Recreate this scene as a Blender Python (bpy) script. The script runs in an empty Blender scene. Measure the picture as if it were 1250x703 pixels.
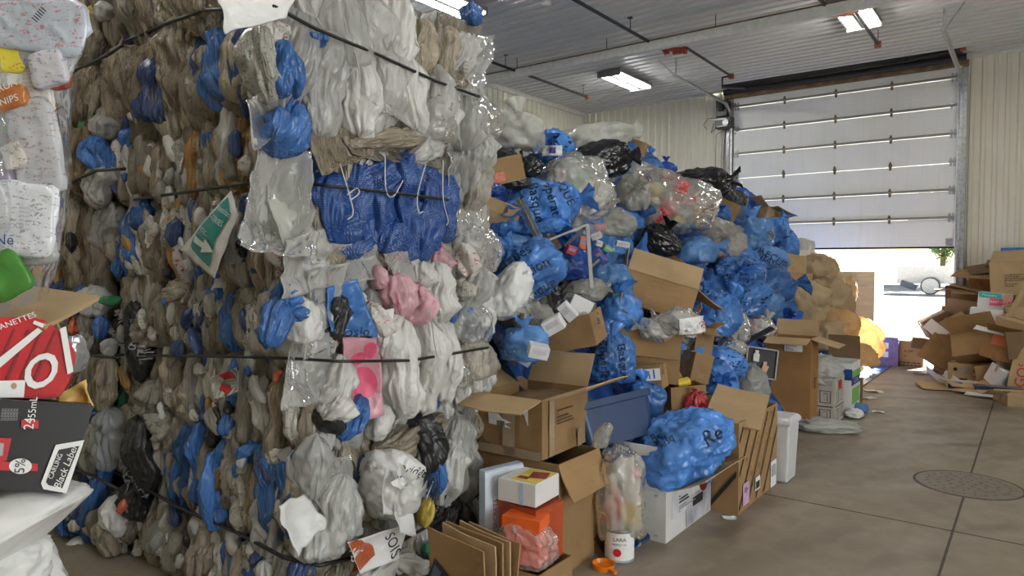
import bpy, bmesh, math, random
import numpy as np
from mathutils import Vector, Matrix, Euler
from mathutils.bvhtree import BVHTree

scene = bpy.context.scene
COL = scene.collection
PI = math.pi
R = math.radians

# ------------------------------------------------------------------ camera
FPX, EYE = 850.0, 1.65                       # focal length in pixels of a 1250x703 frame, eye height
YAW, PITCH = math.atan(642 / FPX), math.atan(32.5 / FPX)
cam_d = bpy.data.cameras.new('camera')
cam_d.sensor_width = 36.0
cam_d.lens = FPX / 1250 * 36.0
cam_d.clip_start = 0.05
cam_d.clip_end = 400
cam = bpy.data.objects.new('camera', cam_d)
COL.objects.link(cam)
cam.location = (0, 0, EYE)
cam.rotation_euler = (PI / 2 - PITCH, 0, YAW)
scene.camera = cam

# ------------------------------------------------------------------ world, sun, daylight, exposure
world = bpy.data.worlds.new('world')
scene.world = world
world.use_nodes = True
wn = world.node_tree.nodes
wl = world.node_tree.links
wn.clear()
w_out = wn.new('ShaderNodeOutputWorld')
w_bg = wn.new('ShaderNodeBackground')
w_sky = wn.new('ShaderNodeTexSky')
w_sky.sky_type = 'HOSEK_WILKIE'
w_sky.turbidity = 6.0
w_sky.ground_albedo = 0.5
w_sky.sun_direction = Vector((0.28, 0.8, 0.42)).normalized()
w_bg.inputs['Strength'].default_value = 5.0
wl.new(w_sky.outputs[0], w_bg.inputs[0])
wl.new(w_bg.outputs[0], w_out.inputs[0])

sun_d = bpy.data.lights.new('sun', 'SUN')
sun_d.energy = 50.0
sun_d.color = (1.0, 0.95, 0.87)
sun_d.angle = R(0.8)
sun = bpy.data.objects.new('sun', sun_d)
COL.objects.link(sun)
sun.rotation_euler = Vector((-0.28, -0.8, -0.42)).to_track_quat('-Z', 'Y').to_euler()

# daylight through the open loading door in the wall to the right of the photographer
day_d = bpy.data.lights.new('loading_door_daylight', 'AREA')
day_d.shape = 'RECTANGLE'
day_d.size, day_d.size_y = 4.2, 3.8
day_d.energy = 420
day_d.color = (0.93, 0.97, 1.0)
day = bpy.data.objects.new('loading_door_daylight', day_d)
COL.objects.link(day)
day.location = (6.9, 1.4, 2.1)
day.rotation_euler = Vector((-1, 0, 0)).to_track_quat('-Z', 'Z').to_euler()

vs = scene.view_settings
vs.view_transform = 'Standard'
vs.look = 'None'
vs.gamma = 1.0
vs.use_curve_mapping = False
vs.exposure = -0.12
scene.cycles.max_bounces = 7
scene.cycles.transparent_max_bounces = 12
scene.cycles.sample_clamp_indirect = 6.0

# ------------------------------------------------------------------ helpers: survey of the place
_fh = np.array([-math.sin(YAW), math.cos(YAW), 0.0])
_rt = np.array([math.cos(YAW), math.sin(YAW), 0.0])
_up0 = np.array([0, 0, 1.0])
_fw = _fh * math.cos(PITCH) - _up0 * math.sin(PITCH)
_up = _up0 * math.cos(PITCH) + _fh * math.sin(PITCH)
_eye = np.array([0, 0, EYE])


def sight(x, y):
    return _fw + _rt * ((x - 625) / FPX) + _up * ((351.5 - y) / FPX)


def at(x, y, X=None, Y=None, Z=None, D=None):
    """the surveyed point of the place seen at photo pixel x, y, on the plane X, Y or Z = const or at depth D"""
    d = sight(x, y)
    if X is not None: t = X / d[0]
    elif Y is not None: t = Y / d[1]
    elif Z is not None: t = (Z - EYE) / d[2]
    else: t = D
    return _eye + d * t


def depth_of(p):
    return float((np.array(p) - _eye) @ _fw)


def heap_z(X, Y):
    return np.minimum(1.5 * (-1.62 - X), 2.95)


def on_heap(x, y):
    d = sight(x, y)
    lo, hi = 3.2, 14.0
    ts = np.linspace(lo, hi, 1400)
    P = _eye + ts[:, None] * d
    below = P[:, 2] < heap_z(P[:, 0], P[:, 1])
    i = int(np.argmax(below)) if below.any() else len(ts) // 3
    return P[i]


# ------------------------------------------------------------------ helpers: noise
def _hash(ix, iy, iz, seed):
    h = (ix.astype(np.int64) * 374761393 + iy.astype(np.int64) * 668265263 + iz.astype(np.int64) * 2147483647 + seed * 1274126177) & 0xffffffff
    h = ((h ^ (h >> 13)) * 1274126177) & 0xffffffff
    h = ((h ^ (h >> 16)) * 2246822519) & 0xffffffff
    return ((h ^ (h >> 15)) & 0xffffff) / float(0xffffff)


def noise(P, freq=1.0, seed=0):
    """smooth value noise in -1..1 for an (n,3) array"""
    Q = np.asarray(P, float) * freq + 100.0
    I = np.floor(Q).astype(np.int64)
    F = Q - I
    F = F * F * (3 - 2 * F)
    r = 0
    for dx in (0, 1):
        wx = F[:, 0] if dx else 1 - F[:, 0]
        for dy in (0, 1):
            wy = F[:, 1] if dy else 1 - F[:, 1]
            for dz in (0, 1):
                wz = F[:, 2] if dz else 1 - F[:, 2]
                r = r + wx * wy * wz * _hash(I[:, 0] + dx, I[:, 1] + dy, I[:, 2] + dz, seed)
    return r * 2 - 1


def ridged(P, freq, seed):
    return 1 - 2 * np.abs(noise(P, freq, seed))


# ------------------------------------------------------------------ helpers: objects
def tag(o, label=None, cat=None, group=None, kind=None):
    if label: o['label'] = label
    if cat: o['category'] = cat
    if group: o['group'] = group
    if kind: o['kind'] = kind
    return o


def empty(name, loc=(0, 0, 0), rot=(0, 0, 0), label=None, cat=None, group=None, kind=None, parent=None):
    o = bpy.data.objects.new(name, None)
    COL.objects.link(o)
    o.empty_display_size = 0.1
    o.location = loc
    o.rotation_euler = rot
    if parent: o.parent = parent
    return tag(o, label, cat, group, kind)


def link(name, me, mat=None, parent=None, loc=None, rot=None, smooth=False):
    o = bpy.data.objects.new(name, me)
    COL.objects.link(o)
    if mat is not None and len(me.materials) == 0: me.materials.append(mat)
    if parent: o.parent = parent
    if loc is not None: o.location = loc
    if rot is not None: o.rotation_euler = rot
    if smooth and len(me.polygons): me.polygons.foreach_set('use_smooth', [True] * len(me.polygons))
    return o


def mesh(name, verts, faces):
    me = bpy.data.meshes.new(name)
    me.from_pydata([tuple(v) for v in verts], [], [tuple(int(i) for i in f) for f in faces])
    me.update()
    return me


class MB:
    """collects shapes for ONE mesh"""
    def __init__(s): s.v, s.f, s.n, s.mi = [], [], 0, []

    def add(s, V, Fs, mi=0):
        V = np.asarray(V, float)
        s.v.append(V)
        for f in Fs:
            s.f.append([i + s.n for i in f]); s.mi.append(mi)
        s.n += len(V)
        return s

    def box(s, c, size, rot=None, mi=0):
        x, y, z = [q / 2 for q in size]
        V = np.array([(-x, -y, -z), (x, -y, -z), (x, y, -z), (-x, y, -z), (-x, -y, z), (x, -y, z), (x, y, z), (-x, y, z)])
        if rot is not None:
            V = V @ np.array(Euler(rot).to_matrix()).T
        return s.add(V + np.array(c), [(0, 3, 2, 1), (4, 5, 6, 7), (0, 1, 5, 4), (1, 2, 6, 5), (2, 3, 7, 6), (3, 0, 4, 7)], mi)

    def prism(s, pts, z0, z1, axis=2, mi=0):
        n = len(pts)
        V = []
        for z in (z0, z1):
            for a, b in pts:
                V.append((a, b, z) if axis == 2 else ((a, z, b) if axis == 1 else (z, a, b)))
        Fs = [tuple(range(n))[::-1], tuple(range(n, 2 * n))] + [(i, (i + 1) % n, n + (i + 1) % n, n + i) for i in range(n)]
        return s.add(V, Fs, mi)

    def tube(s, pts, r, seg=8, mi=0, cap=True):
        pts = [Vector(p) for p in pts]
        rr = r if hasattr(r, '__len__') else [r] * len(pts)
        V, Fs = [], []
        prev = None
        for i, p in enumerate(pts):
            t = (pts[min(i + 1, len(pts) - 1)] - pts[max(i - 1, 0)])
            t = t.normalized() if t.length > 1e-9 else Vector((0, 0, 1))
            a = Vector((0, 0, 1)) if abs(t.z) < 0.9 else Vector((1, 0, 0))
            u = t.cross(a).normalized() if prev is None else (prev - t * prev.dot(t)).normalized()
            prev = u
            w = t.cross(u)
            for k in range(seg):
                c = 2 * PI * k / seg
                V.append(p + (u * math.cos(c) + w * math.sin(c)) * rr[i])
        for i in range(len(pts) - 1):
            for k in range(seg):
                a, b = i * seg + k, i * seg + (k + 1) % seg
                Fs.append((a, b, b + seg, a + seg))
        if cap:
            Fs.append(tuple(range(seg))[::-1])
            Fs.append(tuple(range((len(pts) - 1) * seg, len(pts) * seg)))
        return s.add(np.array([tuple(v) for v in V]), Fs, mi)

    def lathe(s, prof, seg=24, mi=0):
        V, Fs = [], []
        for r_, z in prof:
            for k in range(seg):
                c = 2 * PI * k / seg
                V.append((r_ * math.cos(c), r_ * math.sin(c), z))
        for i in range(len(prof) - 1):
            for k in range(seg):
                a, b = i * seg + k, i * seg + (k + 1) % seg
                Fs.append((a, b, b + seg, a + seg))
        return s.add(V, Fs, mi)

    def mesh(s, name):
        me = mesh(name, np.concatenate(s.v), s.f)
        if any(s.mi): me.polygons.foreach_set('material_index', s.mi)
        return me

    def build(s, name, mat, parent=None, loc=None, rot=None, smooth=False):
        return link(name, s.mesh(name), mat, parent, loc, rot, smooth)


def grid_faces(n, m, close_m=False):
    Fs = []
    for i in range(n - 1):
        for j in range(m if close_m else m - 1):
            a, b = i * m + j, i * m + (j + 1) % m
            Fs.append((a, b, b + m, a + m))
    return Fs


def bevel(me, w, seg=2):
    bm = bmesh.new(); bm.from_mesh(me)
    bmesh.ops.bevel(bm, geom=list(bm.edges), offset=w, segments=seg, affect='EDGES', profile=0.5)
    bm.to_mesh(me); bm.free()
    return me


# ------------------------------------------------------------------ helpers: materials
MATS = {}


class NT:
    def __init__(s, name):
        s.m = bpy.data.materials.new(name); s.m.use_nodes = True
        s.t = s.m.node_tree; s.t.nodes.clear()
        s.out = s.t.nodes.new('ShaderNodeOutputMaterial')

    def n(s, typ, **kw):
        nd = s.t.nodes.new(typ)
        ins = kw.pop('ins', {})
        for k, v in kw.items(): setattr(nd, k, v)
        for k, v in ins.items():
            if isinstance(v, bpy.types.NodeSocket): s.t.links.new(v, nd.inputs[k])
            else: nd.inputs[k].default_value = v
        return nd

    def l(s, a, b): s.t.links.new(a, b)

    def coord(s, scale=(1, 1, 1), which='Object', rnd=True):
        tc = s.n('ShaderNodeTexCoord')
        mp = s.n('ShaderNodeMapping', ins={'Vector': tc.outputs[which], 'Scale': scale})
        if rnd:
            oi = s.n('ShaderNodeObjectInfo')
            ml = s.n('ShaderNodeMath', operation='MULTIPLY', ins={0: oi.outputs['Random'], 1: 37.0})
            cb = s.n('ShaderNodeCombineXYZ', ins={0: ml.outputs[0], 1: ml.outputs[0]})
            s.l(cb.outputs[0], mp.inputs['Location'])
        return mp.outputs[0]

    def noise(s, vec, scale=5, detail=3, rough=0.55, dist=0.0):
        return s.n('ShaderNodeTexNoise', ins={'Vector': vec, 'Scale': scale, 'Detail': detail, 'Roughness': rough, 'Distortion': dist}).outputs[0]

    def ramp(s, fac, stops, interp='LINEAR'):
        r = s.n('ShaderNodeValToRGB', ins={'Fac': fac})
        r.color_ramp.interpolation = interp
        el = r.color_ramp.elements
        while len(el) < len(stops): el.new(0.5)
        for e, (p, c) in zip(el, stops):
            e.position = p
            e.color = (*c, 1) if len(c) == 3 else c
        return r.outputs[0]

    def mix(s, fac, a, b, blend='MIX'):
        nd = s.n('ShaderNodeMix', data_type='RGBA', blend_type=blend)
        for idx, v in ((0, fac), (6, a), (7, b)):
            if isinstance(v, bpy.types.NodeSocket): s.l(v, nd.inputs[idx])
            else: nd.inputs[idx].default_value = v if idx == 0 else (*v, 1)
        return nd.outputs[2]

    def bump(s, h, strength=0.3, dist=0.01):
        return s.n('ShaderNodeBump', ins={'Height': h, 'Strength': strength, 'Distance': dist}).outputs[0]

    def bsdf(s, color, rough=0.5, metal=0.0, normal=None, spec=0.5, coat=0.0, trans=0.0, sub=0.0):
        b = s.n('ShaderNodeBsdfPrincipled')
        for k, v in (('Base Color', color), ('Roughness', rough), ('Metallic', metal), ('Specular IOR Level', spec), ('Coat Weight', coat)):
            if isinstance(v, bpy.types.NodeSocket): s.l(v, b.inputs[k])
            elif k == 'Base Color': b.inputs[k].default_value = (*v, 1)
            else: b.inputs[k].default_value = v
        if normal is not None: s.l(normal, b.inputs['Normal'])
        return b.outputs[0]

    def done(s, sh):
        s.l(sh, s.out.inputs[0])
        return s.m


def plain(name, c, rough=0.5, metal=0.0, spec=0.5, var=0.08, scale=14):
    """one colour with a little mottling"""
    if name in MATS: return MATS[name]
    t = NT(name)
    n = t.noise(t.coord(), scale, 4)
    lo = tuple(max(0, q * (1 - var * 2)) for q in c); hi = tuple(min(1, q * (1 + var)) for q in c)
    MATS[name] = t.done(t.bsdf(t.ramp(n, [(0.3, lo), (0.7, hi)]), rough, metal, None, spec))
    return MATS[name]


def emit(name, c, s):
    t = NT(name)
    MATS[name] = t.done(t.n('ShaderNodeEmission', ins={'Color': (*c, 1), 'Strength': s}).outputs[0])
    return MATS[name]


def steel_sheet(name, c, rough, dirt=0.5):
    t = NT(name)
    v = t.coord((1, 1, 1), rnd=False)
    n1 = t.noise(v, 1.3, 5, 0.6)
    n2 = t.noise(t.coord((9, 9, 0.5), rnd=False), 2.0, 4, 0.6)
    col = t.ramp(n1, [(0.3, tuple(q * (1 - 0.14 * dirt) for q in c)), (0.75, c)])
    col = t.mix(t.ramp(n2, [(0.5, (0, 0, 0)), (0.85, (0.35 * dirt,) * 3)]), col, tuple(q * w for q, w in zip(c, (0.62, 0.58, 0.5))))
    MATS[name] = t.done(t.bsdf(col, rough, 0.0, None, 0.4))
    return MATS[name]


def make_floor_mat():
    t = NT('concrete')
    v = t.coord(rnd=False)
    n1 = t.noise(v, 0.55, 6, 0.62, 0.4)
    n2 = t.noise(v, 5.5, 6, 0.7)
    n3 = t.noise(v, 60, 3, 0.6)
    col = t.ramp(n1, [(0.25, (0.20, 0.158, 0.11)), (0.5, (0.265, 0.215, 0.157)), (0.78, (0.33, 0.28, 0.218))])
    col = t.mix(t.ramp(n2, [(0.42, (0, 0, 0)), (0.75, (0.5, 0.5, 0.5))]), col, (0.21, 0.175, 0.13))
    # curving tyre tracks swept towards the door
    mp = t.n('ShaderNodeMapping', ins={'Vector': t.n('ShaderNodeTexCoord').outputs['Object'], 'Location': (-3.6, -3.2, 0)})
    wv = t.n('ShaderNodeTexWave', wave_type='RINGS', rings_direction='Z', ins={'Vector': mp.outputs[0], 'Scale': 0.62, 'Distortion': 9.0, 'Detail': 5.0, 'Detail Scale': 0.55, 'Detail Roughness': 0.7})
    msk = t.noise(v, 0.9, 3)
    f = t.n('ShaderNodeMath', operation='MULTIPLY', ins={0: t.ramp(wv.outputs['Fac'], [(0.6, (0, 0, 0)), (0.92, (1, 1, 1))]), 1: t.ramp(msk, [(0.38, (0, 0, 0)), (0.7, (0.7, 0.7, 0.7))])})
    col = t.mix(f.outputs[0], col, (0.135, 0.102, 0.072))
    wv2 = t.n('ShaderNodeTexWave', wave_type='RINGS', rings_direction='Z', ins={'Vector': mp.outputs[0], 'Scale': 0.45, 'Distortion': 12.0, 'Detail': 4.0, 'Detail Scale': 0.6})
    f2 = t.n('ShaderNodeMath', operation='MULTIPLY', ins={0: t.ramp(wv2.outputs['Fac'], [(0.8, (0, 0, 0)), (1.0, (0.4, 0.4, 0.4))]), 1: t.noise(v, 2.0, 4)})
    col = t.mix(f2.outputs[0], col, (0.42, 0.37, 0.31))
    col = t.mix(t.ramp(n3, [(0.55, (0, 0, 0)), (0.8, (0.3, 0.3, 0.3))]), col, (0.2, 0.16, 0.12))
    rg = t.ramp(n2, [(0.3, (0.42, 0.42, 0.42)), (0.75, (0.66, 0.66, 0.66))])
    return t.done(t.bsdf(col, rg, 0, t.bump(n3, 0.18, 0.004), 0.45))


M_floor = make_floor_mat()
M_wall = steel_sheet('cream_steel', (0.67, 0.645, 0.53), 0.42)
M_ceil = steel_sheet('ceiling_steel', (0.66, 0.665, 0.645), 0.38, 0.3)
M_doorp = steel_sheet('door_panel_paint', (0.82, 0.83, 0.81), 0.45, 0.6)
M_trim = plain('trim_white', (0.62, 0.61, 0.56), 0.45)
M_galv = plain('galvanised', (0.46, 0.48, 0.49), 0.38, 0.75, 0.5, 0.16, 22)
M_dark = plain('dark_iron', (0.022, 0.022, 0.024), 0.5, 0.2)
M_black = plain('black_paint', (0.012, 0.012, 0.013), 0.35)
M_red = plain('red_oxide', (0.30, 0.045, 0.02), 0.5)
M_brownst = plain('brown_flashing', (0.20, 0.135, 0.075), 0.6, 0, 0.3, 0.25, 6)
M_beam = plain('beam_white', (0.66, 0.66, 0.63), 0.4)
M_joint = plain('joint_filler', (0.085, 0.066, 0.05), 0.8)
M_whiteplas = plain('white_plastic', (0.72, 0.72, 0.70), 0.32)
M_tube = emit('lamp_tube', (1.0, 0.985, 0.95), 62.0)
M_asphalt = plain('outdoor_gravel', (0.55, 0.53, 0.50), 0.9)

# ------------------------------------------------------------------ the setting
CEIL, BACK, LEFT, RIGHT, REAR = 4.85, 13.0, -7.87, 7.0, -5.0
DX0, DX1, DOORTOP = -4.60, -1.04, 4.74


def struct(name, mb, mat, parent=None, smooth=False):
    o = mb.build(name, mat, parent, smooth=smooth)
    if parent is None: o['kind'] = 'structure'
    return o


m = MB()
m.box(((LEFT + RIGHT) / 2, (REAR + BACK) / 2, -0.1), (RIGHT - LEFT + 0.6, BACK - REAR + 0.5, 0.2))
floor = struct('floor', m, M_floor)
m = MB()
m.box((-0.38, (REAR + BACK) / 2, 0.0006), (0.014, BACK - REAR, 0.0014)).box((0, 4.98, 0.0006), (14, 0.012, 0.0014)).box((0, -0.9, 0.0006), (14, 0.012, 0.0014)).box((4.6, 4, 0.0006), (0.012, 17.8, 0.0014))
m.build('floor_joint', M_joint, floor)
# round perforated drain cover let into the slab
m = MB(); m.lathe([(0.0001, 0.004), (0.325, 0.004), (0.335, 0.001), (0.335, 0.0)], 40)
dc = m.build('drain_cover', plain('drain_iron', (0.215, 0.18, 0.138), 0.55, 0.2), None, (-0.38, 6.1, 0), smooth=False)
tag(dc, 'round perforated drain cover set in the concrete floor', 'drain')
rnd = random.Random(4)
m = MB()
for ring, cnt in ((0.05, 5), (0.12, 11), (0.19, 17), (0.26, 24)):
    for k in range(cnt):
        a = 2 * PI * k / cnt + ring * 7
        m.box((ring * math.cos(a), ring * math.sin(a), 0.0046), (0.02, 0.012, 0.001), (0, 0, a))
m.build('drain_hole', M_black, dc)['kind'] = 'stuff'
m = MB(); m.lathe([(0.335, 0.0012), (0.352, 0.0012), (0.352, 0.0), (0.335, 0.0)], 40)
m.build('rim', M_joint, dc)


def sheet_profile(a0, a1, pitch, depth, prof):
    pts = []
    n = int(math.ceil((a1 - a0) / pitch))
    for k in range(n):
        for u, w in prof:
            x = a0 + (k + u) * pitch
            if x <= a1: pts.append((x, w * depth))
    pts.append((a1, 0))
    return pts


WPROF = [(0, 0), (0.52, 0), (0.62, 1), (0.9, 1)]
CPROF = [(0, 1), (0.56, 1), (0.61, 0), (0.95, 0)]


def ribbed_wall(a0, a1, z0, z1, axis, pos, sign):
    """vertical ribs; ribs stand out towards sign"""
    m = MB()
    pr = sheet_profile(a0, a1, 0.152, 0.02, WPROF)
    V, n = [], len(pr)
    for z in (z0, z1):
        for a, d in pr:
            V.append((a, pos + sign * d, z) if axis == 0 else (pos + sign * d, a, z))
    m.add(V, [(i, i + 1, n + i + 1, n + i) for i in range(n - 1)])
    c, s_ = (a0 + a1) / 2, a1 - a0                                     # backing board gives the sheet a thickness
    m.box((c, pos - sign * 0.08, (z0 + z1) / 2) if axis == 0 else (pos - sign * 0.08, c, (z0 + z1) / 2), (s_, 0.15, z1 - z0) if axis == 0 else (0.15, s_, z1 - z0))
    return m


wb = struct('wall_back', ribbed_wall(DX1 + 0.05, RIGHT, 0, CEIL, 0, BACK, -1), M_wall)
struct('wall_sheet', ribbed_wall(LEFT, DX0 - 0.05, 0, CEIL, 0, BACK, -1), M_wall, wb)
struct('wall_sheet', ribbed_wall(DX0 - 0.05, DX1 + 0.05, DOORTOP, CEIL, 0, BACK, -1), M_wall, wb)
struct('wall_left', ribbed_wall(REAR, BACK, 0, CEIL, 1, LEFT, 1), M_wall)
wr_ = struct('wall_right', ribbed_wall(3.6, BACK, 0, CEIL, 1, RIGHT, -1), M_wall)
struct('wall_sheet', ribbed_wall(REAR, -.8, 0, CEIL, 1, RIGHT, -1), M_wall, wr_)
struct('wall_sheet', ribbed_wall(-.8, 3.6, 4.1, CEIL, 1, RIGHT, -1), M_wall, wr_)
struct('wall_front', ribbed_wall(LEFT, RIGHT, 0, CEIL, 0, REAR, 1), M_wall)

m = MB()
pr = sheet_profile(REAR, BACK, 0.19, 0.055, CPROF)
n = len(pr)
V = [(x, y, CEIL - d + 0.03) for x in (LEFT, RIGHT) for y, d in pr]
m.add(V, [(i, n + i, n + i + 1, i + 1) for i in range(n - 1)])
m.box(((LEFT + RIGHT) / 2, (REAR + BACK) / 2, CEIL + 0.11), (RIGHT - LEFT, BACK - REAR, 0.14))
struct('ceiling', m, M_ceil)
m = MB(); m.box((LEFT + 0.035, 4, CEIL - 0.055), (0.03, 18, 0.11)).box((LEFT + 0.06, 4, CEIL - 0.012), (0.08, 18, 0.012))
struct('trim_1', m, M_trim)
m = MB(); m.box(((LEFT + DX0 - 0.5) / 2, BACK - 0.03, CEIL - 0.03), (DX0 - 0.5 - LEFT, 0.03, 0.05)); m.box(((DX1 + RIGHT) / 2, BACK - 0.035, CEIL - 0.035), (RIGHT - DX1, 0.035, 0.05))
struct('trim_2', m, M_trim)
m = MB(); m.box((LEFT + 0.05, BACK - 0.05, CEIL / 2), (0.05, 0.05, CEIL))
struct('trim_3', m, M_trim)

# ---- sectional overhead door, two thirds down
door = empty('door_1', (0, BACK - 0.06, 0), label='white sectional overhead door raised above a bright opening', kind='structure')
DB, PH = 1.885, 0.436
PW = DX1 - DX0
pm = None
zs = [DB + i * PH for i in range(7)]
for i, z in enumerate(zs):
    top = min(z + PH - 0.008, DOORTOP + 0.02)
    m = MB()
    m.box(((DX0 + DX1) / 2, 0, (z + top) / 2), (PW - 0.03, 0.045, top - z))
    for q in (0.2, 0.4, 0.6, 0.8):                                  # shallow pressed lines
        m.box(((DX0 + DX1) / 2, -0.0235, z + (top - z) * q), (PW - 0.04, 0.003, 0.008))
    o = m.build('door_panel', M_doorp, door)
for i in range(1, 7):
    z = zs[i]
    if i not in (3,):
        m = MB()
        m.box(((DX0 + DX1) / 2, -0.045, z + 0.004), (PW - 0.05, 0.045, 0.006)).box(((DX0 + DX1) / 2, -0.066, z + 0.014), (PW - 0.05, 0.006, 0.026)).box(((DX0 + DX1) / 2, -0.03, z + 0.024), (PW - 0.05, 0.006, 0.03))
        m.build('strut', plain('strut_grey', (0.27, 0.27, 0.255), 0.5, 0.2), door)
    for u in (0.02, 0.262, 0.5, 0.738, 0.98):
        x = DX0 + PW * u
        m = MB()
        for dx in ((-0.02, 0.03) if u in (0.02, 0.98) else (0,)):
            m.box((x + dx, -0.035, z + 0.02), (0.05, 0.02, 0.05)).prism([(x + dx - 0.022, z + 0.04), (x + dx + 0.022, z + 0.04), (x + dx + 0.008, z + 0.085), (x + dx - 0.008, z + 0.085)], -0.05, -0.03, 1).box((x + dx, -0.03, z - 0.03), (0.035, 0.012, 0.05))
        m.build('hinge', M_brownst if u not in (0.02, 0.98) else M_galv, door)
m = MB(); m.box(((DX0 + DX1) / 2, 0, DB - 0.015), (PW - 0.03, 0.05, 0.03)); m.build('bottom_seal', M_black, door)
m = MB(); m.box((DX1 - 0.09, -0.03, DB + 0.07), (0.09, 0.012, 0.12)); m.build('corner_bracket', M_galv, door)
for x, sx in ((DX0 - 0.02, -1), (DX1 + 0.02, 1)):                  # vertical track, curve, horizontal track
    m = MB()
    pts = [(x, -0.06, 0.0), (x, -0.06, 4.15)] + [(x, -0.06 - 0.38 * (1 - math.cos(a)), 4.15 + 0.38 * math.sin(a)) for a in [PI / 2 * k / 6 for k in range(1, 7)]] + [(x, -2.6, 4.56)]
    m.tube(pts, 0.032, 6)
    m.build('track', M_galv, door)
    m = MB(); m.box((x + sx * 0.055, -0.03, 2.2), (0.07, 0.06, 4.4)); m.build('track_angle', M_galv, door)
    m = MB(); m.tube([(x, -2.55, 4.56), (x, -2.55, CEIL)], 0.014, 5).tube([(x, -2.55, 4.56), (x + 0.25 * sx, -2.7, CEIL)], 0.012, 5); m.build('track_hanger', M_galv, door)
m = MB(); m.box(((DX0 + DX1) / 2, -0.09, 4.70), (PW + 0.25, 0.10, 0.075)); m.build('lintel_flashing', M_brownst, door)
m = MB(); m.tube([(DX0 - 0.1, -0.22, 4.60 + 0.16), (DX1 + 0.1, -0.22, 4.76)], 0.055, 12); m.build('spring_shaft', M_dark, door)
m = MB(); m.box(((DX0 + DX1) / 2, -0.30, CEIL - 0.022), (PW + 0.1, 0.42, 0.012)); m.build('header_cover', M_dark, door)
# jamb trim
for x, sx in ((DX0 - 0.1, -1), (DX1 + 0.06, 1)):
    m = MB(); m.box((x + (0.03 if sx < 0 else 0), BACK - 0.03, DOORTOP / 2), (0.17 if sx < 0 else 0.10, 0.07, DOORTOP))
    o = struct('trim_4' if sx < 0 else 'trim_5', m, plain('jamb_tan', (0.42, 0.31, 0.22), 0.6) if sx < 0 else M_galv)

# ---- ceiling: suspended beam, sprinkler pipes, lamps
bm_ = empty('ceiling_beam', (0, 8.87, 4.55), label='long white suspended beam crossing below the ribbed ceiling', cat='beam')
m = MB(); m.box((-0.5, 0, 0.045), (14.6, 0.085, 0.12)); m.build('rail', M_beam, bm_)
m = MB(); m.box((-0.5, -0.01, 0.113), (14.6, 0.10, 0.016)); m.build('top_angle', M_brownst, bm_)
for x in (-6.6, -5.0, -3.4, -1.8, -0.2, 1.5):
    m = MB(); m.tube([(x, 0, 0.11), (x, 0, 0.29)], 0.006, 5); m.build('hanger_rod', M_dark, bm_)


def sprinkler_line(X, y0, y1, z, label, hang):
    e = empty('sprinkler_pipe', (X, y0, z), label=label, cat='pipe', group='sprinkler pipes under the ceiling')
    m = MB(); m.tube([(0, 0, 0), (0, y1 - y0, 0)], 0.022, 8); m.build('pipe', M_dark, e)
    for y in hang:
        m = MB(); m.tube([(0, y - y0, 0.02), (0, y - y0, CEIL - z - 0.01)], 0.006, 5).box((0, y - y0, CEIL - z - 0.02), (0.06, 0.06, 0.012)); m.build('hanger', M_dark, e)
    m = MB(); m.tube([(0, y1 - y0, 0), (0, y1 - y0 + 0.05, 0)], 0.034, 8).tube([(0, y1 - y0 + 0.02, 0), (0, y1 - y0 + 0.02, -0.06)], [0.02, 0.012], 6); m.build('sprinkler_head', M_red, e)
    return e


sprinkler_line(-6.62, 7.8, 11.0, 4.64, 'black sprinkler pipe nearest the left wall', (8.6, 10.9))
sp = sprinkler_line(-4.33, 2.0, 9.35, 4.66, 'long black sprinkler pipe above the middle of the bag heap', (5.0, 8.3))
m = MB(); m.box((0.18, 7.4, -0.03), (0.14, 0.07, 0.07), (0, 0, 0.2)).box((0.06, 7.3, -0.02), (0.06, 0.06, 0.1)).box((0.26, 7.45, -0.02), (0.05, 0.09, 0.09)).tube([(0, 7.3, 0), (0.3, 7.45, 0)], 0.026, 8); m.build('coupling', M_red, sp)
m = MB(); m.tube([(0.3, 7.42, 0), (0.3, 9.2, -0.02), (0.16, 9.2, -0.02), (0.16, 9.2, -0.18), (0.42, 9.5, -0.18)], 0.02, 7); m.build('branch_pipe', M_dark, sp)
m = MB(); m.box((0.3, 9.22, -0.02), (0.07, 0.07, 0.08)); m.build('branch_head', M_red, sp)
sp = sprinkler_line(-2.07, 4.0, 8.95, 4.66, 'black sprinkler pipe beside the lamp near the overhead door', (7.0,))
m = MB(); m.box((0.16, 5.12, -0.04), (0.18, 0.08, 0.08), (0, 0, 0.3)).box((0.0, 5.0, -0.02), (0.05, 0.12, 0.06)).box((0.27, 5.18, 0.0), (0.06, 0.07, 0.09)); m.build('coupling', plain('orange_red', (0.62, 0.14, 0.03), 0.4), sp)
m = MB(); m.tube([(0.24, 5.1, 0), (0.24, 6.75, -0.02)], 0.022, 7); m.build('branch_pipe', M_dark, sp)
m = MB(); m.box((0.24, 6.78, -0.03), (0.08, 0.07, 0.08)).tube([(0.24, 6.78, 0), (0.24, 6.78, 0.18)], 0.006, 5); m.build('branch_head', M_red, sp)
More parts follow.
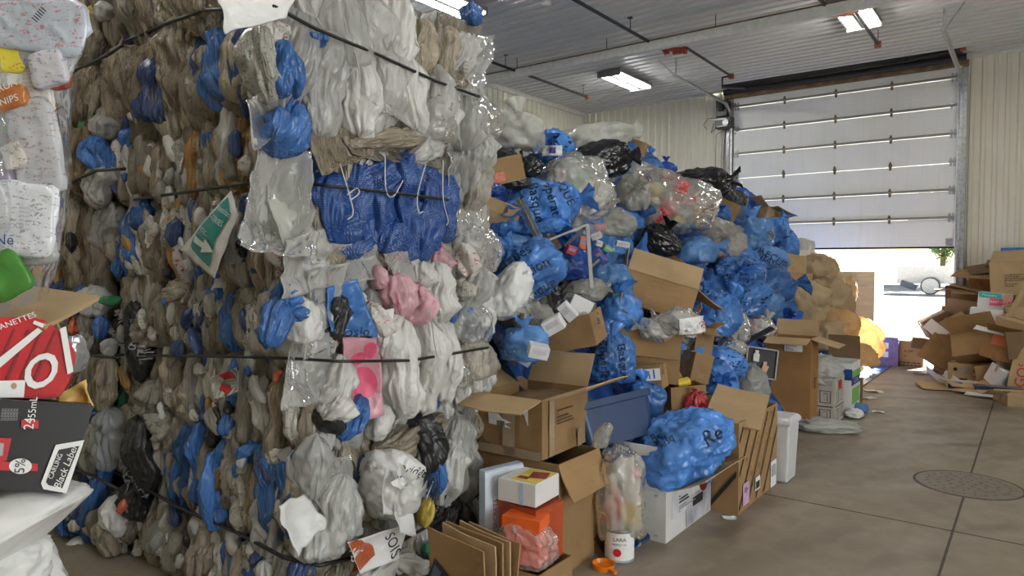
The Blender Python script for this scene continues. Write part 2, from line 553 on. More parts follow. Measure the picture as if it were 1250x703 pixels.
# pipe above the right end of the door
p0, p1 = at(1250, 35, Y=12.45), at(1182, 45, Y=12.45)
sp = empty('sprinkler_pipe', tuple(p1), label='black sprinkler pipe stepping down beside the door track', cat='pipe', group='sprinkler pipes under the ceiling')
m = MB(); m.tube([(2.2, 0, 0.02), (0, 0, 0), (-0.045, 0, -0.02), (-0.05, 0, -0.14), (-0.12, 0, -0.17), (-0.75, 0, -0.2)], 0.024, 8); m.build('pipe', M_dark, sp)
m = MB(); m.box((-0.045, 0, -0.015), (0.06, 0.06, 0.06)).box((-0.06, 0, -0.165), (0.07, 0.07, 0.05)); m.build('elbow', M_red, sp)
m = MB(); m.tube([(0.0, 0, 0), (0.0, 0, CEIL - p1[2] - 0.005)], 0.006, 5); m.build('hanger', M_dark, sp)


def lamp(x, y, label):
    e = empty('ceiling_lamp', (x, y, CEIL - 0.13), label=label, cat='lamp', group='strip lamps under the ceiling')
    m = MB(); m.box((0, 0, 0.045), (0.42, 1.2, 0.05)).box((0, 0.58, 0.0), (0.42, 0.035, 0.05)).box((0, -0.58, 0.0), (0.42, 0.035, 0.05)).box((0, 0, 0.08), (0.1, 1.0, 0.03))
    m.build('housing', plain('lamp_grey', (0.16, 0.16, 0.155), 0.5), e)
    m = MB(); m.box((0, 0, 0.008), (0.05, 1.12, 0.03)); m.build('divider', plain('lamp_grey', (0.2,) * 3), e)
    for sx in (-0.115, 0.115):
        m = MB()
        for q in (-0.04, 0.04): m.tube([(sx + q, -0.555, 0.004), (sx + q, 0.555, 0.004)], 0.0165, 8)
        m.build('tube', M_tube, e)
    for yy in (-0.4, 0.4):
        m = MB(); m.tube([(0, yy, 0.08), (0, yy, 0.12)], 0.006, 5); m.build('hanger', M_dark, e)
    return e


for x, y, lb in ((-5.72, 10.8, 'lit strip lamp above the far left corner of the heap'), (-5.72, 6.2, 'lit strip lamp just above the bale stack'), (-1.9, 9.62, 'lit strip lamp above the overhead door'),
                 (-5.72, 1.5, 'strip lamp over the bales, out of view'), (-1.9, 4.6, 'strip lamp over the aisle, out of view'), (-1.9, 0.0, 'strip lamp over the photographer, out of view'),
                 (2.6, 9.6, 'strip lamp over the far right floor, out of view'), (2.6, 4.6, 'strip lamp over the right floor, out of view'), (2.6, -0.4, 'strip lamp right of the photographer, out of view')):
    lamp(x, y, lb)
m = MB(); m.lathe([(0.0001, -0.04), (0.04, -0.038), (0.055, -0.02), (0.06, 0.0)], 16)
p = at(667, 3, Z=CEIL - 0.02)
tag(m.build('smoke_detector', M_whiteplas, None, tuple(p)), 'small round white detector on the ribbed ceiling', 'detector')

# ---- door opener on the back wall
p = at(883, 140, Y=BACK - 0.2)
op = empty('door_opener', tuple(p), label='black motor unit with loose wires on the wall by the overhead door', cat='motor')
m = MB(); m.box((0, 0, 0.10), (0.22, 0.22, 0.30)).box((0.03, 0.0, -0.16), (0.30, 0.2, 0.2)); bevel_me = bevel(m.mesh('housing'), 0.012); link('housing', bevel_me, M_black, op)
m = MB(); m.tube([(0.0, -0.13, 0.05), (0.0, -0.13, 0.22)], 0.055, 10); m.build('motor', M_dark, op)
m = MB(); m.box((-0.02, -0.115, -0.1), (0.24, 0.02, 0.03)).box((0.02, -0.115, -0.23), (0.2, 0.02, 0.025)); m.build('bracket', M_trim, op)
m = MB(); m.tube([(0.09, -0.11, -0.17), (0.09, -0.14, -0.17)], 0.06, 12); m.build('sprocket', M_galv, op)
for pts in ([(-0.12, 0, -0.05), (-0.3, 0.05, -0.02), (-0.42, 0.1, -0.12), (-0.38, 0.12, -0.2)], [(-0.1, 0, -0.2), (-0.25, 0.05, -0.3), (-0.22, 0.1, -0.12)], [(0, 0.05, -0.26), (-0.18, 0.12, -0.34), (-0.2, 0.15, -2.6)], [(0.05, 0.05, -0.26), (-0.02, 0.12, -0.5), (-0.06, 0.15, -2.7)]):
    m = MB(); m.tube(pts, 0.006, 5); m.build('wire', M_black, op)

# ---- outside the door
m = MB(); m.box((0, 90, -0.16), (300, 153.5, 0.2)); g = struct('ground_outside', m, M_asphalt)

# ------------------------------------------------------------------ materials of the goods
def film(name, c, alpha=1.0, rough=0.25, var=0.25, streak=None, transl=0.3, crinkle=0.35, cscale=26, stretch=(1, 1, 1), print_col=None, print_amt=0.6, pscale=9):
    """plastic film: tinted, glossy, crinkled, some light passing through it"""
    t = NT(name)
    v = t.coord(stretch)
    n1 = t.noise(v, 5, 4, 0.6)
    lo = tuple(q * (1 - var) for q in c); hi = tuple(min(1.0, q * (1 + var * 0.7)) for q in c)
    col = t.ramp(n1, [(0.28, lo), (0.72, hi)])
    oi = t.n('ShaderNodeObjectInfo')
    hs = t.n('ShaderNodeHueSaturation', ins={'Color': col, 'Saturation': 0.95})
    mr = t.n('ShaderNodeMapRange', ins={'Value': oi.outputs['Random'], 'To Min': 1 - var * 0.9, 'To Max': 1 + var * 0.6})
    t.l(mr.outputs[0], hs.inputs['Value'])
    col = hs.outputs[0]
    if streak:
        for k, (sc, amt) in enumerate(streak):
            n = t.noise(t.coord((7 + 3 * k, 7, 1.1)), 3.2 + k * 1.7, 4, 0.6)
            col = t.mix(t.ramp(n, [(0.56 + 0.03 * k, (0, 0, 0)), (0.68 + 0.03 * k, (amt,) * 3)]), col, sc)
    if print_col:                                                  # flat print scattered over the film
        a = t.noise(t.coord((1, 1, 3.2)), pscale, 1.5, 0.5)
        b = t.noise(t.coord((1, 1, 1)), pscale * 4.2, 1.0, 0.5)
        mm = t.n('ShaderNodeMath', operation='MULTIPLY', ins={0: t.ramp(a, [(0.56, (0, 0, 0)), (0.585, (1, 1, 1))]), 1: t.ramp(b, [(0.50, (0, 0, 0)), (0.53, (print_amt,) * 3)])})
        col = t.mix(mm.outputs[0], col, print_col)
    rg = t.n('ShaderNodeTexNoise', noise_type='RIDGED_MULTIFRACTAL', normalize=True, ins={'Vector': v, 'Scale': cscale * 1.15, 'Detail': 3.0, 'Roughness': 0.6, 'Lacunarity': 2.2, 'Distortion': 0.35})
    h = t.n('ShaderNodeMath', operation='MULTIPLY_ADD', ins={0: rg.outputs[0], 1: 1.6, 2: t.noise(v, cscale * 0.5, 3, 0.6, 0.6)})
    nm = t.bump(h.outputs[0], crinkle * 1.5, 0.011)
    sh = t.bsdf(col, rough, 0, nm, 0.55)
    if transl:
        tr = t.n('ShaderNodeBsdfTranslucent', ins={'Color': col})
        sh = t.n('ShaderNodeMixShader', ins={0: transl, 1: sh, 2: tr.outputs[0]}).outputs[0]
    if alpha < 1:
        tp = t.n('ShaderNodeBsdfTransparent', ins={'Color': tuple(1 - (1 - q) * 0.6 for q in [min(1, x / max(c)) for x in c]) + (1,)})
        sh2 = t.n('ShaderNodeMixShader', ins={0: alpha, 1: tp.outputs[0], 2: sh}).outputs[0]
        gl = t.n('ShaderNodeBsdfGlossy', ins={'Roughness': rough * 0.7, 'Normal': nm, 'Color': (1, 1, 1, 1)})
        fr = t.n('ShaderNodeFresnel', ins={'IOR': 1.35, 'Normal': nm})
        fm = t.n('ShaderNodeMath', operation='MULTIPLY', ins={0: fr.outputs[0], 1: 0.6})
        sh = t.n('ShaderNodeMixShader', ins={0: fm.outputs[0], 1: sh2, 2: gl.outputs[0]}).outputs[0] if alpha < 0.7 else sh2
    MATS[name] = t.done(sh)
    return MATS[name]


def make_cardboard(name, c, var=0.2):
    t = NT(name)
    v = t.coord()
    n1 = t.noise(v, 3.0, 5, 0.6)
    fl = t.n('ShaderNodeTexWave', bands_direction='X', ins={'Vector': v, 'Scale': 45.0, 'Distortion': 0.6, 'Detail': 1.0})
    oi = t.n('ShaderNodeObjectInfo')
    col = t.ramp(n1, [(0.25, tuple(q * (1 - var) for q in c)), (0.75, tuple(min(1, q * (1 + var * 0.5)) for q in c))])
    hs = t.n('ShaderNodeHueSaturation', ins={'Color': col})
    mr = t.n('ShaderNodeMapRange', ins={'Value': oi.outputs['Random'], 'To Min': 0.88, 'To Max': 1.12})
    t.l(mr.outputs[0], hs.inputs['Value'])
    sp = t.noise(t.coord((1, 1, 1)), 40, 3, 0.7)
    col = t.mix(t.ramp(sp, [(0.6, (0, 0, 0)), (0.8, (0.3, 0.3, 0.3))]), hs.outputs[0], tuple(q * 0.6 for q in c))
    MATS[name] = t.done(t.bsdf(col, 0.72, 0, t.bump(fl.outputs['Fac'], 0.10, 0.002), 0.25))
    return MATS[name]


M_card = make_cardboard('cardboard', (0.325, 0.20, 0.092))
M_card2 = make_cardboard('cardboard_pale', (0.45, 0.315, 0.17))
M_card3 = make_cardboard('cardboard_orange', (0.30, 0.155, 0.055))
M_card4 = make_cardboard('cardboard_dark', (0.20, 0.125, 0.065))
M_cardw = make_cardboard('cardboard_white', (0.66, 0.65, 0.63), 0.08)
M_cardedge = make_cardboard('cardboard_edge', (0.30, 0.2, 0.105))
M_ink = plain('black_ink', (0.016, 0.016, 0.018), 0.5)
M_inkb = plain('brown_ink', (0.07, 0.045, 0.025), 0.7)
M_paper = plain('paper_white', (0.78, 0.78, 0.77), 0.6, var=0.04)
M_inkw = plain('white_ink', (0.75, 0.75, 0.73), 0.5, var=0.03)
M_inkgrey = plain('grey_ink', (0.36, 0.36, 0.37), 0.5, var=0.05)
M_inkred = plain('red_ink', (0.52, 0.02, 0.03), 0.45)
M_inkpink = plain('pink_ink', (0.72, 0.10, 0.20), 0.45)
M_inkblue = plain('blue_ink', (0.02, 0.06, 0.24), 0.45)
M_inkgreen = plain('green_ink', (0.03, 0.30, 0.10), 0.45)
M_inkteal = plain('teal_ink', (0.0, 0.24, 0.215), 0.4)
M_tape = film('packing_tape', (0.42, 0.31, 0.19), 0.8, 0.12, 0.1, crinkle=0.1, transl=0)

BLUE = (0.06, 0.24, 0.66)
M_blue = film('blue_film', BLUE, 0.93, 0.17, 0.45, cscale=17, transl=0.2, crinkle=0.5)
M_blue2 = film('blue_film_printed', (0.055, 0.25, 0.70), 0.96, 0.2, 0.4, transl=0.2, print_col=(0.012, 0.014, 0.03), print_amt=0.95, pscale=11, cscale=17)
M_bluedk = film('blue_film_deep', (0.015, 0.095, 0.47), 0.96, 0.2, 0.4, cscale=18)
M_bluepale = film('blue_film_pale', (0.13, 0.34, 0.70), 0.82, 0.18, 0.35, cscale=16)
M_clear = film('clear_film', (0.68, 0.67, 0.62), 0.50, 0.2, 0.12, cscale=18, transl=0.25)
M_clearw = film('milky_film', (0.66, 0.66, 0.60), 0.78, 0.2, 0.15, cscale=16, transl=0.3)
M_clearg = film('grey_clear_film', (0.50, 0.49, 0.44), 0.70, 0.18, 0.2, cscale=18)
M_white = film('white_film', (0.86, 0.86, 0.84), 1.0, 0.3, 0.06, cscale=14, transl=0.2)
M_blackf = film('black_film', (0.012, 0.012, 0.013), 1.0, 0.16, 0.2, cscale=15, transl=0, crinkle=0.45)
M_blackm = film('black_film_matt', (0.022, 0.022, 0.022), 1.0, 0.33, 0.2, cscale=20, transl=0)
M_kraft = film('kraft_paper', (0.50, 0.36, 0.19), 1.0, 0.6, 0.12, cscale=9, transl=0.25, crinkle=0.5)
M_orange = film('amber_film', (0.92, 0.68, 0.36), 0.9, 0.35, 0.12, cscale=14, transl=0.65)
M_pinkf = film('pink_film', (0.72, 0.36, 0.42), 1.0, 0.25, 0.12, cscale=16, transl=0.2)
M_redf = film('red_film', (0.55, 0.03, 0.04), 1.0, 0.3, 0.2, cscale=18, transl=0.1)
M_greenf = film('green_film', (0.03, 0.22, 0.09), 1.0, 0.3, 0.2, cscale=18, transl=0.1)

FILM = {}
FILM['beige'] = film('bale_beige', (0.39, 0.33, 0.235), 1.0, 0.28, 0.38, [((0.10, 0.085, 0.06), 0.75), ((0.10, 0.16, 0.36), 0.55), ((0.66, 0.63, 0.55), 0.7)], 0.15, 0.55, 30, (2.3, 2.3, 0.4))
FILM['grey'] = film('bale_grey', (0.47, 0.435, 0.36), 0.9, 0.22, 0.3, [((0.16, 0.14, 0.11), 0.6), ((0.12, 0.2, 0.45), 0.45), ((0.75, 0.74, 0.7), 0.6)], 0.2, 0.5, 26, (2.3, 2.3, 0.4))
FILM['pale'] = film('bale_pale', (0.63, 0.625, 0.59), 0.92, 0.2, 0.22, [((0.3, 0.28, 0.24), 0.45), ((0.30, 0.42, 0.62), 0.35), ((0.82, 0.83, 0.83), 0.6)], 0.25, 0.45, 24, (1.5, 1.5, 0.6))
FILM['brown'] = film('bale_brown', (0.27, 0.19, 0.10), 1.0, 0.36, 0.45, [((0.06, 0.045, 0.03), 0.8), ((0.42, 0.26, 0.08), 0.5), ((0.45, 0.4, 0.3), 0.5)], 0.1, 0.55, 30, (2.3, 2.3, 0.4))
FILM['dun'] = film('bale_dun', (0.27, 0.22, 0.15), 1.0, 0.3, 0.4, [((0.05, 0.045, 0.04), 0.8), ((0.10, 0.13, 0.26), 0.5), ((0.46, 0.42, 0.33), 0.6)], 0.12, 0.55, 30, (2.3, 2.3, 0.4))
FILM['blue'] = film('bale_blue', (0.04, 0.17, 0.50), 1.0, 0.27, 0.4, [((0.015, 0.04, 0.15), 0.7), ((0.33, 0.38, 0.46), 0.6)], 0.12, 0.5, 24, (2.2, 2.2, 0.42))
FILM['navy'] = film('bale_navy', (0.035, 0.07, 0.20), 1.0, 0.3, 0.4, [((0.3, 0.28, 0.24), 0.6)], 0.1, 0.5, 26, (2.2, 2.2, 0.42))
FILM['white'] = film('bale_white', (0.74, 0.73, 0.69), 1.0, 0.3, 0.12, [((0.42, 0.39, 0.33), 0.4)], 0.2, 0.45, 22, (1.3, 1.3, 0.7))
FILM['clear'] = film('bale_clear', (0.67, 0.67, 0.65), 0.48, 0.13, 0.12, None, 0.25, 0.4, 20, (1.3, 1.3, 0.7))
FILM['black'] = film('bale_black', (0.02, 0.02, 0.02), 1.0, 0.36, 0.2, None, 0, 0.5, 22)
FILM['printed'] = film('bale_printed', (0.58, 0.55, 0.48), 1.0, 0.25, 0.2, [((0.25, 0.22, 0.17), 0.5)], 0.15, 0.5, 26, (2.2, 2.2, 0.42), (0.02, 0.13, 0.08), 0.6, 26)
FILM['redprint'] = film('bale_redprint', (0.62, 0.58, 0.54), 1.0, 0.25, 0.15, None, 0.15, 0.5, 26, (1.4, 1.4, 0.6), (0.45, 0.04, 0.04), 0.8, 20)
FILM['rust'] = film('bale_rust', (0.44, 0.24, 0.06), 1.0, 0.4, 0.4, [((0.12, 0.06, 0.02), 0.6)], 0.1, 0.55, 28, (2.2, 2.2, 0.42))
FILM['pink'] = film('bale_pink', (0.70, 0.40, 0.44), 1.0, 0.26, 0.15, [((0.6, 0.05, 0.14), 0.7)], 0.2, 0.45, 22)
FILM['green'] = M_greenf
FILM['orange'] = film('bale_orange', (0.62, 0.12, 0.03), 1.0, 0.3, 0.2, None, 0.1)
FILM['yellow'] = film('bale_yellow', (0.72, 0.52, 0.06), 1.0, 0.3, 0.2, None, 0.1)


def make_tarp():
    """woven blue tarpaulin with worn pale threads"""
    t = NT('blue_tarpaulin')
    v = t.coord((1, 1, 1))
    w1 = t.n('ShaderNodeTexWave', bands_direction='Z', ins={'Vector': v, 'Scale': 34.0, 'Distortion': 1.4, 'Detail': 1.0})
    w2 = t.n('ShaderNodeTexWave', bands_direction='Y', ins={'Vector': v, 'Scale': 34.0, 'Distortion': 1.4, 'Detail': 1.0})
    mm = t.n('ShaderNodeMath', operation='MULTIPLY', ins={0: w1.outputs['Fac'], 1: w2.outputs['Fac']})
    wear = t.noise(v, 8, 4, 0.6)
    f = t.n('ShaderNodeMath', operation='MULTIPLY', ins={0: t.ramp(mm.outputs[0], [(0.35, (0, 0, 0)), (0.6, (1, 1, 1))]), 1: t.ramp(wear, [(0.4, (0.05,) * 3), (0.65, (0.75,) * 3)])})
    col = t.mix(f.outputs[0], t.mix(t.noise(v, 4, 3), (0.008, 0.03, 0.15), (0.02, 0.095, 0.34)), (0.30, 0.36, 0.42))
    return t.done(t.bsdf(col, 0.3, 0, t.bump(mm.outputs[0], 0.3, 0.01), 0.5))


M_tarp = make_tarp()


def make_jumble():
    """loose packaging: colours stored on the pieces"""
    t = NT('mixed_packaging')
    a = t.n('ShaderNodeAttribute', attribute_name='Col')
    n = t.noise(t.coord(), 30, 3)
    col = t.mix(t.ramp(n, [(0.45, (0, 0, 0)), (0.6, (0.35,) * 3)]), a.outputs['Color'], (0.55, 0.53, 0.5))
    return t.done(t.bsdf(col, 0.35, 0, None, 0.5))


M_jumble = make_jumble()
PAL_MIX = [(0.66, 0.65, 0.62)] * 5 + [(0.4, 0.04, 0.04), (0.03, 0.12, 0.4), (0.05, 0.05, 0.06), (0.45, 0.3, 0.15), (0.06, 0.3, 0.1), (0.6, 0.45, 0.08), (0.25, 0.4, 0.6), (0.2, 0.2, 0.2)]
PAL_WHITE = [(0.7, 0.69, 0.66)] * 8 + [(0.5, 0.49, 0.46), (0.35, 0.34, 0.32), (0.5, 0.08, 0.08), (0.1, 0.35, 0.15), (0.1, 0.2, 0.45)]
PAL_BLUE = [(0.28, 0.38, 0.55)] * 4 + [(0.1, 0.25, 0.6), (0.3, 0.4, 0.55), (0.4, 0.06, 0.1), (0.05, 0.07, 0.12), (0.1, 0.35, 0.25)]
PAL_BLUE += [(0.04, 0.12, 0.4)] * 4
PAL_BRIGHT = [(0.7, 0.69, 0.66)] * 3 + [(0.55, 0.03, 0.03), (0.6, 0.05, 0.06), (0.75, 0.55, 0.05), (0.03, 0.3, 0.08), (0.3, 0.1, 0.03), (0.05, 0.05, 0.06), (0.7, 0.3, 0.05)]


def jumble_mesh(name, ell, n, seed, pal, size=(0.03, 0.12), shell=False):
    """n small cartons, tubs and wrappers filling an ellipsoid; colour on the faces"""
    r = random.Random(seed)
    mb = MB(); cols = []
    for k in range(n):
        while True:
            p = [r.uniform(-1, 1) for _ in range(3)]
            q = math.sqrt(sum(a * a for a in p))
            if 0.05 < q < 1: break
        if shell:
            s = (0.75 + 0.25 * r.random()) / q
            p = [a * s for a in p]
        c = [a * e for a, e in zip(p, ell)]
        a = r.uniform(*size); b = a * r.uniform(0.35, 1); d = a * r.uniform(0.2, 0.8)
        rot = [r.uniform(0, 2 * PI) for _ in range(3)]
        n0 = len(mb.f)
        if r.random() < 0.7: mb.box(c, (a, b, d), rot)
        else:
            ax = Euler(rot).to_matrix() @ Vector((0, 0, a * 0.5))
            mb.tube([Vector(c) - ax, Vector(c) + ax], [b * 0.45, b * 0.45], 8)
        col = r.choice(pal)
        cols += [col] * (len(mb.f) - n0)
    me = mb.mesh(name)
    at_ = me.color_attributes.new('Col', 'FLOAT_COLOR', 'CORNER')
    arr = []
    for p, c in zip(me.polygons, cols): arr += [c[0], c[1], c[2], 1.0] * len(p.vertices)
    at_.data.foreach_set('color', arr)
    return me


def core_mesh(name, half, seed):
    """dark crumpled inner mass"""
    n = 14
    V, Fs = bag_verts(half, seed, 16, 20, knot=False)
    return mesh(name, V, Fs)


# ------------------------------------------------------------------ bags
def bag_verts(half, seed, nv=30, nu=46, axis=(0, 0, 1), knot=True, boxy=2.5, lump=1.0, crease=1.35, flat=0.55, spin=None, facet=1.0):
    rr = random.Random(seed)
    th = np.linspace(0.0001, PI - 0.0001, nv)
    ph = np.linspace(0, 2 * PI, nu, endpoint=False)
    T, Ph = np.meshgrid(th, ph, indexing='ij')
    n = np.stack([np.sin(T) * np.cos(Ph), np.sin(T) * np.sin(Ph), np.cos(T)], -1).reshape(-1, 3)
    T, Ph = T.ravel(), Ph.ravel()
    pn = (np.abs(n) ** boxy).sum(1) ** (-1 / boxy)
    off = rr.random() * 50
    Q = n + off
    K = 46
    g = np.random.default_rng(seed)
    pk = g.normal(size=(K, 3)); pk /= np.linalg.norm(pk, axis=1)[:, None]
    dk = g.uniform(0.84, 1.12, K)
    dt = n @ pk.T
    fc = np.where(dt > 0.15, dk / np.maximum(dt, 0.15), 9.0).min(1)
    pn = pn * (1 - 0.55 * facet + 0.55 * facet * np.clip(fc, 0.6, 1.35))
    rad = pn * (1 + lump * (0.13 * noise(Q, 1.25, seed) + 0.10 * noise(Q, 2.4, seed + 1)))
    rad += crease * (0.050 * ridged(Q, 2.8, seed + 2) + 0.042 * ridged(Q + 0.12 * noise(Q, 3, seed + 6)[:, None], 5.6, seed + 3) + 0.024 * ridged(Q, 11.5, seed + 4) + 0.010 * ridged(Q, 23, seed + 5))
    P = n * rad[:, None]
    if knot:                                                       # gathered towards the neck
        g = np.exp(-(T / 0.62) ** 1.5)
        k = rr.randint(7, 11)
        pl = np.sin(k * Ph + 2.5 * noise(np.stack([np.cos(Ph), np.sin(Ph), T], -1), 1.4, seed + 5))
        P[:, :2] *= (1 + 0.20 * g * pl)[:, None]
        P[:, :2] *= (1 - 0.42 * np.exp(-(T / 0.34) ** 2))[:, None]
        P[:, 2] += 0.16 * np.exp(-(T / 0.3) ** 2)
    P *= np.array(half)
    ax = Vector(axis).normalized()
    M = np.array((Vector((0, 0, 1)).rotation_difference(ax)).to_matrix())
    if spin is None: spin = rr.random() * 6.28
    S = np.array(Euler((0, 0, spin)).to_matrix()) if knot else np.eye(3)
    if knot and abs(half[0] - half[1]) > 1e-6: S = np.eye(3)
    P = P @ S.T @ M.T
    zmin = P[:, 2].min()
    lim = zmin * flat
    low = P[:, 2] < lim
    P[low, 2] = lim + (P[low, 2] - lim) * 0.35                       # sags where it rests
    return P, grid_faces(nv, nu, True)


def knot_mesh(name, r, h, seed, axis):
    """flared ruffle of film above a tied neck"""
    rr = random.Random(seed)
    nv, nu = 9, 26
    V = []
    k = rr.randint(4, 6)
    lean = Vector((rr.uniform(-.4, .4), rr.uniform(-.4, .4), 0)) * h
    for i in range(nv):
        u = i / (nv - 1)
        q = r * (0.38 + 0.75 * u ** 1.3) if u > 0.12 else r * 0.5
        for j in range(nu):
            c = 2 * PI * j / nu
            w = q * (1 + 0.34 * u * math.sin(k * c + seed) + 0.16 * u * math.sin(2 * k * c + 1.7 * seed))
            V.append((w * math.cos(c) + lean.x * u * u, w * math.sin(c) * 0.75 + lean.y * u * u, h * (u + 0.22 * u * math.sin(2 * c + seed))))
    V = np.array(V)
    M = np.array((Vector((0, 0, 1)).rotation_difference(Vector(axis).normalized())).to_matrix())
    return mesh(name, V @ M.T, grid_faces(nv, nu, True))


def bag(name, label, c, half, mat, seed, axis=(0, 0, 1), knot=True, pal=None, nfill=70, fsize=(0.04, 0.14), group=None, cat='bag', parent=None, res=1.0, knot_r=None, **kw):
    c = np.array(c, float)
    V, Fs = bag_verts(half, seed, int(44 * res), int(68 * res), axis, knot, **kw)
    o = link(name, mesh(name, V, Fs), mat, parent, tuple(c), smooth=True)
    if parent is None: tag(o, label, cat, group)
    elif label: o['label'] = label
    ax = Vector(axis).normalized()
    if knot:
        kr = knot_r or min(half) * 0.42
        k = link('knot', knot_mesh('knot', kr, kr * 1.5, seed, axis), mat, o, tuple(ax * half[2] * 1.06), smooth=True)
    if pal:
        M = Vector((0, 0, 1)).rotation_difference(ax)
        f = link('contents', jumble_mesh('contents', [h * 0.80 for h in half], nfill, seed, pal, fsize, True), M_jumble, o)
        f.rotation_mode = 'QUATERNION'; f.rotation_quaternion = M
        f['kind'] = 'stuff'
        V2, F2 = bag_verts([h * 0.62 for h in half], seed + 9, 12, 16, axis, False)
        b = link('packed_core', mesh('packed_core', V2, F2), M_core, o, smooth=True)
    return o


def make_coremat():
    t = NT('packed_mass')
    v = t.coord()
    vo = t.n('ShaderNodeTexVoronoi', ins={'Vector': v, 'Scale': 14.0})
    col = t.ramp(t.n('ShaderNodeSeparateColor', ins={0: vo.outputs['Color']}).outputs[0], [(0.0, (0.12, 0.12, 0.12)), (0.25, (0.4, 0.39, 0.37)), (0.45, (0.06, 0.1, 0.22)), (0.6, (0.26, 0.25, 0.23)), (0.8, (0.22, 0.15, 0.09)), (0.92, (0.3, 0.06, 0.06))], 'CONSTANT')
    return t.done(t.bsdf(col, 0.5))


M_core = make_coremat()


# ------------------------------------------------------------------ folds, sheets
def fold_mesh(name, w, h, t, seed, pinch=(0.3, 0.3), pleat=1.0, nv=16, nu=None, lean=0.0):
    """a compressed fold of film standing out of a bale: x width, -y outwards, z height"""
    rr = random.Random(seed)
    v = np.linspace(0, 1, nv)
    nf = int(min(64, max(20, w * 1.6 / 0.0058))); nb = 6
    ph = np.concatenate([np.linspace(PI, 2 * PI, nf, endpoint=False), np.linspace(0, PI, nb, endpoint=False)])
    Vv, Ph = np.meshgrid(v, ph, indexing='ij')
    Vv, Ph = Vv.ravel(), Ph.ravel()
    e = np.minimum(Vv, 1 - Vv)
    prof = np.clip(e * 3.4, 0, 1) ** 0.75
    prof = np.where(Vv < 0.5, pinch[0] + (1 - pinch[0]) * prof, pinch[1] + (1 - pinch[1]) * prof)
    prof = prof * (0.03 + 0.97 * np.clip(e * (nv - 1), 0, 1))
    off = rr.random() * 90
    z = (Vv - 0.5) * h
    L = np.stack([z * 0, z * 0, z], -1) * 6 + off
    tw = 0.03 * noise(L, 1.3, seed + 8)
    Q = np.stack([np.cos(Ph) * w * 0.5 + tw, np.sin(Ph) * t * 0.6, z * 0.15], -1) + off
    f = rr.uniform(24, 40)
    am = pleat * min(0.034, 0.24 * min(w, t * 2))
    dis = am * (1.5 * (np.abs(noise(Q, f, seed)) ** 0.7 - 0.5) + 0.55 * (np.abs(noise(Q, f * 2.3, seed + 1)) - 0.4))
    Q2 = np.stack([np.cos(Ph) * w * 0.5, np.sin(Ph) * t, z * 0.7], -1) + off
    dis += am * (0.55 * ridged(Q2, 17, seed + 2) + 0.28 * ridged(Q2, 48, seed + 7))
    cx = w * (0.24 * noise(L, 1, seed + 3) + lean * (Vv - 0.5))
    cy = t * 0.35 * noise(L, 1.4, seed + 4)
    wid = 1 + 0.34 * noise(L, 1.3, seed + 6)
    cs, sn = np.cos(Ph), np.sin(Ph)
    x = np.sign(cs) * np.abs(cs) ** 0.8 * (w * 0.5 * prof * wid) + cs * dis * prof + cx
    y = sn * t * prof + np.sign(sn) * np.abs(sn) ** 0.5 * dis * prof + cy
    zz = z + h * 0.05 * noise(Q * 1.0, 20, seed + 5) * (0.3 + 0.7 * (1 - 2 * e))
    return mesh(name, np.stack([x, y, zz], -1), grid_faces(nv, len(ph), True))


def fold(bale, mat, x, y, z, w, h, t, seed, rz=0.0, tilt=0.0, name='film_fold', **kw):
    o = link(name, fold_mesh(name, w, h, t, seed, **kw), mat, bale, (x, y, z), smooth=True)
    o.rotation_euler = (0, tilt, rz)
    return o


def sheet_mesh(name, corners, bulge, n=(16, 16), seed=0, amp=0.02, freq=7, thick=0.004, jag=0.0, curl=0.0):
    """film or paper sheet over four corners (a, b along the top, c, d below), bulging and wrinkled, of real thickness"""
    a, b, c, d = [np.array(q, float) for q in corners]
    nu, nv = n
    U, Vv = np.meshgrid(np.linspace(0, 1, nu), np.linspace(0, 1, nv), indexing='ij')
    U, Vv = U.ravel()[:, None], Vv.ravel()[:, None]
    P = (a * (1 - U) + b * U) * (1 - Vv) + (d * (1 - U) + c * U) * Vv
    nrm = np.cross(b - a, d - a); nrm = nrm / np.linalg.norm(nrm)
    w = (np.sin(PI * U) * np.sin(PI * np.clip(Vv, 0, 1)))
    off = (noise(P, freq, seed) * amp + ridged(P, freq * 1.8, seed + 1) * amp * 0.6 + ridged(P, freq * 3.9, seed + 2) * amp * 0.25)[:, None]
    e = np.minimum(np.minimum(U, 1 - U), np.minimum(Vv, 1 - Vv))
    P = P + nrm * (bulge * w + off + curl * (np.clip(0.2 - e, 0, 1) / 0.2) ** 2 * 0.1)
    if jag: P += (np.stack([noise(P, 16, seed + 5), noise(P, 16, seed + 6), noise(P, 16, seed + 7)], -1) * jag * (e < 0.09))
    Fs = grid_faces(nu, nv)
    N = len(P)
    V = np.concatenate([P, P - nrm * thick])
    F2 = Fs + [tuple(i + N for i in f[::-1]) for f in Fs]
    rim = [i * nv for i in range(nu)] + [(nu - 1) * nv + j for j in range(1, nv)] + [i * nv + nv - 1 for i in range(nu - 2, -1, -1)] + [j for j in range(nv - 2, 0, -1)]
    for i in range(len(rim)):
        p, q = rim[i], rim[(i + 1) % len(rim)]
        F2.append((p, q, q + N, p + N))
    return mesh(name, V, F2)


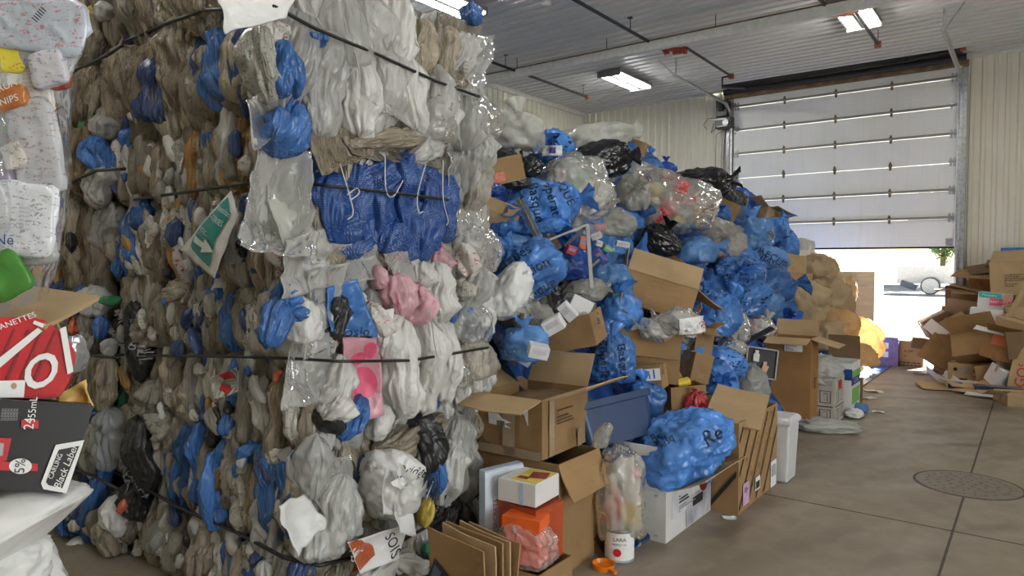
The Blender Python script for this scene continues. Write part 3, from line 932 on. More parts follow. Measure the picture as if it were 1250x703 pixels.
def slab_mesh(name, w, l, t=0.006, n=(5, 5), bend=0.0, warp=0.006, seed=0, taper=0.0, ragged=0.0):
    """board hinged on its x axis at the origin, running along +y, z thickness; bent along its length"""
    nx, ny = n
    top = []
    for j in range(ny):
        v = j / (ny - 1)
        a = bend * v
        y = l * (math.sin(a) / bend if abs(bend) > 1e-4 else v) if abs(bend) > 1e-4 else l * v
        z = l * (1 - math.cos(a)) / bend if abs(bend) > 1e-4 else 0
        for i in range(nx):
            x = (i / (nx - 1) - 0.5) * (w - taper * v * 2)
            top.append((x, y, z))
    P = np.array(top)
    P[:, 2] += warp * noise(P + seed * 3.1, 5, seed) * np.clip(P[:, 1] / max(l, 1e-6) * 3, 0, 1)
    if ragged: P[-nx:, 1] += ragged * noise(P[-nx:] + seed, 30, seed + 3)
    V = np.concatenate([P, P - np.array([0, 0, t])])
    N = len(P)
    Fs = []
    for j in range(ny - 1):
        for i in range(nx - 1):
            a = j * nx + i
            Fs += [(a, a + 1, a + nx + 1, a + nx), (a + N, a + nx + N, a + nx + 1 + N, a + 1 + N)]
    rim = list(range(nx)) + [j * nx + nx - 1 for j in range(1, ny)] + list(range(ny * nx - 2, (ny - 1) * nx - 1, -1)) + [j * nx for j in range(ny - 2, 0, -1)]
    for i in range(len(rim)):
        p, q = rim[i], rim[(i + 1) % len(rim)]
        Fs.append((p, p + N, q + N, q))
    return mesh(name, V, Fs)


# ------------------------------------------------------------------ lettering
def text_mesh(text, size, shear=0.0, sub=None, extrude=0.0, align='CENTER', spacing=1.0):
    cu = bpy.data.curves.new('lettering', 'FONT')
    cu.body = text; cu.size = size; cu.shear = shear; cu.align_x = align; cu.align_y = 'CENTER'
    cu.resolution_u = 3; cu.extrude = extrude; cu.space_character = spacing
    o = bpy.data.objects.new('lettering_tmp', cu)
    me = bpy.data.meshes.new_from_object(o)
    bpy.data.objects.remove(o); bpy.data.curves.remove(cu)
    me.name = 'lettering'
    if sub:
        bm = bmesh.new(); bm.from_mesh(me)
        bmesh.ops.triangulate(bm, faces=bm.faces[:])
        for _ in range(3):
            long = [e for e in bm.edges if e.calc_length() > sub]
            if not long: break
            bmesh.ops.subdivide_edges(bm, edges=long, cuts=1)
            bmesh.ops.triangulate(bm, faces=bm.faces[:])
        bm.to_mesh(me); bm.free()
    return me


def flat_text(parent, text, size, loc, rot, mat, shear=0.0, align='CENTER', spacing=1.0):
    """print on a flat face; letters lie in local xy of rot"""
    return link('lettering', text_mesh(text, size, shear, None, 0.0, align, spacing), mat, parent, loc, rot)


def wrap_mesh(me, target, base, u, v, name, mat, parent, eps=0.003, reach=0.6):
    """lay a flat mesh (x along u, y along v) onto the surface of target, seen along -(u x v); coordinates of target's mesh"""
    u, v = Vector(u).normalized(), Vector(v).normalized()
    n = u.cross(v).normalized()
    tm = target.data
    bvh = BVHTree.FromPolygons([q.co.copy() for q in tm.vertices], [tuple(p.vertices) for p in tm.polygons])
    base = Vector(base)
    last = 0.0
    for q in me.vertices:
        o = base + u * q.co.x + v * q.co.y + n * reach
        hit = bvh.ray_cast(o, -n)
        if hit[0] is not None: last = (hit[0] - base).dot(n)
        q.co = base + u * q.co.x + v * q.co.y + n * (last + eps)
    me.validate(); me.update()
    return link(name, me, mat, parent if parent else target)


def wrap_text(target, text, size, base, u, v, mat, shear=0.0, sub=None, eps=0.004):
    return wrap_mesh(text_mesh(text, size, shear, sub or size * 0.22), target, base, u, v, 'lettering', mat, target, eps)


def patch_mesh(w, h, n=10):
    bm = bmesh.new()
    bmesh.ops.create_grid(bm, x_segments=n, y_segments=n, size=0.5)
    for q in bm.verts: q.co.x *= w; q.co.y *= h
    me = bpy.data.meshes.new('patch'); bm.to_mesh(me); bm.free()
    return me


TOCAM_U = tuple(_rt)                                              # reading direction for print that faces the aisle


# ------------------------------------------------------------------ cartons
def wall_grid(w, h, t, n, seed, warp):
    """upright board in xz, centred on x, thickness along y"""
    nx, nz = n
    P = []
    for k in range(nz):
        for i in range(nx):
            P.append(((i / (nx - 1) - 0.5) * w, 0, k / (nz - 1) * h))
    P = np.array(P)
    e = np.sin(PI * (P[:, 0] / w + 0.5)) * (0.25 + 0.75 * np.sin(PI * np.clip(P[:, 2] / h, 0, 1)))
    P[:, 1] += warp * e * (noise(P + seed, 4.0 / max(w, h), seed) + 0.5)
    N = len(P)
    V = np.concatenate([P + [0, -t / 2, 0], P + [0, t / 2, 0]])
    Fs = []
    for k in range(nz - 1):
        for i in range(nx - 1):
            a = k * nx + i
            Fs += [(a, a + 1, a + nx + 1, a + nx), (a + N, a + nx + N, a + nx + 1 + N, a + 1 + N)]
    rim = list(range(nx)) + [j * nx + nx - 1 for j in range(1, nz)] + list(range(nz * nx - 2, (nz - 1) * nx - 1, -1)) + [j * nx for j in range(nz - 2, 0, -1)]
    for i in range(len(rim)):
        p, q = rim[i], rim[(i + 1) % len(rim)]
        Fs.append((p, p + N, q + N, q))
    return V, Fs


def carton(name, label, loc, size, rot=(0, 0, 0), mat=None, flaps=None, closed=False, seed=1, t=0.007, warp=0.012, cat='box', group=None, parent=None, flap_mat=None, seam=True):
    """cardboard box standing on its base centre; flaps: list of (side, angle in degrees, length, bend)"""
    mat = mat or M_card
    w, d, h = size
    e = empty(name, tuple(loc), rot, label, cat, group, None, parent)
    mb = MB()
    for (ww, yy, rz, k) in ((w, -d / 2 + t / 2, 0, 0), (w, d / 2 - t / 2, PI, 1), (d, -w / 2 + t / 2, -PI / 2, 2), (d, w / 2 - t / 2, PI / 2, 3)):
        V, Fs = wall_grid(ww - (2 * t if k > 1 else 0), h, t, (7, 7), seed + k, warp)
        if k in (0, 1): V = V @ np.array(Euler((0, 0, rz)).to_matrix()).T + np.array([0, yy, 0])
        else: V = V @ np.array(Euler((0, 0, rz)).to_matrix()).T + np.array([yy, 0, 0])
        mb.add(V, Fs)
    mb.box((0, 0, t / 2), (w - 2 * t, d - 2 * t, t))
    mb.build('body', mat, e)
    if closed:
        m = MB(); m.box((0, 0, h - t / 2 + 0.001), (w, d, t))
        lid = m.build('lid', mat, e)
        if seam:
            m = MB(); m.box((0, 0, h + 0.003), (w * 0.98, 0.05, 0.002)).box((w / 2 + 0.001, 0, h - 0.035), (0.002, 0.05, 0.07)).box((-w / 2 - 0.001, 0, h - 0.035), (0.002, 0.05, 0.07)); m.build('tape', M_tape, e)
    for q, (side, ang, ln, bend) in enumerate(flaps or []):
        ww = (w if side[0] == 'y' else d) * 0.985
        me = slab_mesh('flap', ww, ln, t * 0.9, (6, 6), bend, 0.010, seed + q * 7, 0.004, 0.004)
        o = link('flap', me, flap_mat or mat, e)
        rz = {'y-': PI, 'y+': 0, 'x+': -PI / 2, 'x-': PI / 2}[side]
        pos = {'y-': (0, -d / 2, h), 'y+': (0, d / 2, h), 'x+': (w / 2, 0, h), 'x-': (-w / 2, 0, h)}[side]
        o.matrix_local = Matrix.Translation(pos) @ Matrix.Rotation(rz, 4, 'Z') @ Matrix.Rotation(R(90 - ang), 4, 'X')
    return e


def face_frame(size, side):
    """(origin on the face at base centre, euler so that local xy lies in the face, x right, y up, z out)"""
    w, d, h = size
    return {'y-': ((0, -d / 2 - 0.006, 0), (PI / 2, 0, 0)), 'x+': ((w / 2 + 0.006, 0, 0), (PI / 2, 0, PI / 2)), 'x-': ((-w / 2 - 0.006, 0, 0), (PI / 2, 0, -PI / 2)), 'y+': ((0, d / 2 + 0.006, 0), (PI / 2, 0, PI))}[side]


def on_face(e, size, side, x, z, out=0.002):
    o, r = face_frame(size, side)
    M = Euler(r).to_matrix()
    return tuple(Vector(o) + M @ Vector((x, z, out))), r


def sticker(e, size, side, x, z, w, h, mat, name='label_sticker', out=0.001, rot=0.0, poly=None):
    p, r = on_face(e, size, side, x, z, out)
    m = MB()
    if poly: m.prism([(a * w, b * h) for a, b in poly], 0, 0.0015)
    else: m.box((0, 0, 0.0007), (w, h, 0.0015))
    o = m.build(name, mat, e)
    o.matrix_local = Matrix.Translation(p) @ Euler(r).to_matrix().to_4x4() @ Matrix.Rotation(rot, 4, 'Z')
    return o


def face_text(e, size, side, x, z, text, s, mat, rot=0.0, shear=0.0, out=0.0035, align='CENTER'):
    p, r = on_face(e, size, side, x, z, out)
    o = flat_text(e, text, s, None, None, mat, shear, align)
    o.matrix_local = Matrix.Translation(p) @ Euler(r).to_matrix().to_4x4() @ Matrix.Rotation(rot, 4, 'Z')
    return o


def text_lines(e, size, side, x, z, n, w, lh, mat, seed=0):
    """several rows of small print, too small to read"""
    r = random.Random(seed)
    p, rr_ = on_face(e, size, side, x, z, 0.0025)
    m = MB()
    for k in range(n):
        xx = -w / 2
        while xx < w / 2 - lh:
            ww = r.uniform(0.5, 2.2) * lh
            m.box((xx + ww / 2, -k * lh * 1.6, 0), (ww, lh * 0.72, 0.0012))
            xx += ww + lh * 0.5
            if r.random() < 0.12: break
    o = m.build('small_print', mat, e)
    o.matrix_local = Matrix.Translation(p) @ Euler(rr_).to_matrix().to_4x4()
    return o


def barcode(e, size, side, x, z, w, h, seed=0):
    r = random.Random(seed)
    p, rr_ = on_face(e, size, side, x, z, 0.003)
    m = MB(); xx = -w / 2
    while xx < w / 2:
        q = r.choice((0.02, 0.035, 0.055)) * w
        m.box((xx, 0, 0), (q, h, 0.001)); xx += q * r.uniform(1.6, 2.4)
    o = m.build('barcode', M_ink, e)
    o.matrix_local = Matrix.Translation(p) @ Euler(rr_).to_matrix().to_4x4()
    return o

# ------------------------------------------------------------------ the stacked bales of plastic film
AX0, AX1, AY0, AY1 = -4.22, -2.55, 1.85, 3.02
BX0, BX1, BY0, BY1 = -5.95, -4.27, 1.74, 3.1
A_Z = [0.0, 0.80, 1.54, 2.26, 2.96]
B_Z = [0.0, 0.70, 1.50, 2.42, 3.16]
M_strap = plain('strap_black', (0.012, 0.012, 0.012), 0.42)
M_wire = plain('bale_wire', (0.45, 0.44, 0.42), 0.35, 0.6)
M_cord = plain('white_cord', (0.55, 0.55, 0.58), 0.6)
M_balecore = film('bale_core', (0.17, 0.15, 0.12), 1.0, 0.5, 0.3, [((0.05, 0.05, 0.05), 0.6), ((0.3, 0.28, 0.24), 0.6)], 0, 0.4, 24, (1.5, 1.5, 0.4))


class Bale:
    def __init__(s, label, x0, x1, y0, y1, z0, z1, seed):
        s.x0, s.x1, s.y0, s.y1, s.z0, s.z1 = x0, x1, y0, y1, z0, z1
        s.o = np.array([(x0 + x1) / 2, (y0 + y1) / 2, z0])
        s.e = empty('film_bale', tuple(s.o), label=label, cat='bale', group='strapped film bales stacked in two columns')
        s.r = random.Random(seed); s.k = seed * 1000
        m = MB(); ins = 0.05
        m.box((0, 0, (z1 - z0) / 2), (x1 - x0 - 2 * ins, y1 - y0 - 2 * ins, z1 - z0 - 0.02))
        bm = bmesh.new(); me = m.mesh('core'); bm.from_mesh(me)
        bmesh.ops.subdivide_edges(bm, edges=bm.edges[:], cuts=9, use_grid_fill=True)
        bm.to_mesh(me); bm.free()
        P = np.array([v.co for v in me.vertices])
        D = np.stack([noise(P, 6, seed), noise(P, 6, seed + 1), noise(P, 9, seed + 2) * 0.3], -1) * 0.03
        for v, d in zip(me.vertices, D): v.co = v.co + Vector(d)
        link('core', me, M_balecore, s.e, smooth=True)

    def loc(s, p): return tuple(np.array(p, float) - s.o)

    def rows(s, zs, pal, wr, tr, face='L', span=None, over=0.35, hj=(.97, 1.14), skip=None):
        """rows of folds between the heights zs on the left (L, facing -y) or right (R, facing +x) face"""
        r = s.r
        a0, a1 = span or ((s.x0, s.x1) if face == 'L' else (s.y0, s.y1))
        for (za, zb) in zip(zs[:-1], zs[1:]):
            for layer in (0, 1):
                a = a0 + (r.uniform(0, wr[1]) if layer else 0)
                while a < a1 - wr[0] * 0.5:
                    w = r.uniform(*wr)
                    if layer and r.random() > over:
                        a += w * 0.9; continue
                    k = r.choice(pal)
                    h = (zb - za) * r.uniform(*hj) * (0.75 if layer else 1)
                    t = r.uniform(*tr)
                    c = a + w / 2
                    zc = (za + zb) / 2 + r.uniform(-0.03, 0.03) * (2 if layer else 1)
                    ins = (t * 0.35 if layer else t * 0.15) - r.uniform(0.0, 0.03)
                    if not (skip and skip(c, zc)):
                        s.k += 1
                        p = (c, s.y0 - ins + 0.02, zc) if face == 'L' else (s.x1 + ins - 0.02, c, zc)
                        fold(s.e, FILM[k], *s.loc(p), w * 1.25, h, t, s.k, 0 if face == 'L' else PI / 2, r.uniform(-0.10, 0.10), pinch=(r.uniform(.35, .75), r.uniform(.35, .75)), lean=r.uniform(-.3, .3))
                    a += w * r.uniform(0.8, 1.0)

    def scraps(s, n, zlo, zhi, face='L', pal=('white', 'blue', 'redprint', 'black', 'pale', 'printed', 'white', 'navy', 'grey', 'blue', 'pale', 'clear', 'beige', 'navy', 'redprint', 'rust')):
        """small torn ends of other films showing between the folds"""
        r = s.r
        for _ in range(n):
            s.k += 1
            a = r.uniform(s.x0 + .05, s.x1 - .05) if face == 'L' else r.uniform(s.y0 + .05, s.y1 - .1)
            z = r.uniform(zlo + .06, zhi - .06)
            w, h = r.uniform(.025, .07), r.uniform(.05, .16)
            o_ = r.uniform(.055, .085)
            p = (a, s.y0 - o_, z) if face == 'L' else (s.x1 + o_, a, z)
            fold(s.e, FILM[r.choice(pal)], *s.loc(p), w, h, r.uniform(.014, .026), s.k, 0 if face == 'L' else PI / 2, r.uniform(-.7, .7), name='film_scrap', pleat=1.9, nv=12)

    def lump(s, k, x, y, w, h, t, face='L', tilt=0.0, out=0.03, name='film_fold', label=None, pleat=1.0, pinch=(0.35, 0.35)):
        """one fold centred where the survey sights pixel x, y on a face; w, h in metres"""
        s.k += 1
        if face == 'L': w, h, t = w * .8, h * .92, t * .72
        p = at(x, y, Y=s.y0 - out) if face == 'L' else at(x, y, X=s.x1 + out)
        mat = FILM[k] if isinstance(k, str) else k
        o = fold(s.e, mat, *s.loc(p), w, h, t, s.k, 0 if face == 'L' else PI / 2, tilt, name=name, pinch=pinch, nv=18, pleat=pleat)
        if label: o['label'] = label
        return o

    def flap(s, mat, pix, face='L', out=0.08, bulge=0.06, amp=0.02, name='film_flap', label=None, seed=0, n=(18, 18), jag=0.01, freq=7):
        """hanging sheet whose four corners are sighted at pixels on a face"""
        q = []
        for i, (x, y) in enumerate(pix):
            o_ = out if not hasattr(out, '__len__') else out[i]
            q.append(s.loc(at(x, y, Y=s.y0 - o_) if face == 'L' else at(x, y, X=s.x1 + o_)))
        mat = FILM[mat] if isinstance(mat, str) else mat
        o = link(name, sheet_mesh(name, q, bulge, n, seed + s.k, amp, freq, 0.004, jag), mat, s.e, smooth=True)
        s.k += 7
        if label: o['label'] = label
        return o

    def puff(s, mat, x, y, half, face='R', out=0.05, axis=(0, 0, 1), knot=False, seed=0, name='film_bag', label=None, **kw):
        p = at(x, y, Y=s.y0 - out) if face == 'L' else at(x, y, X=s.x1 + out)
        mat = FILM[mat] if isinstance(mat, str) else mat
        return bag(name, label, s.loc(p), half, mat, seed, axis, knot, parent=s.e, **kw)

    def strap(s, pts, w=0.016, name='strap', mat=None):
        """flat band through world points"""
        P = [Vector(s.loc(p)) for p in pts]
        if name != 'strap':                                        # slack wire and cord hang in soft loops
            for _ in range(2):
                P = [P[0]] + [q for a, b in zip(P[:-1], P[1:]) for q in (a.lerp(b, .25), a.lerp(b, .75))] + [P[-1]]
        Q = []
        for i in range(len(P) - 1):
            for k in range(6 if name == 'strap' else 2): Q.append(P[i].lerp(P[i + 1], k / (6 if name == 'strap' else 2)))
        Q.append(P[-1])
        m = MB(); m.tube(Q, w * 0.5, 6)
        return m.build(name, mat or M_strap, s.e, smooth=True)


def left_pts(b, pix, out=0.095): return [at(x, y, Y=b.y0 - out) for x, y in pix]
def right_pts(b, pix, out=0.10): return [at(x, y, X=b.x1 + out) for x, y in pix]


# --- corner column, from the floor up
b1 = Bale('bottom bale of the corner stack with a knotted white sack and torn white film', AX0, AX1, AY0, AY1, A_Z[0], A_Z[1], 11)
b1.rows([0.0, 0.37, 0.84], ['beige'] * 5 + ['grey'] * 4 + ['blue', 'blue', 'white', 'pale', 'printed', 'navy'], (0.055, 0.12), (0.06, 0.11))
b1.rows([0.0, 0.40, 0.84], ['grey', 'pale', 'beige', 'clear'], (0.1, 0.2), (0.07, 0.11), 'R')
b1.strap(left_pts(b1, [(140, 575), (220, 620), (290, 650), (345, 680)]) + right_pts(b1, [(390, 690), (470, 672), (540, 632), (590, 600)], 0.12), 0.018)
for k, x, y, w, h, t, ti in (('blue', 235, 545, .20, .13, .08, .5), ('blue', 222, 590, .09, .34, .07, .35), ('white', 258, 592, .09, .15, .07, .2), ('black', 262, 535, .08, .1, .06, 0), ('grey', 190, 560, .12, .22, .09, .5), ('pale', 250, 655, .12, .35, .09, .2),
                            ('clear', 200, 655, .24, .30, .10, .5), ('blue', 160, 690, .10, .34, .08, .75), ('blue', 305, 552, .12, .12, .07, .5), ('redprint', 240, 575, .05, .12, .05, -.3), ('printed', 300, 610, .14, .35, .08, 0), ('printed', 340, 560, .14, .12, .07, 1.2), ('blue', 280, 680, .05, .2, .05, 0),
                            ('pale', 330, 640, .16, .30, .09, .1), ('white', 360, 590, .09, .14, .07, .2), ('blue', 345, 610, .05, .16, .05, -.1), ('clear', 385, 570, .22, .3, .08, .2), ('grey', 205, 520, .22, .16, .1, 1.0), ('beige', 170, 640, .14, .24, .1, .4), ('blue', 365, 560, .06, .1, .05, .4)):
    b1.lump(k, x, y, w, h, t, 'L', ti)
b1.flap(M_white, [(340, 618), (372, 602), (398, 640), (362, 678)], 'R', (0.16, 0.12, 0.12, 0.22), 0.03, 0.012, 'film_flap', 'torn white film sheet hanging from the bale', 3, jag=0.012)
b1.flap('clear', [(372, 560), (428, 556), (436, 640), (400, 645)], 'R', 0.12, 0.06, 0.02, seed=8)
b1.lump('pale', 410, 625, .22, .34, .10, 'R', .35, .10)
b1.lump('pale', 390, 655, .2, .2, .10, 'R', .1, .06)
sack = b1.puff(M_white, 475, 590, (0.165, 0.155, 0.235), 'R', 0.11, (0.65, -0.35, 0.25), True, 21, 'knotted_sack', 'white sack tied in a big knot', res=1.5, boxy=2.2, lump=0.6, crease=0.7, flat=0.9, knot_r=0.05)
b1.flap(M_white, [(478, 572), (500, 580), (507, 655), (488, 650)], 'R', (0.30, 0.28, 0.27, 0.29), 0.04, 0.016, 'sack_tail', 'loose tail of the tied sack', 5, jag=0.01)
b1.flap(M_white, [(468, 574), (484, 576), (490, 630), (466, 628)], 'R', (0.30, 0.30, 0.28, 0.27), 0.03, 0.014, 'sack_tail', None, 9, jag=0.01)
q_ = Vector(at(515, 565, X=b1.x1 + .12)) - Vector(b1.o) - Vector(sack.location)
tm = text_mesh('Bridgestone', 0.05, 0.25, 0.011)
for v_ in tm.vertices:                                             # the name bends round the sack
    a_ = -v_.co.x / 0.17; r_ = 0.17 + v_.co.y
    v_.co = Vector((r_ * math.sin(-a_) , r_ * math.cos(a_) - 0.17, 0))
wrap_mesh(tm, sack, Vector((0.1, 0.0, 0.075)) + Vector(_rt) * 0.105, Vector(_rt) * 0.75 + Vector((0, 0, -0.66)), Vector(_rt) * 0.66 + Vector((0, 0, 0.75)), 'lettering', M_ink, sack)
b1.lump('white', 456, 571, .07, .08, .05, 'R', .2, .16)
b1.lump('black', 510, 545, .22, .3, .10, 'R', -.4, .10, label='black film bunched above the white sack')
b1.lump('blue', 522, 575, .10, .26, .09, 'R', -.1, .11)
b1.lump('white', 545, 570, .18, .42, .11, 'R', .1, .06)
b1.lump('pale', 552, 540, .16, .30, .11, 'R', -.1, .05)
b1.lump('clear', 560, 580, .16, .36, .12, 'R', .1, .07)
b1.lump('yellow', 520, 625, .05, .15, .05, 'R', .3, .10)
b1.lump('black', 540, 650, .26, .40, .12, 'R', .2, .04, label='black film low on the bale')
b1.lump('black', 555, 610, .06, .16, .05, 'R', -.5, .12)
b1.lump(M_greenf, 537, 690, .10, .14, .05, 'R', .4, .14, name='green_netting', label='tangle of green netting', pleat=2.2)
b1.lump(M_greenf, 527, 676, .05, .16, .04, 'R', -.6, .14, name='green_netting', pleat=2.2)
ob = b1.flap(M_white, [(424, 662), (500, 638), (487, 682), (440, 700)], 'R', (0.2, 0.18, 0.2, 0.22), 0.05, 0.008, 'printed_sack', 'white and orange printed sack', 12, n=(26, 14), jag=0.003)
for (x, y, w, h, mt) in ((433, 678, .085, .14, FILM['orange']),):
    p_ = Vector(b1.loc(at(x, y, X=b1.x1 + .2)))
    wrap_mesh(patch_mesh(w, h, 12), ob, p_, Vector(_rt) + Vector((0, 0, .35)), Vector((0, 0, 1)) - Vector(_rt) * .35, 'print_band', mt, ob, 0.003)
wrap_text(ob, 'SOIS', 0.055, Vector(b1.loc(at(478, 668, X=b1.x1 + .2))), Vector(_rt) * .35 + Vector((0, 0, -1)), Vector(_rt) + Vector((0, 0, .35)), M_ink)
wrap_text(ob, 'MS', 0.045, Vector(b1.loc(at(432, 676, X=b1.x1 + .2))), Vector(_rt) * .35 + Vector((0, 0, -1)), Vector(_rt) + Vector((0, 0, .35)), M_inkw, eps=0.006)
b1.lump('white', 455, 700, .12, .34, .08, 'R', 1.35, .12)
b1.lump('white', 500, 688, .10, .28, .07, 'R', -.9, .12)
for seq in ([(520, 610), (535, 570), (545, 552)], [(548, 590), (541, 560), (556, 545)]):
    b1.strap(right_pts(b1, seq, 0.17), 0.005, 'wire', M_wire)

b2 = Bale('third bale from the top of the corner stack, showing pink film and white sacks', AX0, AX1, AY0, AY1, A_Z[1], A_Z[2], 12)
b2.rows([0.78, 1.19, 1.58], ['beige'] * 6 + ['grey'] * 5 + ['dun', 'blue', 'printed', 'pale'], (0.045, 0.10), (0.05, 0.09), over=0.3)
b2.rows([0.78, 1.19, 1.58], ['grey', 'pale', 'clear', 'white'], (0.12, 0.2), (0.06, 0.10), 'R')
b2.strap(left_pts(b2, [(140, 433), (200, 434), (260, 435), (345, 437)]) + right_pts(b2, [(415, 441), (500, 440), (550, 432), (596, 424)], 0.235), 0.014)
for k, x, y, w, h, t, ti in (('beige', 185, 405, .20, .13, .10, 1.1), ('beige', 205, 385, .14, .3, .1, -.1), ('blue', 205, 375, .09, .14, .06, -.2), ('navy', 250, 385, .13, .2, .07, .1), ('grey', 188, 490, .26, .26, .11, .2), ('blue', 255, 500, .05, .22, .05, 0), ('beige', 232, 490, .15, .22, .09, -.2),
                            ('grey', 270, 370, .16, .16, .09, .3), ('printed', 310, 400, .12, .28, .07, 0), ('orange', 337, 425, .03, .09, .04, 0), ('orange', 343, 460, .03, .07, .04, 0), ('blue', 290, 470, .05, .3, .05, 0), ('yellow', 338, 480, .03, .1, .04, 0), ('grey', 325, 500, .12, .34, .08, 0), ('printed', 360, 505, .09, .3, .06, 0),
                            ('white', 275, 350, .1, .1, .07, .4), ('blue', 272, 360, .1, .14, .07, -.2), ('beige', 225, 355, .18, .12, .09, 1.2), ('green', 152, 490, .04, .2, .05, .3)):
    b2.lump(k, x, y, w, h, t, 'L', ti)
lg = b2.flap('clear', [(253, 462), (290, 448), (292, 478), (262, 488)], 'L', 0.14, 0.04, 0.01, 'wrapper', 'small clear wrapper with a red, white and green print', 4, jag=0.006)
p_ = Vector(b2.loc(at(272, 468, Y=b2.y0 - .14)))
wrap_mesh(patch_mesh(.10, .03, 8), lg, p_ + Vector((0.01, 0, 0.035)), (1, 0, .25), (-.25, 0, 1), 'print_band', M_inkred, lg)
wrap_mesh(patch_mesh(.09, .03, 8), lg, p_ + Vector((-0.01, 0, -0.03)), (1, 0, -.2), (.2, 0, 1), 'print_band', M_inkred, lg)
wrap_text(lg, 'Village', .035, p_, (1, 0, .2), (-.2, 0, 1), M_inkgreen, eps=0.006)
# pink, white and blue goods on the right face
b2.lump('blue', 352, 378, .20, .10, .08, 'R', 1.1, .12)
b2.lump('blue', 333, 392, .10, .22, .06, 'R', .4, .14)
b2.puff('white', 366, 395, (.09, .08, .10), 'R', .12, seed=31, crease=1.3)
b2.flap('clear', [(365, 372), (398, 366), (410, 490), (345, 500)], 'R', (.12, .12, .14, .2), .10, .03, 'film_flap', 'long clear film sheet hanging down the bale edge', 2, (24, 24))
b2.flap('clear', [(376, 330), (425, 318), (414, 420), (372, 440)], 'R', .16, .06, .03, seed=3)
bf = b2.flap(M_blue, [(398, 352), (437, 340), (462, 412), (402, 406)], 'R', (.12, .14, .17, .15), .05, .014, 'film_flap', 'blue printed film flap', 5, (20, 20), jag=.004)
wrap_text(bf, 'oslo', .055, Vector(b2.loc(at(436, 409, X=b2.x1 + .16))) + Vector((0, 0, .012)), Vector(_rt) + Vector((0, 0, -.05)), (0, 0, 1), M_ink)
b2.lump('black', 405, 392, .10, .24, .07, 'R', .2, .10)
b2.lump('pink', 480, 362, .15, .22, .10, 'R', -.2, .10, label='pale pink film bag', pleat=.8)
b2.lump('pink', 500, 372, .16, .20, .10, 'R', .5, .09, pleat=.8)
pk = b2.lump('redprint', 460, 392, .10, .20, .08, 'R', -.4, .11)
pm_ = b2.flap(M_pinkf, [(417, 412), (462, 412), (467, 505), (432, 520)], 'R', (.13, .14, .13, .12), .06, .012, 'film_flap', 'pink and magenta printed film', 6, (20, 22), jag=.004)
for (x, y, w, h, a_) in ((440, 470, .12, .15, .2), (434, 440, .07, .05, .9), (452, 428, .05, .08, -.3)):
    p_ = Vector(b2.loc(at(x, y, X=b2.x1 + .13)))
    me_ = patch_mesh(w, h, 12)
    for v_ in me_.vertices:
        q = math.hypot(v_.co.x / w * 2, v_.co.y / h * 2)
        v_.co *= 1.0 if q < 1 else 1 / q
    wrap_mesh(me_, pm_, p_, Vector(_rt) + Vector((0, 0, a_)), Vector((0, 0, 1)) - Vector(_rt) * a_, 'print_patch', M_inkpink, pm_)
pe_ = b2.flap(M_white, [(455, 380), (480, 376), (478, 412), (456, 412)], 'R', .16, .02, .008, 'printed_film', None, 7, jag=.003)
wrap_text(pe_, 'ECO', .04, Vector(b2.loc(at(466, 391, X=b2.x1 + .16))), Vector(_rt) + Vector((0, 0, -.2)), (0, 0, 1), M_inkred)
b2.lump('white', 485, 450, .17, .50, .13, 'R', .05, .12, label='large white sack bulging under the strap', pleat=.55, pinch=(.55, .4))
b2.lump('white', 516, 445, .15, .48, .13, 'R', .0, .12, pleat=.55, pinch=(.5, .4))
b2.lump('white', 540, 440, .14, .44, .11, 'R', -.1, .10, pleat=.6)
b2.lump('white', 475, 410, .10, .24, .08, 'R', .5, .13)
b2.lump('white', 530, 360, .16, .34, .10, 'R', -.1, .06)
b2.lump('pale', 575, 350, .20, .30, .11, 'R', .3, .06)
b2.lump('printed', 563, 355, .10, .12, .10, 'R', 0, .10)
b2.puff('clear', 575, 400, (.10, .12, .12), 'R', .05, seed=33)
b2.lump('navy', 572, 405, .16, .14, .06, 'R', .2, .04)
b2.puff('grey', 575, 440, (.10, .16, .11), 'R', .05, seed=34)
b2.puff(FILM['clear'], 560, 462, (.06, .07, .06), 'R', .13, seed=35)
b2.lump('white', 404, 465, .12, .24, .08, 'R', .6, .10)
b2.lump('white', 405, 495, .12, .14, .08, 'R', .9, .12)
b2.lump('blue', 430, 510, .10, .22, .07, 'R', .4, .10)
b2.lump('white', 460, 515, .08, .18, .07, 'R', .2, .08)
b2.lump('black', 395, 510, .12, .10, .07, 'R', .9, .07)
b2.lump('beige', 500, 530, .13, .5, .09, 'R', 1.4, .06)
b2.strap(right_pts(b2, [(525, 375), (530, 420), (535, 440), (528, 455)], .26), .005, 'wire', M_wire)
b2.strap(right_pts(b2, [(556, 425), (562, 440), (566, 442), (557, 424)], .2), .005, 'cord', M_cord)
bk = b2.lump('black', 168, 415, .22, .48, .09, 'L', -.2, .06, label='black printed sack squeezed between two bales', pleat=.5)
for tx, sz, x, y in (('RF/ de', .07, 160, 388), ('PRODUIT DU CANADA', .04, 152, 405), ('BOIS', .07, 180, 432)):
    p_ = Vector(b2.loc(at(x, y, Y=b2.y0 - .06))) - Vector(bk.location)
    rot_ = Euler((0, .2, 0)).to_matrix()
    wrap_text(bk, tx, sz, rot_ @ p_ if False else p_, (.78, 0, -.62), (.62, 0, .78), M_inkgrey)

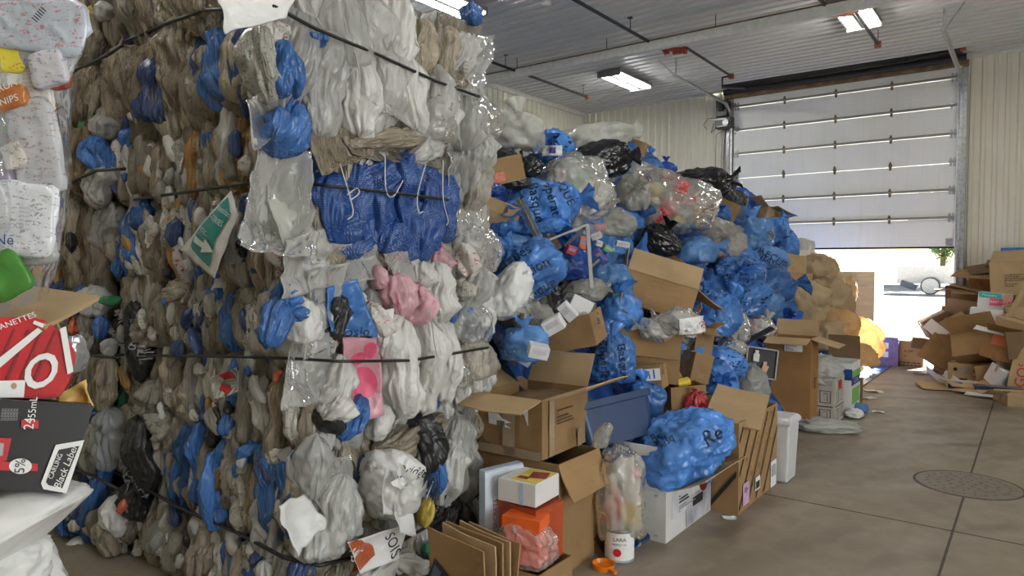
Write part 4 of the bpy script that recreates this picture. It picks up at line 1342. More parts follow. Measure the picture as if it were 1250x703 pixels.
b3 = Bale('second bale from the top of the corner stack, wrapped in blue tarpaulin', AX0, AX1, AY0, AY1, A_Z[2], A_Z[3], 13)
b3.rows([1.52, 1.96, 2.34], ['beige'] * 5 + ['dun'] * 3 + ['grey'] * 3 + ['blue', 'blue', 'redprint', 'white', 'rust', 'printed', 'navy'], (0.05, 0.11), (0.06, 0.10))
b3.rows([1.52, 1.9, 2.3], ['grey', 'pale', 'clear', 'beige'], (0.12, 0.2), (0.06, 0.10), 'R')
b3.strap(left_pts(b3, [(150, 246), (175, 242), (230, 234), (300, 224)]) + right_pts(b3, [(372, 224)], .06) + right_pts(b3, [(400, 227), (460, 233), (535, 242)], 0.185) + right_pts(b3, [(560, 246)], .06), 0.016)
for k, x, y, w, h, t, ti in (('blue', 185, 200, .10, .22, .08, 0), ('blue', 180, 265, .15, .22, .09, .1), ('redprint', 155, 200, .10, .30, .09, -.2), ('grey', 172, 210, .09, .3, .08, .2), ('white', 218, 182, .10, .24, .07, -.3), ('printed', 225, 195, .10, .3, .07, .1), ('pale', 212, 215, .12, .12, .07, .3),
                            ('clear', 135, 275, .30, .34, .12, .4), ('grey', 130, 320, .18, .26, .10, .5), ('beige', 190, 300, .14, .3, .09, 0), ('printed', 215, 280, .16, .26, .09, .2), ('blue', 150, 320, .07, .2, .06, .1), ('redprint', 165, 315, .12, .2, .07, .1), ('black', 213, 333, .07, .08, .06, 0), ('blue', 270, 335, .06, .24, .06, 0),
                            ('rust', 240, 200, .10, .4, .06, .1), ('beige', 262, 190, .12, .42, .09, 0), ('pale', 285, 180, .16, .5, .09, .15), ('blue', 163, 170, .14, .12, .07, .6), ('navy', 185, 165, .12, .12, .07, -.6), ('grey', 300, 300, .14, .40, .09, 0), ('clear', 300, 310, .13, .36, .11, 0)):
    b3.lump(k, x, y, w, h, t, 'L', ti)
# green and white printed bag sheet
gs = b3.flap(M_white, [(283, 233), (292, 262), (262, 340), (220, 305)], 'L', (.16, .2, .2, .16), -.03, .006, 'printed_bag', 'white bag sheet with a teal printed panel and an arrow', 2, (20, 24), jag=.002, freq=5)
a_, b_, c_, d_ = [Vector(b3.loc(at(x, y, Y=b3.y0 - .18))) for x, y in ((283, 233), (292, 262), (262, 340), (220, 305))]
uu = (c_ - d_).normalized(); vv = (a_ - d_).normalized()
nn = Vector((0, -1, 0))


def quad_patch(q, n=14):
    V, Fs = [], []
    for i in range(n):
        for j in range(n):
            s_, t_ = i / (n - 1), j / (n - 1)
            V.append((q[0] * (1 - s_) + q[1] * s_) * (1 - t_) + (q[3] * (1 - s_) + q[2] * s_) * t_)
    return mesh('patch', V, grid_faces(n, n))


def drop_on(target, me, name, mat, direction=(0, -1, 0), eps=.004):
    """move a patch along a direction onto the target surface"""
    n_ = Vector(direction)
    tm = target.data
    bvh = BVHTree.FromPolygons([q.co.copy() for q in tm.vertices], [tuple(p.vertices) for p in tm.polygons])
    for v_ in me.vertices:
        h_ = bvh.ray_cast(v_.co + n_ * .5, -n_)
        if h_[0] is not None: v_.co = h_[0] + n_ * eps
    me.update()
    return link(name, me, mat, target)


def L3(x, y): return Vector(b3.loc(at(x, y, Y=b3.y0 - .18)))
drop_on(gs, quad_patch([L3(277, 240), L3(289, 262), L3(272, 297), L3(243, 282)]), 'print_panel', M_inkteal)
drop_on(gs, quad_patch([L3(243, 283), L3(272, 298), L3(262, 326), L3(232, 300)]), 'print_panel', M_inkteal)
for pts in ([(244, 287), (262, 298), (259, 304), (241, 294)], [(262, 291), (271, 308), (253, 308), (258, 300)]):
    drop_on(gs, quad_patch([L3(*q) for q in pts], 8), 'arrow', M_paper, eps=.008)
u_ = (L3(290, 258) - L3(268, 244)).normalized(); v_ = Vector((-u_.z, 0, u_.x)) * (1 if u_.x > 0 else -1)
wrap_text(gs, 'plastiques/sacs', .034, L3(275, 255), u_, v_, M_paper, eps=.008)
wrap_text(gs, 'GROCERIES', .036, L3(268, 266), u_, v_, M_paper, eps=.008)
wrap_text(gs, 'PLASTIC.', .03, L3(256, 281), u_, v_, M_paper, eps=.008)
# tarpaulin and clear sheets on the right face
for (x, y, w, h, ti) in ((405, 255, .17, .34, .1), (432, 250, .16, .40, 0), (460, 248, .17, .44, -.05), (488, 248, .17, .46, .05), (515, 252, .17, .44, 0), (540, 255, .14, .38, 0), (420, 285, .22, .18, 1.2), (470, 292, .20, .18, .3), (510, 285, .18, .30, .4), (450, 215, .18, .2, .9), (500, 210, .2, .2, -.7)):
    b3.lump(M_tarp, x, y, w, h, .10, 'R', ti, .05, name='tarpaulin_fold', pleat=.7, pinch=(.6, .6))
for pts in ([(415, 200), (425, 232), (433, 262), (424, 268)], [(470, 190), (470, 236), (480, 243), (492, 220)], [(520, 200), (508, 240), (511, 262), (516, 258)], [(541, 195), (540, 245), (548, 270), (545, 275)], [(424, 238), (436, 228), (440, 236), (428, 244)]):
    b3.strap(right_pts(b3, pts, .19), .006, 'cord', M_cord)
b3.flap('dun', [(366, 150), (460, 160), (455, 190), (392, 214)], 'R', (.10, .08, .14, .16), .03, .012, seed=4)
b3.flap('beige', [(405, 143), (545, 176), (540, 205), (430, 190)], 'R', (.03, .03, .12, .13), .03, .012, seed=5)
b3.lump('beige', 470, 172, .10, .5, .07, 'R', 1.35, .08)
b3.lump('pale', 520, 185, .10, .3, .07, 'R', 1.2, .08)
bs = b3.flap('clear', [(318, 178), (382, 178), (388, 325), (290, 300)], 'R', (.10, .16, .20, .24), .16, .05, 'film_flap', 'big milky clear bag hanging open over the bale corner', 6, (30, 30), jag=.01)
b3.flap(M_clearw, [(330, 195), (376, 190), (382, 290), (345, 300)], 'R', (.10, .10, .1, .1), .05, .04, seed=8)
b3.flap('pale', [(350, 290), (395, 280), (405, 350), (340, 365)], 'R', (.18, .16, .16, .2), .06, .03, seed=9)
b3.flap('clear', [(385, 298), (460, 296), (470, 340), (390, 350)], 'R', .12, .05, .02, seed=10)
b3.flap('clear', [(465, 310), (495, 305), (515, 345), (490, 352)], 'R', .14, .03, .014, seed=11)
b3.flap('clear', [(548, 185), (590, 190), (600, 285), (552, 288)], 'R', (.12, .08, .08, .12), .05, .02, seed=12)
b3.lump('clear', 568, 200, .14, .36, .10, 'R', 0, .07)
b3.lump('pale', 585, 185, .14, .3, .10, 'R', .1, .05)
b3.puff('clear', 580, 310, (.10, .16, .14), 'R', .04, seed=41)
b3.lump('redprint', 568, 318, .10, .20, .08, 'R', -.2, .10)
b3.lump('pink', 540, 325, .22, .12, .07, 'R', .9, .04)
b3.lump('white', 515, 335, .14, .14, .08, 'R', .5, .08)
b3.lump('pink', 463, 338, .06, .12, .05, 'R', -.3, .12)
b3.lump('blue', 345, 155, .16, .26, .09, 'R', .4, .12, label='bright blue printed bag')
wrap_text(b3.e.children[-1], 'ne', .06, (0, -.05, -.04), (1, 0, 0), (0, 0, 1), M_ink)
b3.flap(M_clear, [(300, 118), (345, 100), (346, 148), (310, 185)], 'R', (.10, .16, .18, .18), .07, .02, seed=15)

b4 = Bale('topmost bale of the corner stack with thick rolls of milky film', AX0, AX1, AY0, AY1, A_Z[3], A_Z[4], 14)
b4.rows([2.26, 2.72, 3.16], ['dun'] * 5 + ['beige'] * 6 + ['grey'] * 2 + ['blue', 'navy'], (0.10, 0.24), (0.08, 0.15), over=0.4, hj=(.95, 1.2))
b4.rows([2.24, 2.62, 2.92], ['pale', 'clear', 'white', 'pale'], (0.14, 0.22), (0.08, 0.13), 'R', hj=(.95, 1.15), over=.2)
b4.strap(left_pts(b4, [(150, 52), (200, 30), (250, 12)], .12) + right_pts(b4, [(335, 8), (385, 35), (460, 66), (530, 98), (585, 118)], .21), 0.016)
for k, x, y, w, h, t, ti in (('dun', 130, 60, .30, .50, .13, .5), ('beige', 165, 100, .30, .44, .14, .35), ('dun', 195, 90, .34, .50, .15, .2), ('beige', 225, 80, .24, .5, .13, .05), ('navy', 247, 90, .08, .4, .08, 0), ('blue', 165, 45, .10, .14, .07, .6), ('blue', 152, 140, .06, .22, .06, .1), ('blue', 235, 112, .08, .14, .07, 0),
                            ('dun', 170, 20, .16, .34, .1, .2), ('grey', 205, 20, .16, .34, .1, -.1), ('beige', 240, 25, .16, .3, .1, .1), ('navy', 195, 20, .05, .3, .06, 0), ('yellow', 116, 15, .05, .14, .05, -.2), ('green', 258, 40, .04, .2, .05, 0), ('rust', 232, 5, .03, .14, .04, .2), ('orange', 258, 30, .03, .08, .04, .2)):
    b4.lump(k, x, y, w, h, t, 'L', ti)
for (k, x, y, w, h, ti) in (('clear', 345, 80, .20, .46, .15), ('pale', 395, 105, .19, .48, .05), ('white', 430, 110, .17, .46, 0), ('pale', 460, 112, .19, .46, 0), ('white', 490, 118, .17, .44, -.03), ('pale', 520, 125, .17, .40, 0), ('clear', 410, 40, .20, .32, .05), ('pale', 440, 35, .18, .34, 0), ('white', 475, 45, .18, .32, .05), ('beige', 505, 60, .18, .30, 0), ('beige', 530, 70, .16, .34, .15)):
    b4.lump(k, x, y, w, h, .13, 'R', ti, .06, pleat=.6, pinch=(.55, .55))
b4.lump('blue', 340, 85, .07, .24, .08, 'R', .1, .15)
b4.lump('blue', 352, 90, .06, .2, .07, 'R', -.3, .16)
b4.lump('redprint', 330, 42, .10, .12, .07, 'R', .3, .12)
b4.lump('printed', 318, 80, .12, .30, .09, 'R', -.2, .12)
b4.lump('blue', 385, 50, .08, .05, .05, 'R', .1, .16)
b4.lump('blue', 440, 145, .3, .06, .06, 'R', .5, .06)
b4.flap(M_white, [(255, -30), (372, -30), (350, 18), (276, 42)], 'R', (.24, .18, .26, .32), .04, .02, 'film_flap', 'white film sheet curling over the top corner', 21, jag=.01)
b4.flap('beige', [(532, 15), (590, 30), (565, 108), (525, 100)], 'R', (.10, .04, .1, .16), .05, .03, 'film_flap', 'yellowed film flap on the top bale', 23, jag=.012)
b4.flap('clear', [(570, 30), (606, 42), (590, 115), (548, 100)], 'R', (.0, .0, .1, .12), .06, .03, seed=24, jag=.012)
b4.flap('clear', [(478, 85), (512, 95), (520, 165), (452, 125)], 'R', (.18, .16, .16, .18), .05, .02, seed=25, jag=.01)
b4.puff('clear', 525, 152, (.11, .12, .13), 'R', .08, seed=51)
b4.puff('clear', 575, 150, (.13, .17, .13), 'R', .02, seed=52)
b4.lump('clear', 560, 150, .16, .30, .1, 'R', .1, .08)
b4.lump('blue', 577, 18, .1, .12, .06, 'R', .3, .04)
b4.lump('orange', 455, 12, .06, .09, .05, 'R', .2, .1)
for pts in ([(420, 20), (425, 45), (432, 50), (440, 15), (430, 48)], [(467, 40), (472, 62), (477, 60), (470, 20)], [(505, 42), (510, 60), (518, 50), (512, 78)], [(380, 5), (388, 25), (396, 35)], [(428, 52), (436, 70), (440, 100)], [(385, 60), (386, 100), (384, 130)]):
    b4.strap(right_pts(b4, pts, .2), .005, 'wire', M_wire)

# --- left column behind the foreground stack
c1 = Bale('bottom bale of the left column, partly behind the black case', BX0, BX1, BY0, BY1, B_Z[0], B_Z[1], 15)
c1.rows([0.0, 0.33, 0.74], ['beige'] * 4 + ['grey'] * 3 + ['blue', 'blue', 'pale', 'navy'], (0.07, 0.15), (0.06, 0.11))
c1.strap(left_pts(c1, [(70, 566), (112, 580), (150, 600)]), .016)
for k, x, y, w, h, t, ti in (('grey', 115, 545, .2, .4, .11, .4), ('clear', 130, 535, .22, .4, .12, .1), ('blue', 128, 565, .06, .4, .06, .2), ('blue', 115, 620, .12, .5, .09, .5), ('white', 100, 668, .14, .18, .09, .2), ('beige', 92, 615, .14, .3, .1, .3), ('black', 96, 640, .10, .12, .07, .4), ('beige', 135, 650, .14, .3, .1, 0), ('white', 142, 630, .14, .26, .1, .1), ('yellow', 127, 645, .06, .1, .05, 0), ('orange', 152, 618, .05, .1, .05, .2), ('blue', 108, 650, .12, .16, .08, .2), ('navy', 125, 512, .2, .12, .08, 1.2)):
    c1.lump(k, x, y, w, h, t, 'L', ti)
bk = b1.lump('black', 172, 555, .24, .46, .10, 'L', -.15, .10, label='black printed sack low on the bale', pleat=.5)
b1.lump('black', 170, 610, .22, .22, .11, 'L', .3, .06)
for tx, sz, x, y in (('ANA', .10, 155, 568), ('PRODUCT OF CANADA', .04, 166, 560)):
    p_ = Vector(b1.loc(at(x, y, Y=b1.y0 - .1))) - Vector(bk.location)
    wrap_text(bk, tx, sz, p_, (.45, 0, -.89), (.89, 0, .45), M_inkgrey)
b1.lump('white', 148, 640, .10, .22, .08, 'L', -.3, .08)
c2 = Bale('third bale from the top of the left column, behind the red case', BX0, BX1, BY0, BY1, B_Z[1], B_Z[2], 16)
c2.rows([0.68, 1.12, 1.54], ['beige'] * 4 + ['dun'] * 4 + ['navy', 'blue', 'grey'], (0.06, 0.13), (0.05, 0.10))
c2.strap(left_pts(c2, [(60, 428), (100, 432), (145, 437)]), .016)
for k, x, y, w, h, t, ti in (('navy', 45, 352, .3, .14, .08, .9), ('blue', 100, 370, .1, .24, .07, .1), ('pale', 115, 365, .20, .2, .10, .5), ('orange', 94, 397, .08, .14, .06, 0), ('grey', 110, 405, .16, .34, .09, 0), ('blue', 124, 400, .05, .16, .05, .2), ('green', 138, 367, .1, .06, .06, .1), ('dun', 130, 470, .14, .34, .09, 0), ('navy', 75, 360, .14, .2, .08, .5), ('pale', 135, 425, .08, .12, .06, .4)):
    c2.lump(k, x, y, w, h, t, 'L', ti)
c3 = Bale('second bale from the top of the left column, stained rusty brown', BX0, BX1, BY0, BY1, B_Z[2], B_Z[3], 17)
c3.rows([1.48, 2.02, 2.46], ['brown'] * 6 + ['rust'] * 2 + ['dun'] * 3 + ['beige'], (0.06, 0.13), (0.06, 0.11))
c3.strap(left_pts(c3, [(30, 252), (65, 240), (95, 218), (118, 208), (152, 206)], .11), .018)
for k, x, y, w, h, t, ti in (('rust', 80, 180, .14, .4, .1, .2), ('blue', 125, 190, .20, .24, .10, .1), ('pale', 125, 225, .18, .24, .09, .1), ('redprint', 120, 230, .12, .26, .09, .2), ('green', 103, 160, .04, .2, .05, 0), ('brown', 62, 200, .12, .5, .1, 0), ('brown', 75, 280, .12, .5, .09, 0), ('beige', 92, 275, .09, .5, .08, 0), ('pale', 125, 155, .18, .14, .09, .3), ('rust', 70, 320, .2, .12, .08, .8)):
    c3.lump(k, x, y, w, h, t, 'L', ti)
c4 = Bale('topmost bale of the left column, dusty grey-brown film', BX0, BX1, BY0, BY1, B_Z[3], B_Z[4], 18)
c4.rows([2.40, 2.86, 3.2], ['dun'] * 6 + ['beige'] * 4 + ['navy', 'blue'], (0.10, 0.2), (0.07, 0.13))
c4.strap(left_pts(c4, [(60, 110), (95, 84), (130, 68), (150, 55)], .12), .016)
for k, x, y, w, h, t, ti in (('dun', 95, 40, .22, .5, .12, .1), ('beige', 70, 125, .22, .44, .12, .3), ('dun', 100, 110, .2, .42, .12, .3), ('blue', 82, 130, .06, .3, .06, .1), ('beige', 112, 50, .2, .3, .11, .2), ('yellow', 114, 16, .05, .12, .05, .1), ('pale', 128, 15, .1, .12, .07, .4)):
    c4.lump(k, x, y, w, h, t, 'L', ti)

for b_, n_ in ((b1, 40), (b2, 34), (b3, 44), (b4, 16), (c1, 22), (c2, 18), (c3, 22), (c4, 8)): b_.scraps(n_, b_.z0, b_.z1)
for b_, n_ in ((b1, 14), (b2, 16), (b3, 6), (b4, 8)): b_.scraps(n_, b_.z0, b_.z1, 'R')

# ------------------------------------------------------------------ the heap of bagged recyclables behind the bales
YAWM = np.array(Euler((0, 0, YAW)).to_matrix())
PALS = {'mix': PAL_MIX, 'white': PAL_WHITE, 'blue': PAL_BLUE, 'bright': PAL_BRIGHT, None: None}
BSEED = [500]


def turn(o):
    """meshes drawn in the aisle's frame (x along the view's right, y inwards) turned into the room"""
    me = o.data
    n = len(me.vertices)
    a = np.empty(n * 3); me.vertices.foreach_get('co', a)
    a = a.reshape(-1, 3) @ YAWM.T
    me.vertices.foreach_set('co', a.ravel()); me.update()


def heap_bag(label, x, y, w, h, mat, axis='up', pal=None, D=None, nfill=60, depth=None, fsize=None, name='bag', cat='bag', group=None, floor_z=None, res=1.0, knot=True, sink=0.35, **kw):
    P = on_heap(x, y) if D is None else at(x, y, D=D)
    d = depth_of(P)
    hw, hh = w / 2 * d / FPX, h / 2 * d / FPX
    hd = depth / 2 if depth else (hw + hh) / 2
    P = P + _fh * hd * sink
    if floor_z is not None: P[2] = floor_z + hh
    ax = {'up': (0, 0, 1), 'front': (0, -1, .35), 'right': (1, -.15, .2), 'left': (-1, -.15, .2), 'upright': (.6, -.2, 1), 'upleft': (-.6, -.2, 1), 'down': (.1, -.6, -.6)}[axis]
    half = {'up': (hw, hd, hh), 'upright': (hw, hd, hh), 'upleft': (hw, hd, hh), 'front': (hw, hh, hd), 'down': (hw, hd, hh), 'right': (hh, hd, hw), 'left': (hh, hd, hw)}[axis]
    BSEED[0] += 13
    s = BSEED[0]
    if axis in ('up', 'upright', 'upleft') and knot: half = (half[0], half[1], half[2] * 0.86)
    o = bag(name, label, P, half, mat, s, ax, knot, PALS[pal], nfill, fsize or (0.22 * min(hw, hh), 0.75 * min(hw, hh)), group, cat, res=res, **kw)
    turn(o)
    for ch in o.children:
        ch.location = tuple(YAWM @ np.array(ch.location))
        if ch.rotation_mode == 'QUATERNION': ch.rotation_quaternion = Euler((0, 0, YAW)).to_quaternion() @ ch.rotation_quaternion
        elif ch.name.startswith('knot'): turn(ch)
        elif ch.name.startswith('packed'): turn(ch)
    return o, d


def bag_print(o, d, text, px, dx=0, dy=0, ang=0.0, mat=None, shear=0.0):
    """letters px pixels tall at dx, dy pixels from the bag's middle, turned by ang degrees"""
    s = d / FPX
    a = R(ang)
    rt = Vector(_rt); up = Vector((0, 0, 1))
    u = rt * math.cos(a) + up * math.sin(a); v = up * math.cos(a) - rt * math.sin(a)
    return wrap_text(o, text, px * s * 1.35, rt * dx * s - up * dy * s, u, v, mat or M_ink, shear, eps=0.006)


HB = heap_bag
# ridge
o, d = HB('clear bag of packaging with a knotted peak on top of the heap', 632, 166, 66, 62, M_clearw, 'up', 'white', nfill=80, sink=0)
o, d = HB('blue printed bag on the ridge behind the clear peaked bag', 673, 184, 48, 48, M_blue2, 'front', 'blue')
m_ = wrap_mesh(patch_mesh(24 * d / FPX, 12 * d / FPX, 10), o, Vector((0, 0, -0.02)), _rt, (0, 0, 1), 'paper_label', M_paper, o, .01)
wrap_mesh(patch_mesh(7 * d / FPX, 7 * d / FPX, 6), o, Vector((0, 0, -0.02)), _rt, (0, 0, 1), 'print_patch', plain('violet_ink', (.12, .06, .3)), o, .016)
o, d = HB('large translucent white bag lying across the top of the heap', 726, 172, 84, 44, M_clearw, 'right', 'white', nfill=40)
o, d = HB('shiny black bag lying below the large white bag', 723, 201, 78, 44, M_blackf, 'right', None, sink=-.25)
o, d = HB('blue bag end showing right of the shiny black bag', 757, 200, 26, 42, M_blue, 'upright', 'blue', sink=-.1)
o, d = HB('blue bag tucked below the ridge right of the white bag', 788, 197, 38, 26, M_blue2, 'upright', 'blue')
o, d = HB('small blue bag end beside the pointed black bag', 814, 206, 22, 20, M_bluedk, 'up')
o, d = HB('thin clear bag under the blue bags on the ridge', 785, 213, 52, 30, M_clear, 'left', 'white')
o, d = HB('pointed glossy black bag at the right end of the ridge', 848, 228, 80, 44, M_blackf, 'right', None, knot_r=.10)
o, d = HB('small black bag beside the cardboard box at the ridge', 645, 206, 34, 32, M_blackf, 'upleft')
o, d = HB('dark crumpled bag behind the small black bag', 628, 222, 40, 20, M_blackm, 'left')
# upper middle
o, d = HB('big clear bag of white packaging below the black bag', 702, 236, 90, 72, M_clear, 'down', 'white', nfill=110, sink=.1)
o, d = HB('blue bag printed in black with rainbow streaks of packaging', 664, 252, 80, 62, M_blue, 'right', 'blue', sink=.2, res=1.3)
bag_print(o, d, 'Basques', 13, -10, 0, -80)
bag_print(o, d, 'opérat', 12, 8, -8, -75)
bag_print(o, d, 'QUE', 11, 26, -14, -65)
o, d = HB('small blue bag end at the far left edge of the heap', 600, 232, 30, 18, M_bluedk, 'left')
o, d = HB('bright blue bag under the tan cardboard flap', 622, 272, 52, 42, M_blue, 'front', None)
o, d = HB('glossy blue bag below the metal strip', 668, 277, 40, 20, M_blue, 'right', 'blue', sink=0)
o, d = HB('huge clear bag of wrappers with red and blue bits', 812, 251, 116, 78, M_clear, 'left', 'bright', nfill=150, sink=.1, res=1.4)
o, d = HB('clear bag end with blue print left of the huge clear bag', 775, 240, 44, 50, M_clearg, 'front', 'white')
o, d = HB('clear bag spilling loose packages beside the white frame', 745, 275, 50, 44, M_clearg, 'up', 'mix', fsize=(.05, .12))
o, d = HB('small blue bag below the ridge box', 876, 262, 32, 24, M_blue, 'front')
o, d = HB('round clear grey bag of mixed plastic', 880, 298, 56, 54, M_clearg, 'front', 'white', nfill=90)
o, d = HB('black bag with gathered neck above the big carton', 806, 296, 50, 42, M_blackf, 'upright')
o, d = HB('pale blue bag showing flat boxes right of the black bag', 850, 307, 50, 38, M_bluepale, 'right', 'blue')
o, d = HB('tall pale blue bag at the right shoulder of the heap', 921, 290, 46, 52, M_bluepale, 'up', 'blue')
o, d = HB('bright blue bag right of the tall pale blue bag', 946, 284, 28, 42, M_blue, 'upright', None)
o, d = HB('blue bag on the right edge of the heap', 962, 305, 26, 30, M_blue, 'up', 'blue')
o, d = HB('round blue bag with black lettering on the right slope', 939, 320, 44, 38, M_bluepale, 'left', 'blue')
bag_print(o, d, 'RECUP', 9, 0, -5, -35); bag_print(o, d, 'BASQUES', 8, 4, 6, -35)
o, d = HB('deep blue knotted bag right of the big carton', 899, 337, 62, 44, M_blue2, 'front', None, sink=.1)
o, d = HB('second knotted blue bag below the deep blue one', 906, 366, 60, 44, M_blue2, 'upleft', None, sink=.0)
o, d = HB('large blue bag of folded packaging beside the brown paper sacks', 942, 352, 60, 44, M_blue, 'right', 'blue')
o, d = HB('dim bag with a pink box inside', 935, 378, 46, 36, M_bluepale, 'right', 'bright')
o, d = HB('dark blue bag behind the tall carton', 955, 392, 44, 30, M_bluedk, 'front')
o, d = HB('small blue bag beside the grey bag', 907, 322, 20, 20, M_blue, 'front')
# left middle, beside the bales
o, d = HB('blue bag of tubs printed with black words beside the bale stack', 640, 335, 92, 76, M_blue, 'upleft', 'blue', res=1.5, sink=.1, nfill=40)
for tx, dx, dy in (('Basques', -18, -18), ('opération', -2, 0), ('Banque', 14, 20)): bag_print(o, d, tx, 13, dx, dy, 30)
o, d = HB('thin blue bag lying above the printed one', 632, 300, 70, 26, M_bluepale, 'left', 'blue', sink=0)
o, d = HB('light blue bag with a pale tub inside', 665, 322, 50, 40, M_bluepale, 'up', 'blue')
o, d = HB('dark blue shiny bag left of the white frame post', 697, 325, 46, 52, M_bluedk, 'up', 'blue')
o, d = HB('white cloth-like sack wedged at the bale corner', 618, 360, 44, 76, M_white, 'upright', None, sink=0, knot=False)
o, d = HB('clear bag holding a clear tub', 634, 362, 34, 40, M_clear, 'up', 'white')
o, d = HB('clear bag of dark trays', 650, 393, 46, 44, M_clearg, 'front', None)
o, d = HB('pale blue film bag behind the open top carton', 640, 425, 60, 50, M_bluepale, 'up', 'blue')
o, d = HB('clear crumpled wrap stuffed beside the white frame', 712, 356, 46, 30, M_clearg, 'right', 'white', sink=0)
o, d = HB('pale blue bag right of the frame post', 745, 348, 50, 52, M_bluepale, 'up', 'blue', sink=.1)
o, d = HB('dark blue bag with pink lines left of the stacked cartons', 757, 390, 50, 66, M_blue, 'up', 'blue')
o, d = HB('blue bag with tall black letters behind the blue tote', 746, 442, 54, 66, M_blue, 'up', None, sink=-.1, res=1.3)
bag_print(o, d, 'Supérieur', 11, -12, 0, -85); bag_print(o, d, 'Basque', 11, 10, -4, -85)
o, d = HB('crumpled clear bag between the carton of trays and the blue bag', 725, 415, 40, 22, M_clear, 'right', 'white')
o, d = HB('blue bag beside the blue tote', 788, 492, 44, 54, M_blue, 'up', None)
# middle right
o, d = HB('blue bag with a green box inside, right of the cola bag', 876, 388, 50, 62, M_blue, 'upright', 'blue', sink=0)
o, d = HB('small blue printed bag under the big carton flap', 862, 368, 26, 34, M_blue2, 'up')
o, d = HB('clear bag of white scraps at the right slope', 898, 405, 34, 40, M_clear, 'front', 'white')
o, d = HB('clear bag with red packaging beside the tall carton', 930, 403, 38, 34, M_clear, 'upright', 'bright')
o, d = HB('blue bag speckled with black print behind the printed carton', 880, 446, 64, 44, M_blue2, 'left', 'blue')
o, d = HB('round blue bag beside the small carton', 872, 470, 50, 50, M_blue, 'front', 'blue')
o, d = HB('grey bag of dusty film left of the tall carton', 917, 470, 40, 46, M_clearg, 'up', None, knot=False)
o, d = HB('blue bag strip between the grey bag and tall carton', 932, 455, 16, 60, M_bluedk, 'up')
o, d = HB('clear crumpled bag left of the grey bag', 897, 430, 34, 32, M_clear, 'up', 'white')
# brown paper and amber film near the door
o, d = HB('tall brown paper sack standing open at the heap end', 1003, 338, 46, 56, M_kraft, 'upleft', None, knot=False, crease=1.3)
o, d = HB('brown paper sack drooping below the tall one', 985, 372, 56, 56, M_kraft, 'right', None, knot=False, crease=1.3)
o, d = HB('wrinkled brown paper bundle leaning to the right', 1015, 375, 52, 70, M_kraft, 'up', None, knot=False, crease=1.4)
o, d = HB('small brown paper twist beside the plywood crate', 1033, 356, 24, 32, M_kraft, 'up', None, knot=False, crease=1.4)
o, d = HB('brown paper trailing down to the printed cartons', 1010, 412, 40, 40, M_kraft, 'up', None, knot=False, crease=1.4)
o, d = HB('sunlit amber film bundle nearest the open door', 1052, 415, 56, 52, M_orange, 'right', None, knot=False, crease=1.8)
o, d = HB('sunlit amber film bundle under the brown paper', 1028, 402, 40, 44, M_orange, 'up', None, knot=False, crease=1.8)
o, d = HB('amber film scrap low behind the green printed carton', 1045, 436, 44, 26, M_orange, 'right', None, knot=False, crease=1.8)

# bags showing in the gaps between the others
rb = random.Random(77)
for k, (lb, c, mt) in enumerate((
    ('dark blue bag behind the black bag at the overhead door', (-3.6, 10.36, 2.43), M_bluedk),
    ('dark blue bag showing behind the carton of broken trays', (-2.86, 4.72, 1.32), M_bluedk),
    ('matt black bag behind the light blue bag with the tub', (-2.93, 4.2, 1.42), M_blackm),
    ('dusty clear bag at the far right shoulder of the heap', (-3.11, 11.46, 1.7), M_clearg),
    ('dark blue bag above the grey framed tray', (-2.39, 7.2, 0.62), M_bluedk),
    ('blue bag behind the white frame corner', (-3.29, 5.14, 1.96), M_blue),
    ('blue bag half hidden under the tall pale blue bag', (-2.99, 8.68, 1.52), M_blue),
    ('matt black bag in the gap right of the worn carton', (-2.61, 5.53, 0.94), M_blackm),
    ('blue bag behind the narrow leaning carton', (-2.46, 5.54, 0.73), M_blue),
    ('blue bag under the loose small packages', (-3.07, 5.34, 1.63), M_blue),
    ('blue bag peeking out beside the open carton at the right shoulder', (-3.27, 11.13, 1.94), M_blue),
    ('dark blue bag under the huge clear bag', (-3.26, 7.3, 1.91), M_bluedk),
    ('blue bag behind the right flap of the large tipped carton', (-2.72, 6.92, 1.12), M_blue),
    ('blue bag wedged between the worn carton and narrow carton', (-2.52, 5.08, 0.81), M_blue),
    ('blue bag behind the left end of the huge clear bag', (-3.29, 6.17, 1.97), M_blue),
    ('blue bag low behind the tall carton and brown paper', (-2.19, 9.64, 0.32), M_blue),
    ('blue bag deep in the gap above the tipped carton flap', (-2.85, 7.35, 1.3), M_blue),
)):
    s = rb.uniform(.24, .32)
    bag('bag', lb, c, (s, s * rb.uniform(.8, 1.1), s * rb.uniform(.75, .9)), mt, 3000 + k * 11, (rb.uniform(-.3, 1), rb.uniform(-.8, .3), rb.uniform(.1, 1)), rb.random() < .5, res=.75)

# the packed mass underneath
nx, ny = 70, 90
gx = np.linspace(-7.75, -1.8, nx); gy = np.linspace(3.35, 12.3, ny)
GX, GY = np.meshgrid(gx, gy, indexing='ij')
P0 = np.stack([GX.ravel(), GY.ravel(), GX.ravel() * 0], -1)
Z = heap_z(GX.ravel(), GY.ravel()) - 0.45 + .16 * noise(P0, 2.2, 5) + .10 * ridged(P0, 4.5, 6)
Z *= np.clip((12.3 - GY.ravel()) / .8, 0.05, 1)
Z = np.maximum(Z, 0.02)
V = np.stack([GX.ravel(), GY.ravel(), Z], -1)
N_ = len(V)
V = np.concatenate([V, np.stack([GX.ravel(), GY.ravel(), Z * 0 + 0.005], -1)])
Fs = grid_faces(nx, ny) + [tuple(i + N_ for i in f[::-1]) for f in grid_faces(nx, ny)]
rim = [i * ny for i in range(nx)] + [(nx - 1) * ny + j for j in range(1, ny)] + [i * ny + ny - 1 for i in range(nx - 2, -1, -1)] + [j for j in range(ny - 2, 0, -1)]
